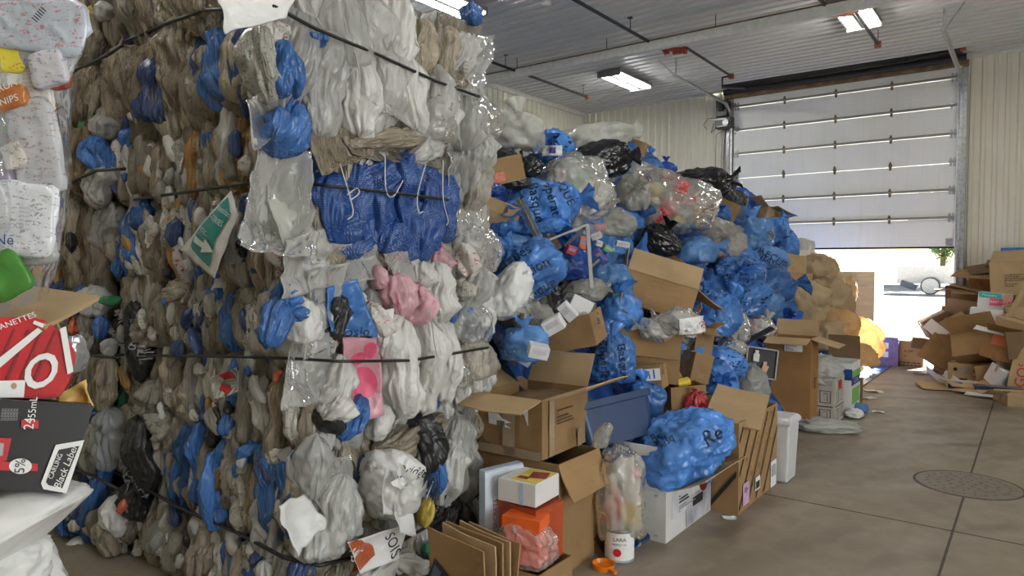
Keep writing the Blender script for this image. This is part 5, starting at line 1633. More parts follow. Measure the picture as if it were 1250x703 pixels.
for i in range(len(rim)):
    p_, q_ = rim[i], rim[(i + 1) % len(rim)]
    Fs.append((q_, p_, p_ + N_, q_ + N_))
t = NT('heap_mass')
vo = t.n('ShaderNodeTexVoronoi', ins={'Vector': t.coord(rnd=False), 'Scale': 5.0})
cc = t.n('ShaderNodeSeparateColor', ins={0: vo.outputs['Color']}).outputs[0]
col = t.ramp(cc, [(0, (.03, .1, .36)), (.35, (.02, .06, .22)), (.5, (.26, .25, .23)), (.65, (.05, .15, .42)), (.8, (.16, .1, .05)), (.9, (.02, .02, .02))], 'CONSTANT')
M_mass = t.done(t.bsdf(col, .3, 0, t.bump(t.noise(t.coord(rnd=False), 14, 4), .6, .05)))
hm = link('heap_mass', mesh('heap_mass', V, Fs), M_mass, None, smooth=True)
tag(hm, 'mass of crushed bags packed under the heap', 'heap', kind='stuff')


# ------------------------------------------------------------------ cartons and loose things in the heap
def put(x, y, D=None, lift=0.0):
    P = on_heap(x, y) if D is None else at(x, y, D=D)
    return P, depth_of(P)


def near(x, y, o=0.25): return at(x, y, D=depth_of(on_heap(x, y)) - o)


def vrot(rz, rx=0.0, ry=0.0):
    """euler for a thing turned rz degrees from facing the aisle, then tipped"""
    M = Matrix.Rotation(YAW, 4, 'Z') @ Euler((R(rx), R(ry), R(rz)), 'XYZ').to_matrix().to_4x4()
    return tuple(M.to_euler())


def carton_at(name, label, x, y, w, h, dep, rz, rx=0, ry=0, D=None, back=0.0, **kw):
    """carton whose front's middle is sighted at pixel x, y; w, h, dep in metres"""
    ds = depth_of(on_heap(x, y)) - 0.2
    if D and D > ds: w, h, dep = w * ds / D, h * ds / D, dep * ds / D
    P, d = put(x, y, min(D or ds, ds))
    rot = vrot(rz, rx, ry)
    M = np.array(Euler(rot).to_matrix())
    c = P + _fh * (dep * .5 + back) - M @ np.array([0, 0, h / 2])
    return carton(name, label, c, (w, dep, h), rot, **kw)


c_ = carton_at('carton', 'large open carton tipped forward in the middle of the heap', 802, 362, .66, .30, .42, -6, -6, 17, D=6.35, back=-.1, seed=61, flaps=[('y-', 2, .17, 0), ('x+', 118, .24, .3), ('x-', 12, .16, .1), ('y+', 8, .14, 0)], warp=.02, flap_mat=M_card2)
c_ = carton_at('carton', 'worn carton half full of clear bags under the tipped carton', 800, 432, .50, .44, .40, -14, 4, 4, D=5.7, seed=62, flaps=[('x-', 8, .24, .3), ('x+', 40, .22, .3), ('y-', 174, .20, .05)], warp=.02)
size_ = (.50, .40, .44)
o, d = heap_bag('crumpled clear bag in the mouth of the worn carton', 802, 404, 40, 28, M_clear, 'left', 'white', D=4.95, sink=.3)
o, d = heap_bag('clear cola bag with red lettering in the worn carton', 832, 396, 50, 36, M_clear, 'left', 'white', D=4.9, sink=.3)
wl_ = wrap_mesh(patch_mesh(34 * d / FPX, 20 * d / FPX, 10), o, Vector(_rt) * 10 * d / FPX, Vector(_rt) + Vector((0, 0, .1)), Vector((0, 0, 1)) - Vector(_rt) * .1, 'print_band', M_paper, o, .01)
bag_print(o, d, 'Coca', 12, 10, 0, 8, M_inkred, .3)
c_ = carton_at('carton', 'carton full of broken trays beside the white frame post', 700, 406, .40, .22, .32, -22, 6, -12, D=4.75, seed=63, flaps=[('x-', 100, .16, .3)], warp=.012)
jm = link('broken_tray', jumble_mesh('broken_tray', (.15, .12, .10), 26, 8, [(.6, .6, .6), (.7, .7, .7), (.06, .06, .06), (.3, .28, .22)], (.06, .16)), M_jumble, c_, (0, 0, .2)); jm['kind'] = 'stuff'
c_ = carton_at('carton', 'small carton with a printed logo under the worn carton', 795, 463, .26, .19, .24, -24, 0, -8, D=5.6, seed=64, closed=True)
sticker(c_, (.26, .24, .19), 'y-', .05, .11, .13, .08, M_paper, 'logo_panel')
face_text(c_, (.26, .24, .19), 'y-', .05, .11, 'n1', .09, M_inkblue)
face_text(c_, (.26, .24, .19), 'y-', .05, .05, 'made in', .025, M_ink)
c_ = carton_at('carton', 'narrow carton leaning right of the worn carton', 857, 420, .18, .30, .2, 12, 0, 8, D=6.4, seed=65, flaps=[('y-', 120, .14, .3), ('x+', 60, .1, .2)])
c_ = carton_at('carton', 'narrow carton below the leaning one', 853, 450, .20, .26, .2, 18, 0, 14, D=6.3, seed=66, closed=True)
c_ = carton_at('carton', 'small shallow carton with a yellow can behind the printed carton', 838, 485, .30, .18, .22, 10, 0, -3, D=5.6, seed=67, flaps=[])
m = MB(); m.tube([(-.05, 0, .16), (.05, .02, .17)], .035, 12); m.build('yellow_can', plain('can_yellow', (.7, .5, .05), .3), c_)
c_ = carton_at('carton', 'carton on the ridge beside the bales with an orange mark', 610, 207, .34, .22, .26, 28, 0, -14, D=6.0, seed=68, closed=True)
sticker(c_, (.34, .26, .22), 'y-', -.1, .05, .12, .07, FILM['orange'], 'orange_label')
c_ = carton_at('carton', 'small carton on the ridge right of the large white bag', 772, 184, .2, .16, .2, -30, 0, 20, D=8.4, back=-.3, seed=69, closed=True)
c_ = carton_at('carton', 'brown carton below the pointed black bag', 886, 256, .38, .28, .3, -10, 0, 25, D=9.6, seed=70, closed=True)
c_ = carton_at('carton', 'open carton at the right shoulder against the overhead door', 944, 268, .42, .28, .34, 20, 0, 20, D=10.6, seed=71, flaps=[('x-', 60, .2, 0), ('y-', 100, .18, .2)], mat=M_card2)
c_ = carton_at('carton', 'brown carton under the blue bags at the right edge', 963, 325, .5, .34, .4, 30, 0, 6, D=10.2, seed=72, closed=True, mat=M_card2)
c_ = carton_at('carton', 'flat brown carton behind the paper sacks', 966, 340, .6, .18, .4, 0, 0, 4, D=10.0, seed=73, closed=True, mat=M_card2)
P = near(614, 246)
fl = link('cardboard_sheet', slab_mesh('cardboard_sheet', .30, .24, .008, (7, 7), .5, .02, 5, .03, .01), M_card2, None, tuple(P), vrot(10, -65, 20))
tag(fl, 'bent tan cardboard flap above the blue bags beside the bale', 'cardboard')
P = near(838, 322)
fl = link('cardboard_sheet', slab_mesh('cardboard_sheet', .34, .3, .008, (7, 7), .2, .02, 6), M_card3, None, tuple(P), vrot(-30, -75, 35))
tag(fl, 'dark cardboard panel standing above the tipped carton', 'cardboard')
P = near(912, 322, .6)
fl = link('paper_sheet', slab_mesh('paper_sheet', .2, .16, .003, (6, 6), .8, .02, 7), M_paper, None, tuple(P), vrot(20, -60, 25)); tag(fl, 'white paper scrap below the clear grey bag', 'paper')
# metal strip and white frame
a_, b_ = near(632, 244, .35), near(656, 293, .3)
e = empty('metal_channel', tuple(b_), label='bent grey metal channel sticking out of the heap', cat='metal strip')
v_ = Vector(a_ - b_); qt = v_.to_track_quat('Z', 'Y')
m = MB(); L_ = v_.length; m.box((0, 0, L_ / 2), (.055, .004, L_)).box((-.0275, .015, L_ / 2), (.004, .03, L_)).box((.0275, .015, L_ / 2), (.004, .03, L_))
o = m.build('channel', M_galv, e); o.rotation_mode = 'QUATERNION'; o.rotation_quaternion = qt
e = empty('plastic_angle', tuple(at(718, 350, D=4.75)), label='white plastic frame corner poking out between the bags', cat='frame')
def _bar(p, q, w):
    m = MB(); v = Vector(q) - Vector(p); m.box((0, 0, v.length / 2), (w, w * .6, v.length))
    o = m.build('bar', plain('frame_white', (.34, .33, .30), .4), e, tuple(Vector(p) - Vector(e.location))); o.rotation_mode = 'QUATERNION'; o.rotation_quaternion = v.to_track_quat('Z', 'Y')
_bar(at(722, 352, D=4.75), at(717, 274, D=4.85), .026)
_bar(at(717, 274, D=4.85), at(662, 296, D=4.8), .022)
_bar(at(715, 277, D=4.87), at(690, 300, D=5.0), .024)
# loose packages near the frame
LP = [('small red tub lying by the frame', 697, 305, .07, .06, .06, (.45, .03, .03), 20), ('orange box by the frame post', 711, 296, .05, .09, .05, (.75, .18, .03), 8), ('white carton right of the frame post', 728, 288, .08, .05, .06, (.62, .6, .58), -20),
      ('red and white wrapper box on top of the loose packages', 733, 277, .09, .05, .06, (.6, .25, .2), -15), ('green tea box among the loose packages', 742, 304, .09, .05, .07, (.12, .35, .16), 30), ('purple and grey box among the loose packages', 733, 313, .05, .12, .05, (.16, .08, .3), -35),
      ('small white and red box left of the green box', 731, 297, .05, .04, .05, (.7, .6, .58), 15), ('silver can right of the loose packages', 760, 298, .11, .045, .05, (.55, .56, .58), 10), ('deep blue flat box low behind the post', 727, 322, .14, .05, .06, (.02, .07, .25), -40), ('white lidded box beside the open top carton', 657, 428, .11, .07, .09, (.62, .64, .66), 12),
      ('white box with a round cut-out beside the tray carton', 676, 396, .12, .09, .08, (.7, .7, .7), -30), ('white slim box leaning on the tray carton', 693, 380, .07, .12, .06, (.68, .68, .7), -40)]
for k, (lb, x, y, w, h, dp, c, rz) in enumerate(LP):
    P = near(x, y, .33)
    m = MB(); m.box((0, 0, 0), (w, dp, h)); me = bevel(m.mesh('package'), .004)
    e = link('package', me, plain('package_%d' % k, c, .4), None, tuple(P), vrot(rz * .6, 12, rz)); tag(e, lb, 'package')
    m = MB(); m.box((0, -dp / 2 - .001, h * .1), (w * .7, .002, h * .35)); m.build('print_panel', plain('package_print_%d' % k, tuple(min(1, q * .4 + .25) for q in c[::-1]), .4), e)
# black thing and small crate at the right shoulder
o, d = heap_bag('black bag with a torn paper corner against the overhead door', 897, 245, 28, 30, M_blackm, 'up', None)
P = near(908, 253, .3); fl = link('paper_sheet', slab_mesh('paper_sheet', .14, .2, .003, (6, 6), .6, .02, 9), plain('mint_paper', (.5, .68, .68), .5), None, tuple(P), vrot(-20, -70, 30)); tag(fl, 'pale mint paper strip beside the black bag', 'paper')
P = near(926, 445, .3)
e = carton('shadow_box', 'grey framed tray with small figures inside, propped on the heap', P + np.array([0, 0, -.12]), (.26, .10, .26), vrot(-10, -14, 8), M_dark, seed=74, warp=0, cat='tray')
m = MB()
for sx in (-.13, .13): m.box((sx, -.06, .13), (.012, .02, .27))
m.box((0, -.06, .0), (.27, .02, .012)).box((0, -.06, .26), (.27, .02, .012)); m.build('frame', plain('frame_grey', (.32, .31, .28)), e)
for k, (x, z, c) in enumerate(((-.05, .17, (.6, .6, .55)), (.03, .08, (.55, .3, .2)), (-.06, .06, (.05, .12, .35)))):
    m = MB(); m.box((x, -.062, z), (.05, .03, .07), (0, .3 * k, 0)).box((x, -.062, z + .05), (.03, .03, .03)); m.build('figure', plain('figure_%d' % k, c), e)
P = near(925, 412, .3); fl = link('cardboard_sheet', slab_mesh('cardboard_sheet', .36, .1, .012, (6, 4), 0, .01, 12), M_dark, None, tuple(P), vrot(0, 10, -28)); tag(fl, 'dark board edge slanting above the grey framed tray', 'board')

# ------------------------------------------------------------------ cartons and containers along the foot of the heap
def floor_carton(name, label, corner, size, **kw):
    """carton set square to the room; corner = its near right bottom corner"""
    w, d, h = size
    z = corner[2] if len(corner) > 2 else 0.0
    return carton(name, label, (corner[0] - w / 2, corner[1] + d / 2, z), size, kw.pop('rot', (0, 0, 0)), **kw)


S = (.56, .42, .60)
c = floor_carton('carton', 'tall worn carton under the open-topped carton beside the bales', (-1.95, 2.98), S, seed=101, flaps=[('y-', 176, .17, .05), ('x+', 160, .20, .15), ('x-', 150, .2, .1)], warp=.02)
sticker(c, S, 'x+', .09, .47, .10, .16, M_paper); barcode(c, S, 'x+', .09, .43, .08, .05, 3); text_lines(c, S, 'x+', .09, .53, 4, .08, .007, M_ink, 2)
for k, tx in enumerate(('Jacob', 'STYLE # 51', 'COLOR', 'TOTAL')): face_text(c, S, 'y-', -.14, .40 - k * .055, tx, .055, M_inkb)
S = (.42, .49, .32)
c = floor_carton('carton', 'open-topped carton with torn flaps on top of the tall worn carton', (-2.06, 2.97, .605), S, rot=(0, 0, R(2)), seed=102, flaps=[('y-', 98, .20, -.15), ('x+', 78, .27, .25), ('x-', 66, .19, .2), ('y+', 30, .20, .1)], warp=.012, flap_mat=M_card2)
sticker(c, S, 'y-', -.06, .20, .16, .11, M_paper, poly=[(-.5, .5), (-.2, .35), (.1, -.05), (.5, -.2), (.2, -.3), (.5, -.5), (-.45, -.4)])
sticker(c, S, 'y-', .09, .225, .07, .10, M_paper, poly=[(-.5, .5), (.5, .5), (.5, -.5), (.2, .0)])
barcode(c, S, 'y-', -.05, .165, .05, .03, 5)
text_lines(c, S, 'y-', -.16, .27, 4, .06, .008, M_inkb, 6); text_lines(c, S, 'y-', -.15, .07, 3, .08, .007, M_inkb, 7)
text_lines(c, S, 'x+', -.02, .24, 5, .17, .011, M_inkb, 8)
m = MB()
for q in range(4): m.box((.0, 0, 0), (.2, .0015, .0012)) if False else None
sticker(c, S, 'y-', .0, .13, .08, .26, M_tape, 'tape'); sticker(c, S, 'x+', -.16, .16, .05, .31, M_tape, 'tape'); sticker(c, S, 'x+', .14, .05, .05, .1, M_tape, 'tape')
sticker(c, S, 'y-', .0, .02, .41, .05, M_tape, 'tape')
o = bag('paper_wad', None, (0, .05, .2), (.16, .2, .09), M_card4, 881, knot=False, parent=c, res=.7)
# folded-flat cartons standing in front of the tall one
Q_ = at(607, 664, Z=.46); dr_ = np.array([math.cos(R(-10)), math.sin(R(-10)), 0])
P = Q_ - dr_ * .19
e = empty('folded_carton', (P[0], P[1], 0.0), (0, 0, R(-10)), 'folded-flat cartons standing against the bale foot', 'cardboard')
for k, (dy, h, w, rx, bend) in enumerate(((-.05, .45, .38, 3, .05), (-.025, .46, .37, 2, -.05), (.0, .47, .36, 0, .06), (.03, .47, .34, -2, .05), (.055, .46, .34, -1, -.06))):
    me = slab_mesh('board', w, h, .008, (6, 9), bend, .02, 31 + k)
    o = link('board', me, M_card if k % 2 == 0 else M_card2, e, (.02 * k, dy, 0)); o.rotation_euler = (R(90 + rx), 0, 0)
m = MB(); m.box((-.06, -.075, .2), (.26, .003, .13), (0, .45, 0)); m.build('printed_strip', M_ink, e)
for k in range(3):
    m = MB(); m.box((-.14 + .075 * k, -.078, .24 - .036 * k), (.05, .003, .08), (0, .45, 0)); m.build('picture', plain('picture_%d' % k, ((.1, .13, .2), (.3, .3, .33), (.75, .74, .7))[k]), e)
m = MB(); m.box((.14, -.074, .27), (.05, .003, .06)); m.build('green_mark', plain('dark_green', (.02, .07, .04)), e)
# low tray holding the shoe boxes
S = (.42, .30, .17)
tray = floor_carton('carton', 'low carton tray holding orange shoe boxes at the picture foot', (-1.84, 2.64), S, seed=103, flaps=[('y-', 178, .06, 0)], warp=.006)
def lifted(label, name, x0, x1, y0, y1, z0, z1, mat, rz=0.0, cat='box', rx=0.0):
    e = empty(name, ((x0 + x1) / 2, (y0 + y1) / 2, z0), (R(rx), 0, R(rz)), label, cat)
    m = MB(); m.box((0, 0, (z1 - z0) / 2), (x1 - x0, y1 - y0, z1 - z0)); link('body', bevel(m.mesh('body'), .003, 1), mat, e)
    return e, (x1 - x0, y1 - y0, z1 - z0)
M_shoe = plain('shoe_orange', (.80, .13, .02), .45)
M_shoed = plain('shoe_orange_dark', (.42, .07, .02), .45)
e, S = lifted('dull orange shoe box under the white flyer carton', 'shoe_box', -2.14, -1.89, 2.72, 2.93, .172, .43, M_shoed, -6)
m = MB(); m.box((0, 0, .262), (.256, .216, .03)); m.build('lid', M_shoed, e)
e, S = lifted('bright orange shoe box with a white tick inside the thin plastic bag', 'shoe_box', -2.05, -1.86, 2.64, 2.76, .20, .42, M_shoe, 12)
m = MB(); m.box((0, 0, .2), (.196, .126, .05)); m.build('lid', M_shoe, e)
sw = [(-.5, .1), (-.38, -.12), (-.2, -.2), (.05, -.1), (.5, .28), (.0, .02), (-.2, -.06), (-.36, -.03)]
sticker(e, S, 'y-', -.02, .155, .075, .10, M_inkw, 'tick_mark', -.003, poly=sw, rot=R(-75))
e, S = lifted('white flyer carton with a yellow lid label on the shoe boxes', 'carton', -2.13, -1.91, 2.70, 2.93, .463, .575, M_cardw, 4)
m = MB(); m.box((.03, 0, .1135), (.15, .2, .002)); m.build('yellow_label', plain('label_yellow', (.78, .62, .12)), e)
m = MB(); m.box((.05, .02, .1155), (.09, .1, .001), (0, 0, .3)).box((-.0, -.05, .1155), (.06, .04, .001)); m.build('print_patch', plain('maroon_ink', (.3, .06, .06)), e)
sticker(e, S, 'y-', .03, .055, .018, .11, plain('pale_blue', (.4, .52, .72)), 'blue_stripe', -.004)
e, S = lifted('thin white and blue carton standing on edge with red print', 'carton', -2.205, -2.155, 2.67, 2.92, .172, .60, plain('ice_blue', (.46, .55, .64), .4), -14)
sticker(e, S, 'x+', 0, .21, .25, .42, plain('pale_face', (.60, .66, .72), .4), 'front_panel', -.004)
leaf = [(0, .5), (.12, .28), (.26, .34), (.22, .08), (.42, .18), (.5, .02), (.4, -.06), (.2, -.28), (.05, -.24), (.03, -.5), (-.03, -.5), (-.05, -.24), (-.2, -.28), (-.4, -.06), (-.5, .02), (-.42, .18), (-.22, .08), (-.26, .34), (-.12, .28)]
sticker(e, S, 'x+', .05, .31, .10, .12, M_inkred, 'maple_leaf', -.002, poly=leaf)
face_text(e, S, 'x+', .02, .18, 'COUPS', .06, M_inkred, PI / 2, out=-.001); face_text(e, S, 'x+', -.06, .2, 'SECRETS', .04, M_inkred, PI / 2, out=-.001)
M_thin = film('thin_bag', (.85, .70, .68), .36, .3, .08, cscale=20, transl=.3)
o = bag('plastic_bag', 'thin whitish plastic bag wrapped round the bright orange shoe box', (-1.955, 2.715, .265), (.135, .10, .125), M_thin, 902, (.2, -.2, 1), False, lump=.6, boxy=3.0, res=1.3)
# paint tin, scoop, clear bag of bright packs
e = empty('paint_tin', (-1.82, 3.40, 0), label='white paint tin with a red spot at the foot of the clear bag', cat='tin')
m = MB(); m.lathe([(.0001, .002), (.082, .002), (.083, .012), (.08, .016), (.08, .172), (.084, .178), (.084, .186), (.074, .188), (.072, .178), (.0001, .176)], 32); m.build('can', M_galv, e, smooth=False)
m = MB(); m.lathe([(.0812, .02), (.0816, .02), (.0816, .168), (.0812, .168)], 32); lbw = m.build('paper_label', M_paper, e)
m = MB(); m.lathe([(.0001, .0), (.022, .0), (.022, .002), (.0001, .002)], 16); o = m.build('red_spot', M_inkred, e, tuple(Vector((.0835 * math.sin(.35), -.0835 * math.cos(.35), .065))), (PI / 2, 0, .35))
for tx, z, s in (('LARA', .135, .03), ('PROTECT OIL', .108, .013)):
    tm = text_mesh(tx, s, 0, .01)
    for v_ in tm.vertices:
        a_ = .5 + v_.co.x / .082; v_.co = Vector((.0828 * math.sin(a_), -.0828 * math.cos(a_), z + v_.co.y))
    link('lettering', tm, M_ink if s < .02 else M_inkb, e)
m = MB(); m.lathe([(.0001, .008), (.05, .008), (.058, .03), (.062, .03), (.056, .0), (.0001, .0)], 20); m.box((.08, 0, .015), (.05, .02, .012))
o = m.build('scoop', plain('orange_plastic', (.8, .22, .01), .35), None, (-1.83, 3.24, .0), (0, 0, -.4)); tag(o, 'small orange plastic scoop lying on the floor by the tin', 'scoop')
o, d = heap_bag('clear bag of bright packages behind the paint tin', 757, 594, 60, 112, M_clear, 'up', None, D=4.0, sink=0, knot=False, floor_z=.04, boxy=3.4, lump=.6)
hh = [v_.co.z for v_ in o.data.vertices]; r0 = random.Random(9)
for k, (x, y, w, h, cl, tx) in enumerate(((760, 570, .13, .13, (.62, .6, .57), ''), (745, 590, .10, .15, (.66, .64, .62), ''), (770, 600, .10, .18, (.66, .63, .6), ''), (752, 615, .12, .10, (.62, .12, .06), ''), (765, 622, .13, .10, (.72, .5, .05), ''), (745, 630, .12, .08, (.45, .06, .04), ''), (742, 575, .06, .14, (.03, .02, .02), ''), (772, 580, .05, .10, (.6, .05, .07), ''), (748, 600, .05, .06, (.62, .25, .18), ''), (775, 630, .05, .12, (.7, .52, .08), ''))):
    q = at(x, y, D=3.97) - np.array(o.location)
    m = MB()
    if k in (0, 1, 4): m.tube([(0, 0, -h / 2), (0, 0, h / 2)], w / 2, 18)
    else: m.box((0, 0, 0), (w, .1, h))
    m.build('package', plain('bright_pack_%d' % k, cl, .35), o, tuple(q), (r0.uniform(-.2, .2), r0.uniform(-.25, .25), YAW + r0.uniform(-.5, .5)))
# blue tote propped on a carton
c = carton('carton', 'plain carton under the blue tote', (-2.2, 3.80, 0), (.34, .36, .36), (0, 0, R(8)), closed=True, seed=104)
e = empty('storage_tote', tuple(at(748, 520, D=4.12) + _fh * .12 + np.array([0, 0, -.13])), (0, 0, 0), 'empty dark blue plastic tote tipped on top of a carton', 'tote')
e.rotation_euler = vrot(46, -2, 0)
e.rotation_euler = (Matrix.Rotation(YAW, 4, 'Z') @ Matrix.Rotation(R(-13), 4, 'Y') @ Matrix.Rotation(R(-12), 4, 'X') @ Matrix.Rotation(R(30), 4, 'Z')).to_euler()
def tote_shell(w, d, h, t):
    prof = [(1.0, h), (1.0, h + .0), (.97, h - .03), (.86, .0)]
    V, Fs = [], []
    def ring(sx, sy, z, r=.04, n=5):
        out = []
        for cx, cy, a0 in ((sx - r, sy - r, 0), (-sx + r, sy - r, PI / 2), (-sx + r, -sy + r, PI), (sx - r, -sy + r, 1.5 * PI)):
            for k in range(n):
                a = a0 + PI / 2 * k / (n - 1); out.append((cx + r * math.cos(a), cy + r * math.sin(a), z))
        return out
    rings = [ring(w * .43, d * .41, 0), ring(w * .47, d * .46, h - .05), ring(w * .47, d * .46, h - .045), ring(w * .5, d * .5, h - .04), ring(w * .5, d * .5, h), ring(w * .46, d * .45, h), ring(w * .42, d * .40, t)]
    n = len(rings[0])
    for q in rings: V += q
    for i in range(len(rings) - 1):
        for k in range(n): a, b = i * n + k, i * n + (k + 1) % n; Fs.append((a, b, b + n, a + n))
    Fs += [tuple(range(n))[::-1], tuple(range((len(rings) - 1) * n, len(rings) * n))]
    return V, Fs
V, Fs = tote_shell(.56, .36, .27, .006)
o = link('body', mesh('body', V, Fs), plain('tote_blue', (.018, .044, .118), .42), e)
o = bag('clear_wrap', 'loose twist of clear wrap hanging below the blue tote', at(735, 535, D=3.75), (.04, .03, .08), M_clear, 911, (.5, 0, 1), False, cat='film')
# white printed box with open flaps and a blue bag on it
S = (.36, .70, .31)
c = floor_carton('carton', 'white printed carton with open flaps in front of the striped carton', (-1.70, 3.74), S, seed=105, mat=M_cardw, flaps=[('x+', 72, .26, .2), ('y-', 5, .26, .0)], warp=.006, flap_mat=M_cardw)
fl_ = [q for q in c.children if q.name.startswith('flap')][0]; fl_.data.materials.clear(); fl_.data.materials.append(M_card2)
t = NT('grey_photo_print')
n1 = t.noise(t.coord((1, .6, 1.6), rnd=False), 6, 4); 
M_gphoto = t.done(t.bsdf(t.ramp(n1, [(.3, (.12, .12, .14)), (.5, (.4, .4, .43)), (.7, (.62, .62, .65))]), .4))
sticker(c, S, 'x+', .14, .10, .40, .18, M_gphoto, 'photo_print', -.004)
sticker(c, S, 'x+', -.1, .20, .34, .16, plain('silver_print', (.6, .6, .62)), 'text_panel', -.0045)
face_text(c, S, 'x+', -.05, .27, 'DASH CAM', .032, M_ink, out=-.002); 
text_lines(c, S, 'x+', -.05, .235, 3, .25, .012, M_ink, 4); text_lines(c, S, 'x+', -.05, .17, 3, .25, .009, M_inkgrey, 5)
shield = [(-.5, .5), (.5, .5), (.5, -.1), (.3, -.38), (0, -.5), (-.3, -.38), (-.5, -.1)]
sticker(c, S, 'x+', .22, .235, .15, .14, plain('maroon', (.17, .012, .018), .3), 'shield_print', -.002, poly=shield)
face_text(c, S, 'x+', .22, .255, 'Y nextbase', .022, M_inkw, out=.001)
m = MB(); m.box((.10, .05, .14), (.16, .02, .06)).tube([(.05, .05, .15), (.05, .03, .15)], .03, 12)
sticker(c, S, 'x+', .12, .14, .16, .055, M_ink, 'camera_print', -.002)
for x_, z_ in ((.12, .27), (.12, .03), (-.1, .02)): face_text(c, S, 'y-', x_, z_, 'TT', .022, M_ink, out=-.002)
o, d = heap_bag('large glossy blue bag slumped over the white printed carton', 832, 545, 110, 76, M_blue, 'upleft', 'blue', D=4.25, sink=.0, knot=False, res=1.6, nfill=14, crease=1.8)
bag_print(o, d, 'Re', 18, 26, -24, 20); bag_print(o, d, 'Basq', 9, -30, -18, 25)
# big carton with diagonal printed stripes
S = (.70, .83, .60)
c = floor_carton('carton', 'large carton printed with black diagonal stripes beside the white bin', (-1.52, 4.45), S, seed=106, flaps=[], warp=.008, mat=M_card)
def stripes(side, w, h, xs, lean, wd):
    for x in xs:
        m = MB()
        pts = [(x - wd / 2, .02), (x + wd / 2, .02), (x + wd / 2 + lean, h - .02), (x - wd / 2 + lean, h - .02)]
        lim = w / 2 - .012
        def clip(pts):
            out = []
            for sgn in (1, -1):
                src = out if sgn == -1 else pts
                res_ = []
                for i in range(len(src)):
                    a, b = src[i], src[(i + 1) % len(src)]
                    ia, ib = sgn * a[0] <= lim, sgn * b[0] <= lim
                    if ia: res_.append(a)
                    if ia != ib:
                        u = (sgn * lim - a[0]) / (b[0] - a[0]); res_.append((sgn * lim, a[1] + (b[1] - a[1]) * u))
                out = res_
            return out
        pts = clip(pts)
        if len(pts) < 3: continue
        p, r = on_face(c, S, side, 0, 0, -.002)
        m.prism(pts, 0, .0012); o = m.build('printed_stripe', M_ink, c); o.matrix_local = Matrix.Translation(p) @ Euler(r).to_matrix().to_4x4()
stripes('x+', .83, .6, [-.75 + .17 * k for k in range(9)], .42, .016)
stripes('y-', .70, .6, [-.75 + .3 * k for k in range(5)], .42, .03)
rr_ = random.Random(3)
for k in range(26):
    face_text(c, S, 'x+', rr_.uniform(-.36, .36), rr_.uniform(.12, .56), rr_.choice(('6', 'S', '9', '8', '4', '@')), .035, M_inkb, R(52), out=0)
for k in range(7): face_text(c, S, 'y-', rr_.uniform(.0, .31), rr_.uniform(.1, .56), rr_.choice(('6', 'S', '9')), .06, M_inkb, R(52), out=0)
face_text(c, S, 'y-', .05, .05, 'HAFFLE S', .05, M_inkb, out=0)
sticker(c, S, 'x+', -.28, .11, .12, .15, plain('pink_label', (.62, .36, .55)), 'pink_label', .0); text_lines(c, S, 'x+', -.28, .15, 3, .07, .008, M_ink, 3)
sticker(c, S, 'x+', -.04, .12, .10, .09, M_paper, 'label_sticker', .0); barcode(c, S, 'x+', -.04, .11, .08, .05, 12)
sticker(c, S, 'x+', .32, .10, .13, .19, M_paper, 'label_sticker', .0); text_lines(c, S, 'x+', .32, .16, 6, .1, .009, M_ink, 13)
o = link('cardboard_sheet', slab_mesh('cardboard_sheet', .36, .46, .01, (6, 6), .0, .01, 44), M_card2, None, tuple(at(893, 517, Y=4.50)), (R(20), R(8), R(12))); tag(o, 'pale cardboard sheet leaning inside the striped carton', 'cardboard')
o = link('cardboard_strip', slab_mesh('cardboard_strip', .10, .55, .01, (4, 8), .5, .006, 45), M_card, None, (-1.86, 4.86, .42), (R(62), R(-30), R(60))); tag(o, 'curved cardboard strip standing in the striped carton', 'cardboard')
o = bag('glove', 'red rubber glove standing in the striped carton', tuple(at(846, 497, Y=4.66)), (.06, .045, .10), M_redf, 921, (.1, 0, 1), True, cat='glove')
o = bag('glove', 'second red glove beside the first in the striped carton', tuple(at(858, 500, Y=4.7)), (.05, .045, .09), M_redf, 922, (-.2, 0, 1), True, cat='glove')
# white bin with lid
e = empty('waste_bin', (-1.545, 5.42, 0), (0, 0, R(0)), 'white plastic bin with a lid beside the striped carton', 'bin')
def frus(m, w0, d0, w1, d1, z0, z1):
    V = [(-w0 / 2, -d0 / 2, z0), (w0 / 2, -d0 / 2, z0), (w0 / 2, d0 / 2, z0), (-w0 / 2, d0 / 2, z0), (-w1 / 2, -d1 / 2, z1), (w1 / 2, -d1 / 2, z1), (w1 / 2, d1 / 2, z1), (-w1 / 2, d1 / 2, z1)]
    m.add(V, [(0, 3, 2, 1), (4, 5, 6, 7), (0, 1, 5, 4), (1, 2, 6, 5), (2, 3, 7, 6), (3, 0, 4, 7)])
M_bin = plain('bin_white', (.62, .63, .64), .35, var=.03)
m = MB(); frus(m, .19, .22, .225, .27, 0, .44); link('body', bevel(m.mesh('body'), .018, 3), M_bin, e, smooth=False)
m = MB(); frus(m, .245, .295, .25, .30, .435, .465); frus(m, .25, .30, .20, .24, .466, .49); link('lid', bevel(m.mesh('lid'), .008, 2), M_bin, e)
# tall carton
S = (.42, .30, .90)
c = floor_carton('carton', 'tall orange-brown carton with splayed flaps behind the white bin', (-1.74, 7.11), S, seed=107, mat=M_card3, flaps=[('y-', 118, .15, .3), ('x+', 108, .26, .1), ('y+', 12, .16, 0), ('x-', 80, .2, .3)], warp=.01, flap_mat=M_card2)
sticker(c, S, 'y-', .05, .80, .17, .07, M_paper); text_lines(c, S, 'y-', .05, .82, 4, .15, .009, M_ink, 21); text_lines(c, S, 'x+', 0, .5, 6, .1, .012, M_inkb, 22)
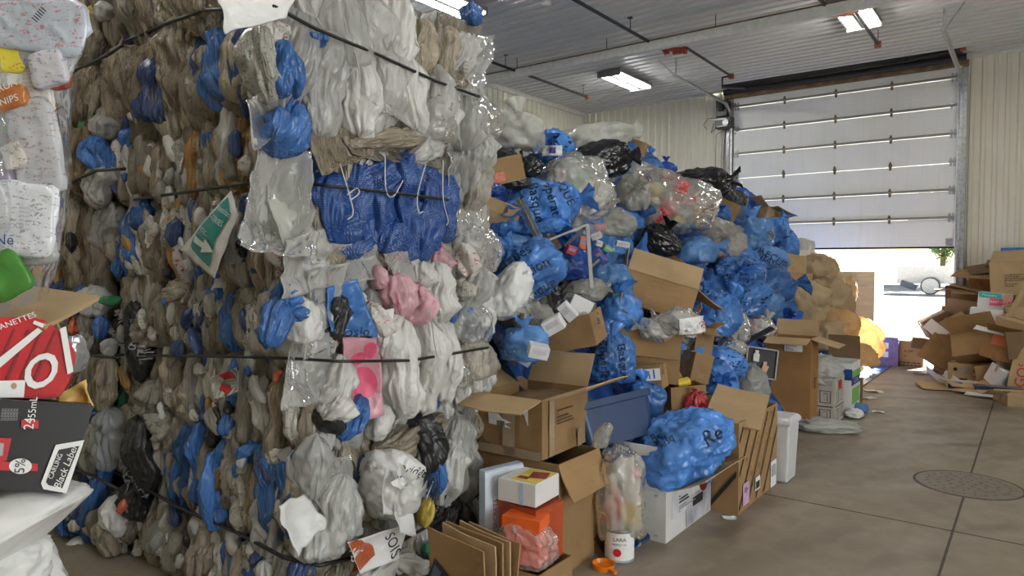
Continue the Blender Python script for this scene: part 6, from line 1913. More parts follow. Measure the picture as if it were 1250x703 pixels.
# white printed carton with clear wrap, green printed carton, small brown one
S = (.36, .42, .46)
c = floor_carton('carton', 'white carton with outline drawings, stuffed with clear wrap', (-1.61, 7.55), S, seed=108, mat=plain('carton_offwhite', (.52, .49, .44), .6), flaps=[], warp=.004)
sticker(c, S, 'x+', .0, .38, .13, .09, M_inkred, 'red_label', .0)
for side, w_ in (('y-', .36), ('x+', .42)):
    sticker(c, S, side, 0, .17, w_ * .9, .008, M_ink, 'printed_line', -.003)
    for x_ in (-.09, .09):
        for zz, hh_ in ((.27, .12), (.09, .10)):
            p, r = on_face(c, S, side, x_, zz, -.003)
            m = MB(); w2 = .1
            m.box((0, hh_ / 2, 0), (w2, .005, .001)).box((0, -hh_ / 2, 0), (w2, .005, .001)).box((-w2 / 2, 0, 0), (.005, hh_, .001)).box((w2 / 2, 0, 0), (.005, hh_, .001)).box((0, hh_ * .3, 0), (w2 * .5, .004, .001)).box((.02, -.01, 0), (.004, hh_ * .6, .001))
            o = m.build('outline_drawing', M_ink, c); o.matrix_local = Matrix.Translation(p) @ Euler(r).to_matrix().to_4x4()
sticker(c, S, 'y-', .08, .41, .15, .05, M_inkgrey, 'black_label', -.003)
o = bag('clear_wrap', 'crumpled clear wrap bulging out of the white carton', (-1.80, 7.74, .50), (.19, .22, .15), M_clearw, 931, (0, 0, 1), False, cat='film', crease=2.6)
S = (.34, .46, .56)
c = floor_carton('carton', 'white, blue and green printed carton with a raised dark flap', (-1.56, 8.06), S, seed=109, mat=M_cardw, flaps=[('y+', -3, .26, 0)], warp=.004, flap_mat=M_card4)
sticker(c, S, 'x+', 0, .36, .45, .08, M_inkblue, 'blue_band', -.003); sticker(c, S, 'x+', 0, .44, .45, .07, plain('leaf_green', (.2, .5, .12)), 'green_band', -.003); sticker(c, S, 'x+', 0, .2, .36, .17, plain('leaf_green', (.2, .5, .12)), 'green_panel', -.003)
face_text(c, S, 'x+', 0, .36, 'ULTRA', .07, M_inkw, out=0)
sticker(c, S, 'y-', .05, .44, .26, .12, M_inkblue, 'blue_panel', -.003)
S = (.26, .30, .27)
c = floor_carton('carton', 'small brown carton last in the row by the amber film', (-1.62, 8.72), S, seed=110, flaps=[('x+', 176, .02, 0)])
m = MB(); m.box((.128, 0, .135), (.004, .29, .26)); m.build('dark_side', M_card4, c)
o = bag('clear_wrap', 'flattened clear wrap lying on the floor before the white carton', (-1.60, 7.17, .055), (.26, .12, .06), M_clearw, 941, (0, 0, 1), False, cat='film', crease=2.6)
o.rotation_euler = (0, 0, R(25))
o = bag('crumpled_cup', 'crumpled blue and white wrapper on the floor beside the small brown carton', (-1.53, 8.32, .05), (.09, .08, .05), M_bluepale, 942, (0, 0, 1), False, cat='wrapper', crease=1.6)
o = bag('crumpled_cup', 'crumpled white wrapper against the green carton', (-1.52, 8.0, .045), (.08, .09, .045), M_white, 943, (0, 0, 1), False, cat='wrapper', crease=1.6)
for k, (x, y, w, h, a, mt, lb) in enumerate(((1067, 478, .22, .12, .3, M_paper, 'white paper scrap on the floor left of the aisle'), (1060, 486, .16, .14, .9, M_paper, 'second white paper scrap nearer the cartons'), (1072, 503, .14, .07, .1, M_paper, 'small white paper scrap nearest the drain cover'), (1122, 456, .24, .12, .2, plain('lilac_paper', (.5, .5, .62)), 'lilac scrap on the floor before the brown printed carton'), (890, 633, .10, .05, .5, M_paper, 'white scrap under the striped carton'))):
    P = at(x, y, Z=0.004)
    o = link('paper_scrap', sheet_mesh('paper_scrap', [(-w / 2, h / 2, 0), (w / 2, h * .4, 0), (w * .45, -h / 2, 0), (-w * .4, -h * .4, 0)], .012, (8, 8), k, .006, 14, .002, .01), mt, None, (P[0], P[1], .012), (0, 0, a)); tag(o, lb, 'paper')

# ------------------------------------------------------------------ the cardboard pile right of the door
def card_box(label, x, y, Y, w, d, h, rz=0, rx=0, ry=0, mat=None, flaps=None, closed=True, seed=1, name='carton', floor=False, **kw):
    """carton centred on the sight of pixel x, y at room depth Y"""
    P = at(x, y, Y=Y)
    rot = (R(rx), R(ry), R(rz))
    M = np.array(Euler(rot).to_matrix())
    c = P - M @ np.array([0, 0, h / 2])
    if floor: c[2] = 0.0
    return carton(name, label, c, (w, d, h), rot, mat, flaps, closed and not flaps, seed, cat='box', warp=.01, **kw), (w, d, h)


def board(label, x, y, Y, w, l, rot, mat=None, bend=0.0, seed=1, t=.008, Z=None, name='cardboard_sheet', taper=0.0):
    P = at(x, y, Y=Y) if Z is None else at(x, y, Z=Z)
    o = link(name, slab_mesh(name, w, l, t, (7, 7), bend, .012, seed, taper, .006), mat or M_card, None, tuple(P), tuple(R(a) for a in rot))
    return tag(o, label, 'cardboard')


c, S = card_box('lilac-purple carton with a torn top beside the open door', 1085, 430, 12.45, .30, .26, .40, 0, mat=plain('carton_purple', (.21, .15, .30), .5), flaps=[('y-', 0, .06, 0), ('x+', 0, .12, 0)], seed=201, floor=True)
for x_, z_ in ((-.02, .18), (-.02, .32)): sticker(c, S, 'y-', x_, z_, .07, .09, M_paper)
c, S = card_box('upright brown carton printed with black text beside the purple one', 1113, 431, 12.62, .36, .34, .40, 0, seed=202, floor=True, mat=M_card2)
text_lines(c, S, 'y-', .08, .36, 2, .14, .022, M_inkb, 3); face_text(c, S, 'y-', -.02, .24, 'ACME', .05, M_inkb, out=.001); text_lines(c, S, 'y-', 0, .16, 1, .16, .02, M_inkb, 4); text_lines(c, S, 'y-', 0, .06, 2, .3, .024, M_inkb, 5)
c, S = card_box('fruit carton with two round holes at the foot of the cardboard pile', 1180, 455, 11.35, .40, .30, .26, -4, seed=203, floor=True, mat=M_card2)
for x_ in (-.11, .12):
    p, r = on_face(c, S, 'y-', x_, .18, 0)
    m = MB(); m.lathe([(.0001, 0), (.024, 0), (.024, .002), (.0001, .002)], 16); o = m.build('hand_hole', M_black, c); o.matrix_local = Matrix.Translation(p) @ Euler(r).to_matrix().to_4x4()
sticker(c, S, 'y-', .0, .18, .08, .06, plain('grey_print', (.3, .3, .32)), 'logo_print'); text_lines(c, S, 'y-', .13, .10, 2, .09, .03, plain('orange_print', (.6, .1, .04)), 6); sticker(c, S, 'y-', -.02, .05, .1, .03, M_inkb, 'printed_mark')
# long white channel-shaped box lying on the floor
a_, b_ = at(1139, 452, Z=.03), at(1166, 473, Z=.03)
v_ = Vector(b_ - a_); L_ = v_.length
e = empty('white_channel', tuple((a_ + b_) / 2 - np.array([0, 0, .03])), (0, 0, math.atan2(v_.y, v_.x)), 'long white folded carton lying on the floor before the cardboard pile', 'cardboard')
m = MB(); m.box((0, 0, .006), (L_, .16, .008)); m.build('base', M_cardw, e)
for sy in (-1, 1):
    m = MB(); m.box((0, sy * .085, .05), (L_, .008, .1), (sy * -.25, 0, 0)); m.build('side', M_cardw, e)
m = MB(); m.box((L_ / 2, 0, .05), (.008, .16, .1)); m.build('end', M_inkblue, e)
# lower front: sheets and broken boxes
board('flat brown cardboard lying under the white channel', 1165, 476, 0, .7, .42, (2, 0, 20), M_card2, .05, 1, Z=.02)
board('buckled cardboard sheet in front of the fruit carton', 1188, 474, 0, .5, .40, (18, 6, 30), M_card2, -.5, 2, Z=.05)
board('bent cardboard strip beside the buckled sheet', 1198, 470, 0, .16, .5, (28, 0, -30), M_card2, -.5, 3, Z=.04)
board('second bent cardboard strip lying towards the aisle', 1204, 476, 0, .22, .42, (-8, 0, 200), M_card2, .6, 4, Z=.16)
board('white carton panel lying behind the buckled sheet', 1170, 466, 0, .4, .3, (4, 0, -20), M_cardw, .1, 5, Z=.03)
c, S = card_box('dark blue flat box lying in front of the white crumpled carton', 1218, 474, 10.55, .5, .22, .09, 8, 0, 0, plain('carton_navy', (.03, .05, .11), .4), seed=204, floor=True)
sticker(c, S, 'y-', .15, .05, .12, .05, plain('brown_photo', (.16, .08, .04)), 'picture_print')
board('long brown board lying flat at the pile foot', 1215, 482, 0, .9, .16, (3, 0, -4), M_card2, 0, 6, Z=.03)
board('long white board lying flat nearest the aisle', 1222, 486, 0, .75, .14, (2, 0, -8), M_cardw, 0, 7, Z=.03)
c, S = card_box('brown carton corner at the lower right edge', 1248, 491, 9.95, .45, .4, .13, 22, mat=M_card2, seed=205, floor=True)
c, S = card_box('white crumpled carton beside the lettered board', 1226, 461, 10.95, .30, .26, .24, 35, 20, 15, M_cardw, seed=206)
text_lines(c, S, 'y-', 0, .16, 3, .2, .02, M_inkgrey, 7)
o = board('tall cardboard panel with red lettering standing at the right edge', 1243, 480, 10.7, .26, .62, (78, 6, -12), M_card2, .05, 8)
flat_text(o, 'GOS', .16, (0.0, .24, .004), (0, 0, R(90)), M_inkred)
c, S = card_box('brown carton standing behind the white crumpled one', 1206, 462, 11.2, .26, .3, .40, 10, 0, -14, M_card, seed=207)
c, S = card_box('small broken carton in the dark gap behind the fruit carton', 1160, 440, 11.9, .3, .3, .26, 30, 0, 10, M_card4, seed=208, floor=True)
# middle
c, S = card_box('brown carton tipped on its corner behind the fruit carton', 1148, 430, 11.75, .44, .10, .40, 0, -20, 32, M_card, seed=209)
c, S = card_box('white and blue folded sleeve leaning on the tipped carton', 1150, 408, 11.95, .5, .16, .16, 0, -10, 40, M_cardw, seed=210)
sticker(c, S, 'x+', 0, .08, .15, .15, M_inkblue, 'blue_end'); sticker(c, S, 'y-', .15, .08, .2, .13, M_inkblue, 'blue_panel', .003)
c, S = card_box('small grey-brown carton near the door jamb', 1143, 396, 12.35, .38, .3, .28, 20, 0, -28, M_card4, seed=211)
c, S = card_box('small worn carton under the grey-brown one', 1156, 406, 12.2, .36, .3, .2, -12, 0, 22, M_card, seed=212)
c, S = card_box('thin board standing in the sun by the jamb', 1153, 388, 12.6, .12, .06, .36, 10, 0, 8, M_card, seed=213)
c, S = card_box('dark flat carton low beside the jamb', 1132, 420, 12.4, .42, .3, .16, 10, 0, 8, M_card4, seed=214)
c, S = card_box('tall brown carton standing behind the poppy box', 1185, 385, 12.55, .52, .40, .80, 4, 0, 0, M_card, flaps=[('y-', 110, .25, .2), ('x-', 100, .22, .2), ('x+', 40, .2, 0)], seed=215)
c, S = card_box('grey carton panel at the edge of the doorway', 1166, 372, 12.75, .26, .2, .60, 0, 0, 0, M_card4, seed=216)
board('pale flap hanging over the tall carton', 1176, 366, 12.2, .40, .36, (-70, 8, 10), M_card2, .3, 9)
board('crumpled cardboard sheet lying on top of the tall carton', 1178, 352, 12.2, .46, .40, (12, 14, -20), M_card2, -.6, 10)
c, S = card_box('wide brown carton behind the pink box', 1212, 352, 12.5, .56, .4, .34, -4, 0, 0, M_card3, seed=217)
board('long cardboard sheet resting across the wide carton', 1202, 340, 12.05, .85, .5, (8, 4, -6), M_card, .1, 11)
board('dark folded sheet on the top of the pile', 1216, 331, 12.3, .7, .5, (10, -10, 8), M_card4, .15, 12)
board('second dark sheet under the blue lid', 1236, 320, 12.4, .7, .5, (6, -8, -4), M_card4, .1, 13)
c, S = card_box('blue plastic lid on the highest point of the cardboard pile', 1246, 305, 12.5, .46, .4, .06, 0, 0, 0, plain('lid_blue', (.03, .16, .5), .35), seed=218, name='blue_lid')
c, S = card_box('large carton with printed lines at the right edge of the pile', 1244, 342, 11.9, .60, .4, .52, -8, 0, -4, M_card2, flaps=[('y-', -60, .3, 0), ('y+', -40, .2, 0)], seed=219)
text_lines(c, S, 'y-', .02, .34, 7, .3, .016, M_inkb, 8)
c, S = card_box('pink, teal and white printed box on the poppy box', 1216, 369, 11.75, .40, .22, .26, -6, 0, 4, M_cardw, seed=220, seam=False)
sticker(c, S, 'y-', -.06, .225, .26, .07, plain('teal_print', (.03, .42, .42)), 'teal_band', .0); sticker(c, S, 'y-', .07, .14, .26, .10, M_inkpink, 'pink_band', .0005); sticker(c, S, 'y-', -.04, .03, .3, .025, plain('teal_print', (.03, .42, .42)), 'teal_line', .0)
sticker(c, S, 'y-', .14, .21, .1, .1, plain('skin_print', (.62, .36, .26)), 'picture_print', .0015); sticker(c, S, 'x+', 0, .13, .2, .25, plain('plum_print', (.12, .02, .08)), 'plum_side', .0)
face_text(c, S, 'y-', -.07, .225, 'Pampers', .05, M_inkw, shear=.2, out=.004); face_text(c, S, 'y-', .05, .14, 'BABY DRY', .045, M_inkw, out=.004)
c, S = card_box('white carton printed with red poppies below the pink box', 1203, 399, 11.5, .38, .2, .50, -4, 0, 5, M_cardw, seed=221, seam=False)
for x_, z_, r_ in ((-.03, .33, .12), (.05, .13, .12), (-.11, .05, .07)):
    p, r = on_face(c, S, 'y-', x_, z_, -.003)
    m = MB(); rq = random.Random(int(z_ * 100)); pts = [(r_ * (1 + .12 * math.sin(5 * a + z_ * 9)) * math.cos(a), r_ * .72 * (1 + .12 * math.sin(4 * a)) * math.sin(a)) for a in [2 * PI * k / 24 for k in range(24)]]
    pts = [(min(max(a + x_, -.185), .185) - x_, max(b + z_, .01) - z_) for a, b in pts]
    m.prism(pts, 0, .001); o = m.build('poppy_print', M_inkred, c); o.matrix_local = Matrix.Translation(p) @ Euler(r).to_matrix().to_4x4()
    m = MB(); m.lathe([(.0001, .0015), (.028, .0015), (.028, .0), (.0001, 0)], 12); o = m.build('poppy_heart', M_ink, c); o.matrix_local = Matrix.Translation(p) @ Euler(r).to_matrix().to_4x4()
text_lines(c, S, 'y-', 0, .47, 1, .08, .014, M_inkgrey, 9)
c, S = card_box('white carton half hidden behind the poppy box', 1229, 388, 11.55, .3, .2, .2, 0, 0, 0, M_cardw, seed=222)
for k, (x0, y0, x1, y1, lb) in enumerate(((1224, 398, 1251, 352, 'cardboard tube leaning at the right edge, nearer of two'), (1231, 396, 1256, 356, 'cardboard tube leaning at the right edge, farther of two'))):
    a_, b_ = at(x0, y0, Y=11.2 + .1 * k), at(x1, y1, Y=11.5 + .1 * k)
    m = MB(); m.tube([(0, 0, 0), tuple(b_ - a_)], .035, 12); tag(m.build('cardboard_tube', M_card2, None, tuple(a_), smooth=False), lb, 'tube')
c, S = card_box('open brown carton lying on its side in the middle of the pile', 1195, 424, 11.3, .56, .34, .34, -8, -30, -14, M_card, flaps=[('y-', 60, .26, .1), ('x-', 80, .2, .2), ('y+', 70, .2, 0)], seed=223)
c, S = card_box('carton with an orange printed side right of the open carton', 1226, 425, 11.1, .40, .34, .36, -14, -12, 12, M_card3, seed=224, flaps=[('y-', 70, .16, .2)])
sticker(c, S, 'y-', .02, .26, .28, .15, FILM['orange'], 'orange_panel', .002)
c, S = card_box('brown carton with a round dark mark at the right edge', 1247, 420, 10.95, .34, .3, .34, 10, 0, -6, M_card4, seed=225)
c, S = card_box('crumpled pale carton below the leaning tubes', 1238, 398, 11.3, .34, .3, .22, -20, 10, 14, M_card2, seed=226)
c, S = card_box('pale carton at the right edge beside the tubes', 1250, 385, 11.5, .4, .3, .3, 14, 8, -12, M_card2, seed=227)
board('white board lying across the pale cartons', 1226, 409, 10.9, .7, .14, (12, 10, -10), M_cardw, .2, 14)
board('brown board leaning below the tall carton', 1165, 405, 11.9, .5, .34, (30, -34, 10), M_card, .1, 15)
board('dark crumpled sheet under the orange-sided carton', 1226, 445, 10.9, .3, .3, (60, 20, 0), M_card4, .5, 16)
# the pile runs on to the right
rp = random.Random(5)
for k in range(14):
    X = rp.uniform(.25, 1.6); Y = rp.uniform(11.2, 12.7)
    h = rp.uniform(.25, .45)
    zt = .01 if k < 7 else .38 + (Y - 11.2) * .25
    carton('carton', 'plain brown carton in the pile beyond the right picture edge', (X, Y, zt), (rp.uniform(.35, .6), rp.uniform(.3, .45), h), (rp.uniform(-.15, .15), rp.uniform(-.25, .25), rp.uniform(-.5, .5)), rp.choice((M_card, M_card2, M_card4)), None, True, 300 + k, group='plain cartons beyond the right picture edge')

# ------------------------------------------------------------------ outside the doorway
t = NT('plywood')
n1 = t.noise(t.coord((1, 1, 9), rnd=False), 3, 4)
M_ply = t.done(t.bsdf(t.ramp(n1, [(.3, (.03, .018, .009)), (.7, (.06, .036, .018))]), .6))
P = at(1066, 420, Y=16.0)
cr = empty('plywood_crate', (P[0], 16.0, -.06), (0, 0, R(2)), 'plywood crate with its sunlit side coloured pale, standing outside the doorway', 'crate')
ztop = at(1066, 333, Y=16.0)[2] + .06
for k in range(2):
    m = MB(); m.box((-.62 + -.62 * k, 0, ztop / 2), (.61, .03, ztop)); m.build('panel', M_ply, cr)
m = MB(); m.box((-.3, 0, ztop / 2), (.6, .03, ztop)); m.build('panel', M_ply, cr)
m = MB(); m.box((.0, .6, ztop / 2), (.03, 1.2, ztop)); o = m.build('side_panel', plain('sunlit_ply', (.62, .56, .48), .7), cr)  # sunlit side: the sun is put into a paler plywood colour
flat_text(cr, 'R2', .3, (.02, .7, ztop * .45), (PI / 2, 0, PI / 2), M_inkgrey)
m = MB(); m.box((-.75, .6, ztop + .01), (1.5, 1.2, .02)); m.build('top_panel', M_ply, cr)
# trailer with a wheel across the yard
P = at(1136, 349, Z=.39)
e = empty('flat_trailer', (P[0], P[1], -.06), (0, 0, R(-4)), 'pale flat trailer with a wheel parked far across the yard', 'trailer')
zc = .45
m = MB(); m.tube([(0, -.12, zc), (0, .12, zc)], .45, 28); m.build('wheel', plain('tyre_dark', (.16, .16, .17), .8), e)
m = MB(); m.tube([(0, -.15, zc), (0, -.12, zc)], .38, 24); m.build('rim', M_whiteplas, e)
m = MB(); m.box((-1.0, .1, zc + .0), (.8, .3, .3), (0, .35, 0)); m.build('fender', plain('fender_slate', (.10, .13, .17), .5), e)
m = MB(); m.box((.4, 1.2, zc + .55), (4.0, 2.0, .9)); m.build('bed', M_whiteplas, e)
# trees at the edge of the yard
M_leaf = plain('tree_leaf', (.10, .20, .04), .6, var=.4, scale=3); M_bark = plain('tree_bark', (.12, .08, .05), .9)
def tree(label, x, Y, h, r, seed):
    P = at(x, 320, Y=Y)
    e = empty('tree', (P[0], Y, -.06), label=label, cat='tree', group='trees beyond the yard')
    m = MB(); m.tube([(0, 0, 0), (.1, 0, h * .4), (0, .1, h * .8)], [.22, .16, .06], 8); m.build('trunk', M_bark, e)
    rr = np.random.default_rng(seed); n = 2600
    d = rr.normal(size=(n, 3)); d /= np.linalg.norm(d, axis=1)[:, None]
    c = d * (rr.random(n) ** .33)[:, None] * np.array([r, r, h * .36]) * (1 + .3 * noise(d, 2, seed))[:, None] + np.array([0, 0, h * .64])
    u = rr.normal(size=(n, 3)) * .17; w = rr.normal(size=(n, 3)) * .12
    V = np.stack([c - u, c + w, c + u, c - w], 1).reshape(-1, 3)
    o = link('foliage', mesh('foliage', V, np.arange(n * 4).reshape(-1, 4)), M_leaf, e); o['kind'] = 'stuff'
tree('leafy tree beyond the yard at the right of the doorway', 1150, 62, 7.5, 2.3, 1)
tree('leafy tree mostly hidden by the door jamb', 1235, 60, 8, 3, 3)

# ------------------------------------------------------------------ the near stack at the left edge
DN = 1.46
SD = sight(70, 500); SD = SD / np.linalg.norm(SD)                  # the stack faces the aisle squarely
SR = np.cross(SD, np.array([0, 0, 1.0])); SR /= np.linalg.norm(SR)
SU = np.cross(SR, SD)


def face_pt(x, y, D):
    """point sighted at x, y on the plane that faces the aisle at distance about D"""
    c = at(70, 500, D=D)
    d = sight(x, y)
    t_ = ((c - _eye) @ SD) / (d @ SD)
    return _eye + d * t_


def stack_prism(name, label, pix, D, deep, mat, cat, bulge=0.0, seed=0):
    """solid whose front outline is sighted at D and which runs deep metres back"""
    P = [face_pt(x, y, D) for x, y in pix]
    o0 = np.mean(P, axis=0)
    n = len(P)
    bk = sight(108, 470); bk = bk / np.linalg.norm(bk)
    F3 = [p - o0 for p in P]; B3 = [p + bk * deep - o0 for p in P]
    e = empty(name, tuple(o0), label=label, cat=cat)
    bm = bmesh.new()
    vs = [bm.verts.new(v) for v in F3] + [bm.verts.new(v) for v in B3]
    front = bm.faces.new(vs[:n][::-1]); bm.faces.new(vs[n:])
    for i in range(n): bm.faces.new((vs[i], vs[(i + 1) % n], vs[n + (i + 1) % n], vs[n + i]))
    bmesh.ops.recalc_face_normals(bm, faces=bm.faces)
    bmesh.ops.bevel(bm, geom=list(bm.edges), offset=.005, segments=2, affect='EDGES')
    me = bpy.data.meshes.new('body'); bm.to_mesh(me); bm.free()
    link('body', me, mat, e)
    return e, o0


def onp(e, o0, pix, D, name, mat, out=.003):
    """flat print panel on the front of a stack solid"""
    P = [Vector(face_pt(x, y, D - out) - o0) for x, y in pix]
    n = len(P)
    back = Vector(SD) * .0015
    V = [tuple(p) for p in P] + [tuple(p + back) for p in P]
    Fs = [tuple(range(n))[::-1], tuple(range(n, 2 * n))] + [(i, (i + 1) % n, n + (i + 1) % n, n + i) for i in range(n)]
    o = link(name, mesh(name, V, Fs), mat, e)
    return o


def ontext(e, o0, x, y, D, text, px, ang, mat, shear=0.0, out=.0075):
    s = px * D / FPX * 1.35 * 1.17
    o = flat_text(e, text, s, None, None, mat, shear)
    M = Matrix((Vector(SR), Vector(SU), Vector(-SD))).transposed().to_4x4()
    o.matrix_local = Matrix.Translation(Vector(face_pt(x, y, D - out) - o0)) @ M @ Matrix.Rotation(R(ang), 4, 'Z')
    return o


# bulk of white sacks at the bottom
P = at(-62, 700, D=1.62)
o = bag('white_sack', 'big overexposed white sack standing at the lower left corner', (P[0], P[1], .52), (.20, .22, .50), M_white, 71, (0, 0, 1), False, lump=.6, boxy=3.2, res=1.3, flat=1.0)
turn(o)
P = at(10, 640, D=1.44)
V, Fs = bag_verts((.125, .16, .066), 73, 36, 52, (0, 0, 1), False, boxy=2.3, lump=.45, crease=.35, flat=1.0)
tipx = np.clip(V[:, 0] / .125, 0, 1.2)
V[:, 2] = V[:, 2] * (1 - .75 * tipx ** 1.6) + .045 * tipx ** 1.3
V = V @ YAWM.T
o = link('foam_bag', mesh('foam_bag', V, Fs), M_white, None, tuple(P), smooth=True)
tag(o, 'bright white foam-filled bag tapering to a point under the black case', 'bag')
P = at(-10, 700, D=1.42)
o = bag('white_sack', 'smaller white sack below the pointed white bag', P, (.085, .12, .06), M_white, 75, (0, 0, 1), False, lump=.7, res=1.1); turn(o)
# black beer case
M_caseb = plain('case_black', (.014, .014, .016), .38, var=.1)
e, o0 = stack_prism('drinks_case', 'black drinks case with white lettering lying on the white bag', [(-60, 484), (115, 494), (80, 603), (-60, 594)], DN, .27, M_caseb, 'case')
onp(e, o0, [(68, 543), (103, 537), (81, 602), (53, 597), (50, 590)], DN, 'white_border', M_inkw, .007)
onp(e, o0, [(72, 549), (97, 544), (76, 596), (59, 592), (56, 588)], DN, 'black_field', M_caseb, .0085)
ontext(e, o0, 80, 571, DN, 'Black Label', 7, 68, M_inkw, .3, .0105)
ontext(e, o0, 68, 569, DN, 'CARLING', 4.5, 68, M_inkw, 0, .0105)
ontext(e, o0, 40, 500, DN, '355mL', 7, 84, M_inkw); 
onp(e, o0, [(26, 512), (47, 513), (47, 523), (26, 522)], DN, 'red_label', M_inkred, .007)
ontext(e, o0, 36, 517, DN, '24', 9, 84, M_inkw, 0, .009)
onp(e, o0, [(0, 563), (46, 566), (46, 575), (0, 574)], DN, 'red_bar', M_inkred, .007)
onp(e, o0, [(25 + 14 * math.cos(a), 569 + 9.5 * math.sin(a)) for a in [2 * PI * k / 20 for k in range(20)]], DN, 'white_disc', M_inkw, .0085)
ontext(e, o0, 25, 569, DN, '5%', 9, 84, M_ink, 0, .0105)
onp(e, o0, [(-10, 534), (14, 535), (8, 562), (-10, 566)], DN, 'red_can_print', M_inkred, .007)
onp(e, o0, [(-10, 540), (5, 541), (3, 556), (-10, 558)], DN, 'silver_can_print', M_inkgrey, .0085)
for k in range(6):
    for j in range(1): ontext(e, o0, 3 + k * 3.5, 506, DN, 'ILLINILIN', 2.2, 84, M_inkgrey)
# red soft-drink case
M_caser = plain('case_red', (.52, .012, .018), .33, var=.1)
e, o0 = stack_prism('drinks_case', 'red drinks case with white script lying on the black case', [(-60, 388), (40, 386), (58, 392), (84, 415), (93, 432), (86, 462), (72, 486), (-60, 486)], DN + .06, .25, M_caser, 'case')
onp(e, o0, [(-60, 466), (31, 464), (29, 485), (-60, 486)], DN + .06, 'white_panel', M_paper, .007)
onp(e, o0, [(-20, 452), (46, 400), (52, 404), (-20, 466)], DN + .06, 'white_band', M_inkw, .007)
onp(e, o0, [(42, 391), (56, 396), (52, 400), (40, 395)], DN + .06, 'white_band', M_inkw, .007)
ontext(e, o0, 50, 446, DN + .06, 'ol', 50, 26, M_inkw, .35)
ontext(e, o0, 18, 393, DN + .06, 'CANETTES', 6, 22, M_inkw)
onp(e, o0, [(17 + 3.5 * math.cos(a), 471 + 4 * math.sin(a)) for a in [2 * PI * k / 14 for k in range(14)]], DN + .06, 'gold_spot', plain('gold_print', (.4, .28, .14)), .0085)
for k in range(7):
    onp(e, o0, [(-30 + k * 17, 470), (-26 + k * 17, 470), (2 + k * 17, 402), (0 + k * 17, 402)], DN + .06, 'dark_line', plain('dark_red', (.22, .006, .01)), .0055) if k < 5 else None
# board on top, paper and foil scraps behind the cases
o = link('cardboard_sheet', slab_mesh('cardboard_sheet', .34, .2, .01, (6, 5), .1, .01, 71), M_card2, None, tuple(at(-40, 384, D=1.52)), (R(14), R(8), YAW)); tag(o, 'brown cardboard flap lying on the red case', 'cardboard')
o = link('cardboard_sheet', slab_mesh('cardboard_sheet', .05, .12, .008, (5, 5), .3, .01, 72), M_card2, None, tuple(at(62, 412, D=1.72)), (R(70), R(-25), YAW)); tag(o, 'torn tan cardboard corner standing behind the red case', 'cardboard')
P = at(86, 436, D=1.62); o = bag('foil_scrap', 'silver foil scrap sticking out behind the red case', P, (.022, .03, .05), plain('foil', (.5, .5, .52), .25, .7), 77, (.3, 0, 1), False, cat='foil', crease=1.6)
o = link('paper_bag', sheet_mesh('paper_bag', [tuple(at(x, y, D=1.60) - at(92, 482, D=1.60)) for x, y in ((74, 480), (100, 463), (113, 497), (70, 498))], .03, (12, 12), 3, .01, 18, .004, .006), plain('yellow_paper', (.66, .44, .14), .55), None, tuple(at(92, 482, D=1.60)), smooth=True); tag(o, 'crumpled yellow paper behind the black case', 'paper')
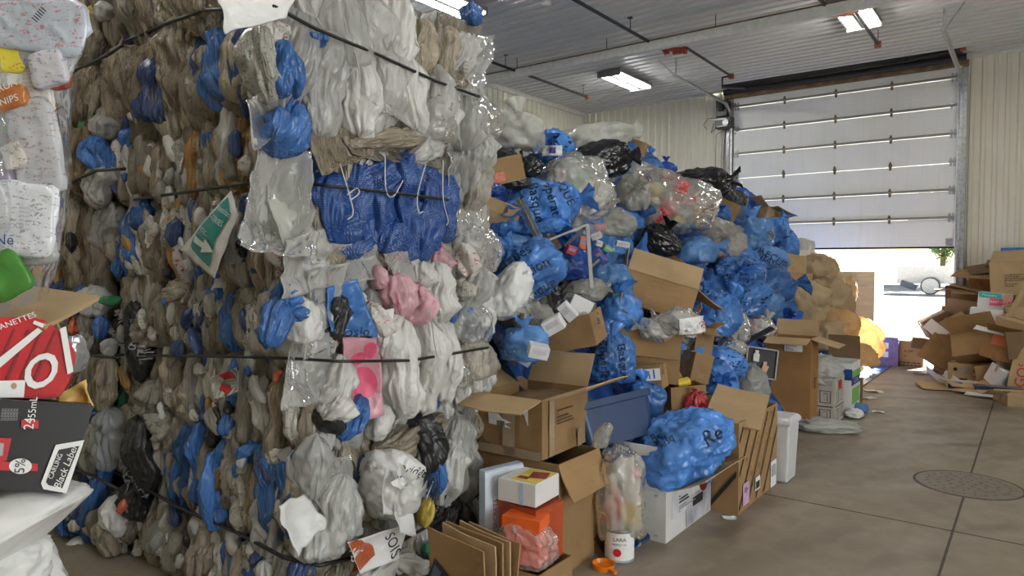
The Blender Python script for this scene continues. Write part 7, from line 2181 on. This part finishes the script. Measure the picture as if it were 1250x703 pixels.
# bag of mixed wrappers above
P = at(-52, 178, D=1.60)
o = bag('bag', 'large clear bag of bright food wrappers at the upper left edge', P, (.195, .17, .40), film('near_clear', (.7, .71, .72), (.28), .14, .1, cscale=12, transl=.2, crinkle=.18), 79, (0, 0, 1), False, lump=.5, crease=.8, boxy=3.2, res=1.6, flat=1.0)
turn(o)
top = o; o0 = np.array(o.location)
V, Fs = bag_verts((.16, .12, .36), 83, 24, 36, (0, 0, 1), False, boxy=3.2); pc = link('packed_core', mesh('packed_core', V, Fs), plain('dull_foil', (.3, .3, .31), .35, .3, var=.3), top, smooth=True); turn(pc)
PCH = [('white wrapper', 10, 20, 150, 60, (.52, .58, .66), -12), ('yellow wrapper', 4, 52, 50, 56, (.76, .66, .03), -6), ('white wrapper', 34, 100, 46, 80, (.74, .73, .70), 4), ('black wrapper', 2, 104, 52, 34, (.03, .03, .03), 18), ('orange wrapper', 6, 122, 44, 22, (.55, .17, .03), 15),
       ('foil wrapper', 58, 58, 60, 50, (.45, .46, .48), -20), ('green wrapper', 10, 150, 60, 22, (.10, .36, .07), 8), ('red wrapper', 8, 196, 60, 50, (.50, .03, .03), -10), ('white wrapper', 30, 268, 60, 70, (.70, .72, .76), -6), ('amber wrapper', 16, 250, 44, 34, (.62, .38, .03), -4), ('purple wrapper', 14, 222, 20, 20, (.16, .07, .3), 10),
       ('foil wrapper', 26, 308, 66, 26, (.40, .41, .42), 4), ('green wrapper', 8, 336, 40, 44, (.08, .30, .04), 30), ('foil wrapper', 44, 180, 44, 90, (.5, .51, .54), 10), ('red wrapper', 70, 90, 22, 30, (.5, .08, .05), 0), ('brown wrapper', 45, 140, 40, 26, (.12, .08, .05), 0), ('white wrapper', 60, 85, 34, 34, (.6, .58, .62), 12), ('white wrapper', 20, 190, 24, 24, (.7, .66, .6), 20)]
for k, (nm, x, y, w, h, c, a) in enumerate(PCH):
    Dp = 1.50 + .012 * (k % 4)
    q = at(x, y, D=Dp) - o0
    s = Dp / FPX
    V, Fs = bag_verts((w * .62 * s, .011, h * .62 * s), 600 + k * 3, 20, 32, (0, 0, 1), False, boxy=7, lump=.5, crease=.6, flat=1.0, facet=.2)
    ca, sa = math.cos(R(a)), math.sin(R(a))
    V = np.stack([V[:, 0] * ca - V[:, 2] * sa, V[:, 1], V[:, 0] * sa + V[:, 2] * ca], -1) @ YAWM.T
    w_ = link('wrapper', mesh('wrapper', V, Fs), film('wrapper_%d' % k, c, 1.0, .2, .12, cscale=22, transl=.05, print_col=(PAL_BRIGHT[3:] + [(.05, .1, .4), (.1, .1, .1)])[k % 9], print_amt=.55, pscale=48), top, tuple(q), smooth=True)
    w_['label'] = nm
    if nm == 'white wrapper' and h > 60:
        for j in range(6):
            tl = flat_text(top, 'IIIIILIIIIL', 3 * s * 1.4, None, None, M_inkgrey)
            rt, n_ = Vector(_rt), Vector(-_fw); up_ = n_.cross(rt)
            tl.matrix_local = Matrix.Translation(Vector(at(x, y - 14 + j * 5, D=Dp - .026) - o0)) @ Matrix((rt, up_, n_)).transposed().to_4x4() @ Matrix.Rotation(R(a), 4, 'Z')
def bagtext(x, y, tx, px, ang, mat, D=1.47):
    tl = flat_text(top, tx, px * D / FPX * 1.35, None, None, mat)
    rt, n_ = Vector(_rt), Vector(-_fw); up_ = n_.cross(rt)
    tl.matrix_local = Matrix.Translation(Vector(at(x, y, D=D) - o0)) @ Matrix((rt, up_, n_)).transposed().to_4x4() @ Matrix.Rotation(R(ang), 4, 'Z')
bagtext(5, 106, 'CRUN', 9, 22, M_inkw); bagtext(8, 123, 'SNIPS', 9, 18, M_inkw); bagtext(14, 275, 'SUCCES', 6, 184, M_inkgrey); bagtext(5, 293, 'Ne', 14, 0, M_inkblue); bagtext(48, 18, 'IIIIII', 10, 50, M_ink);
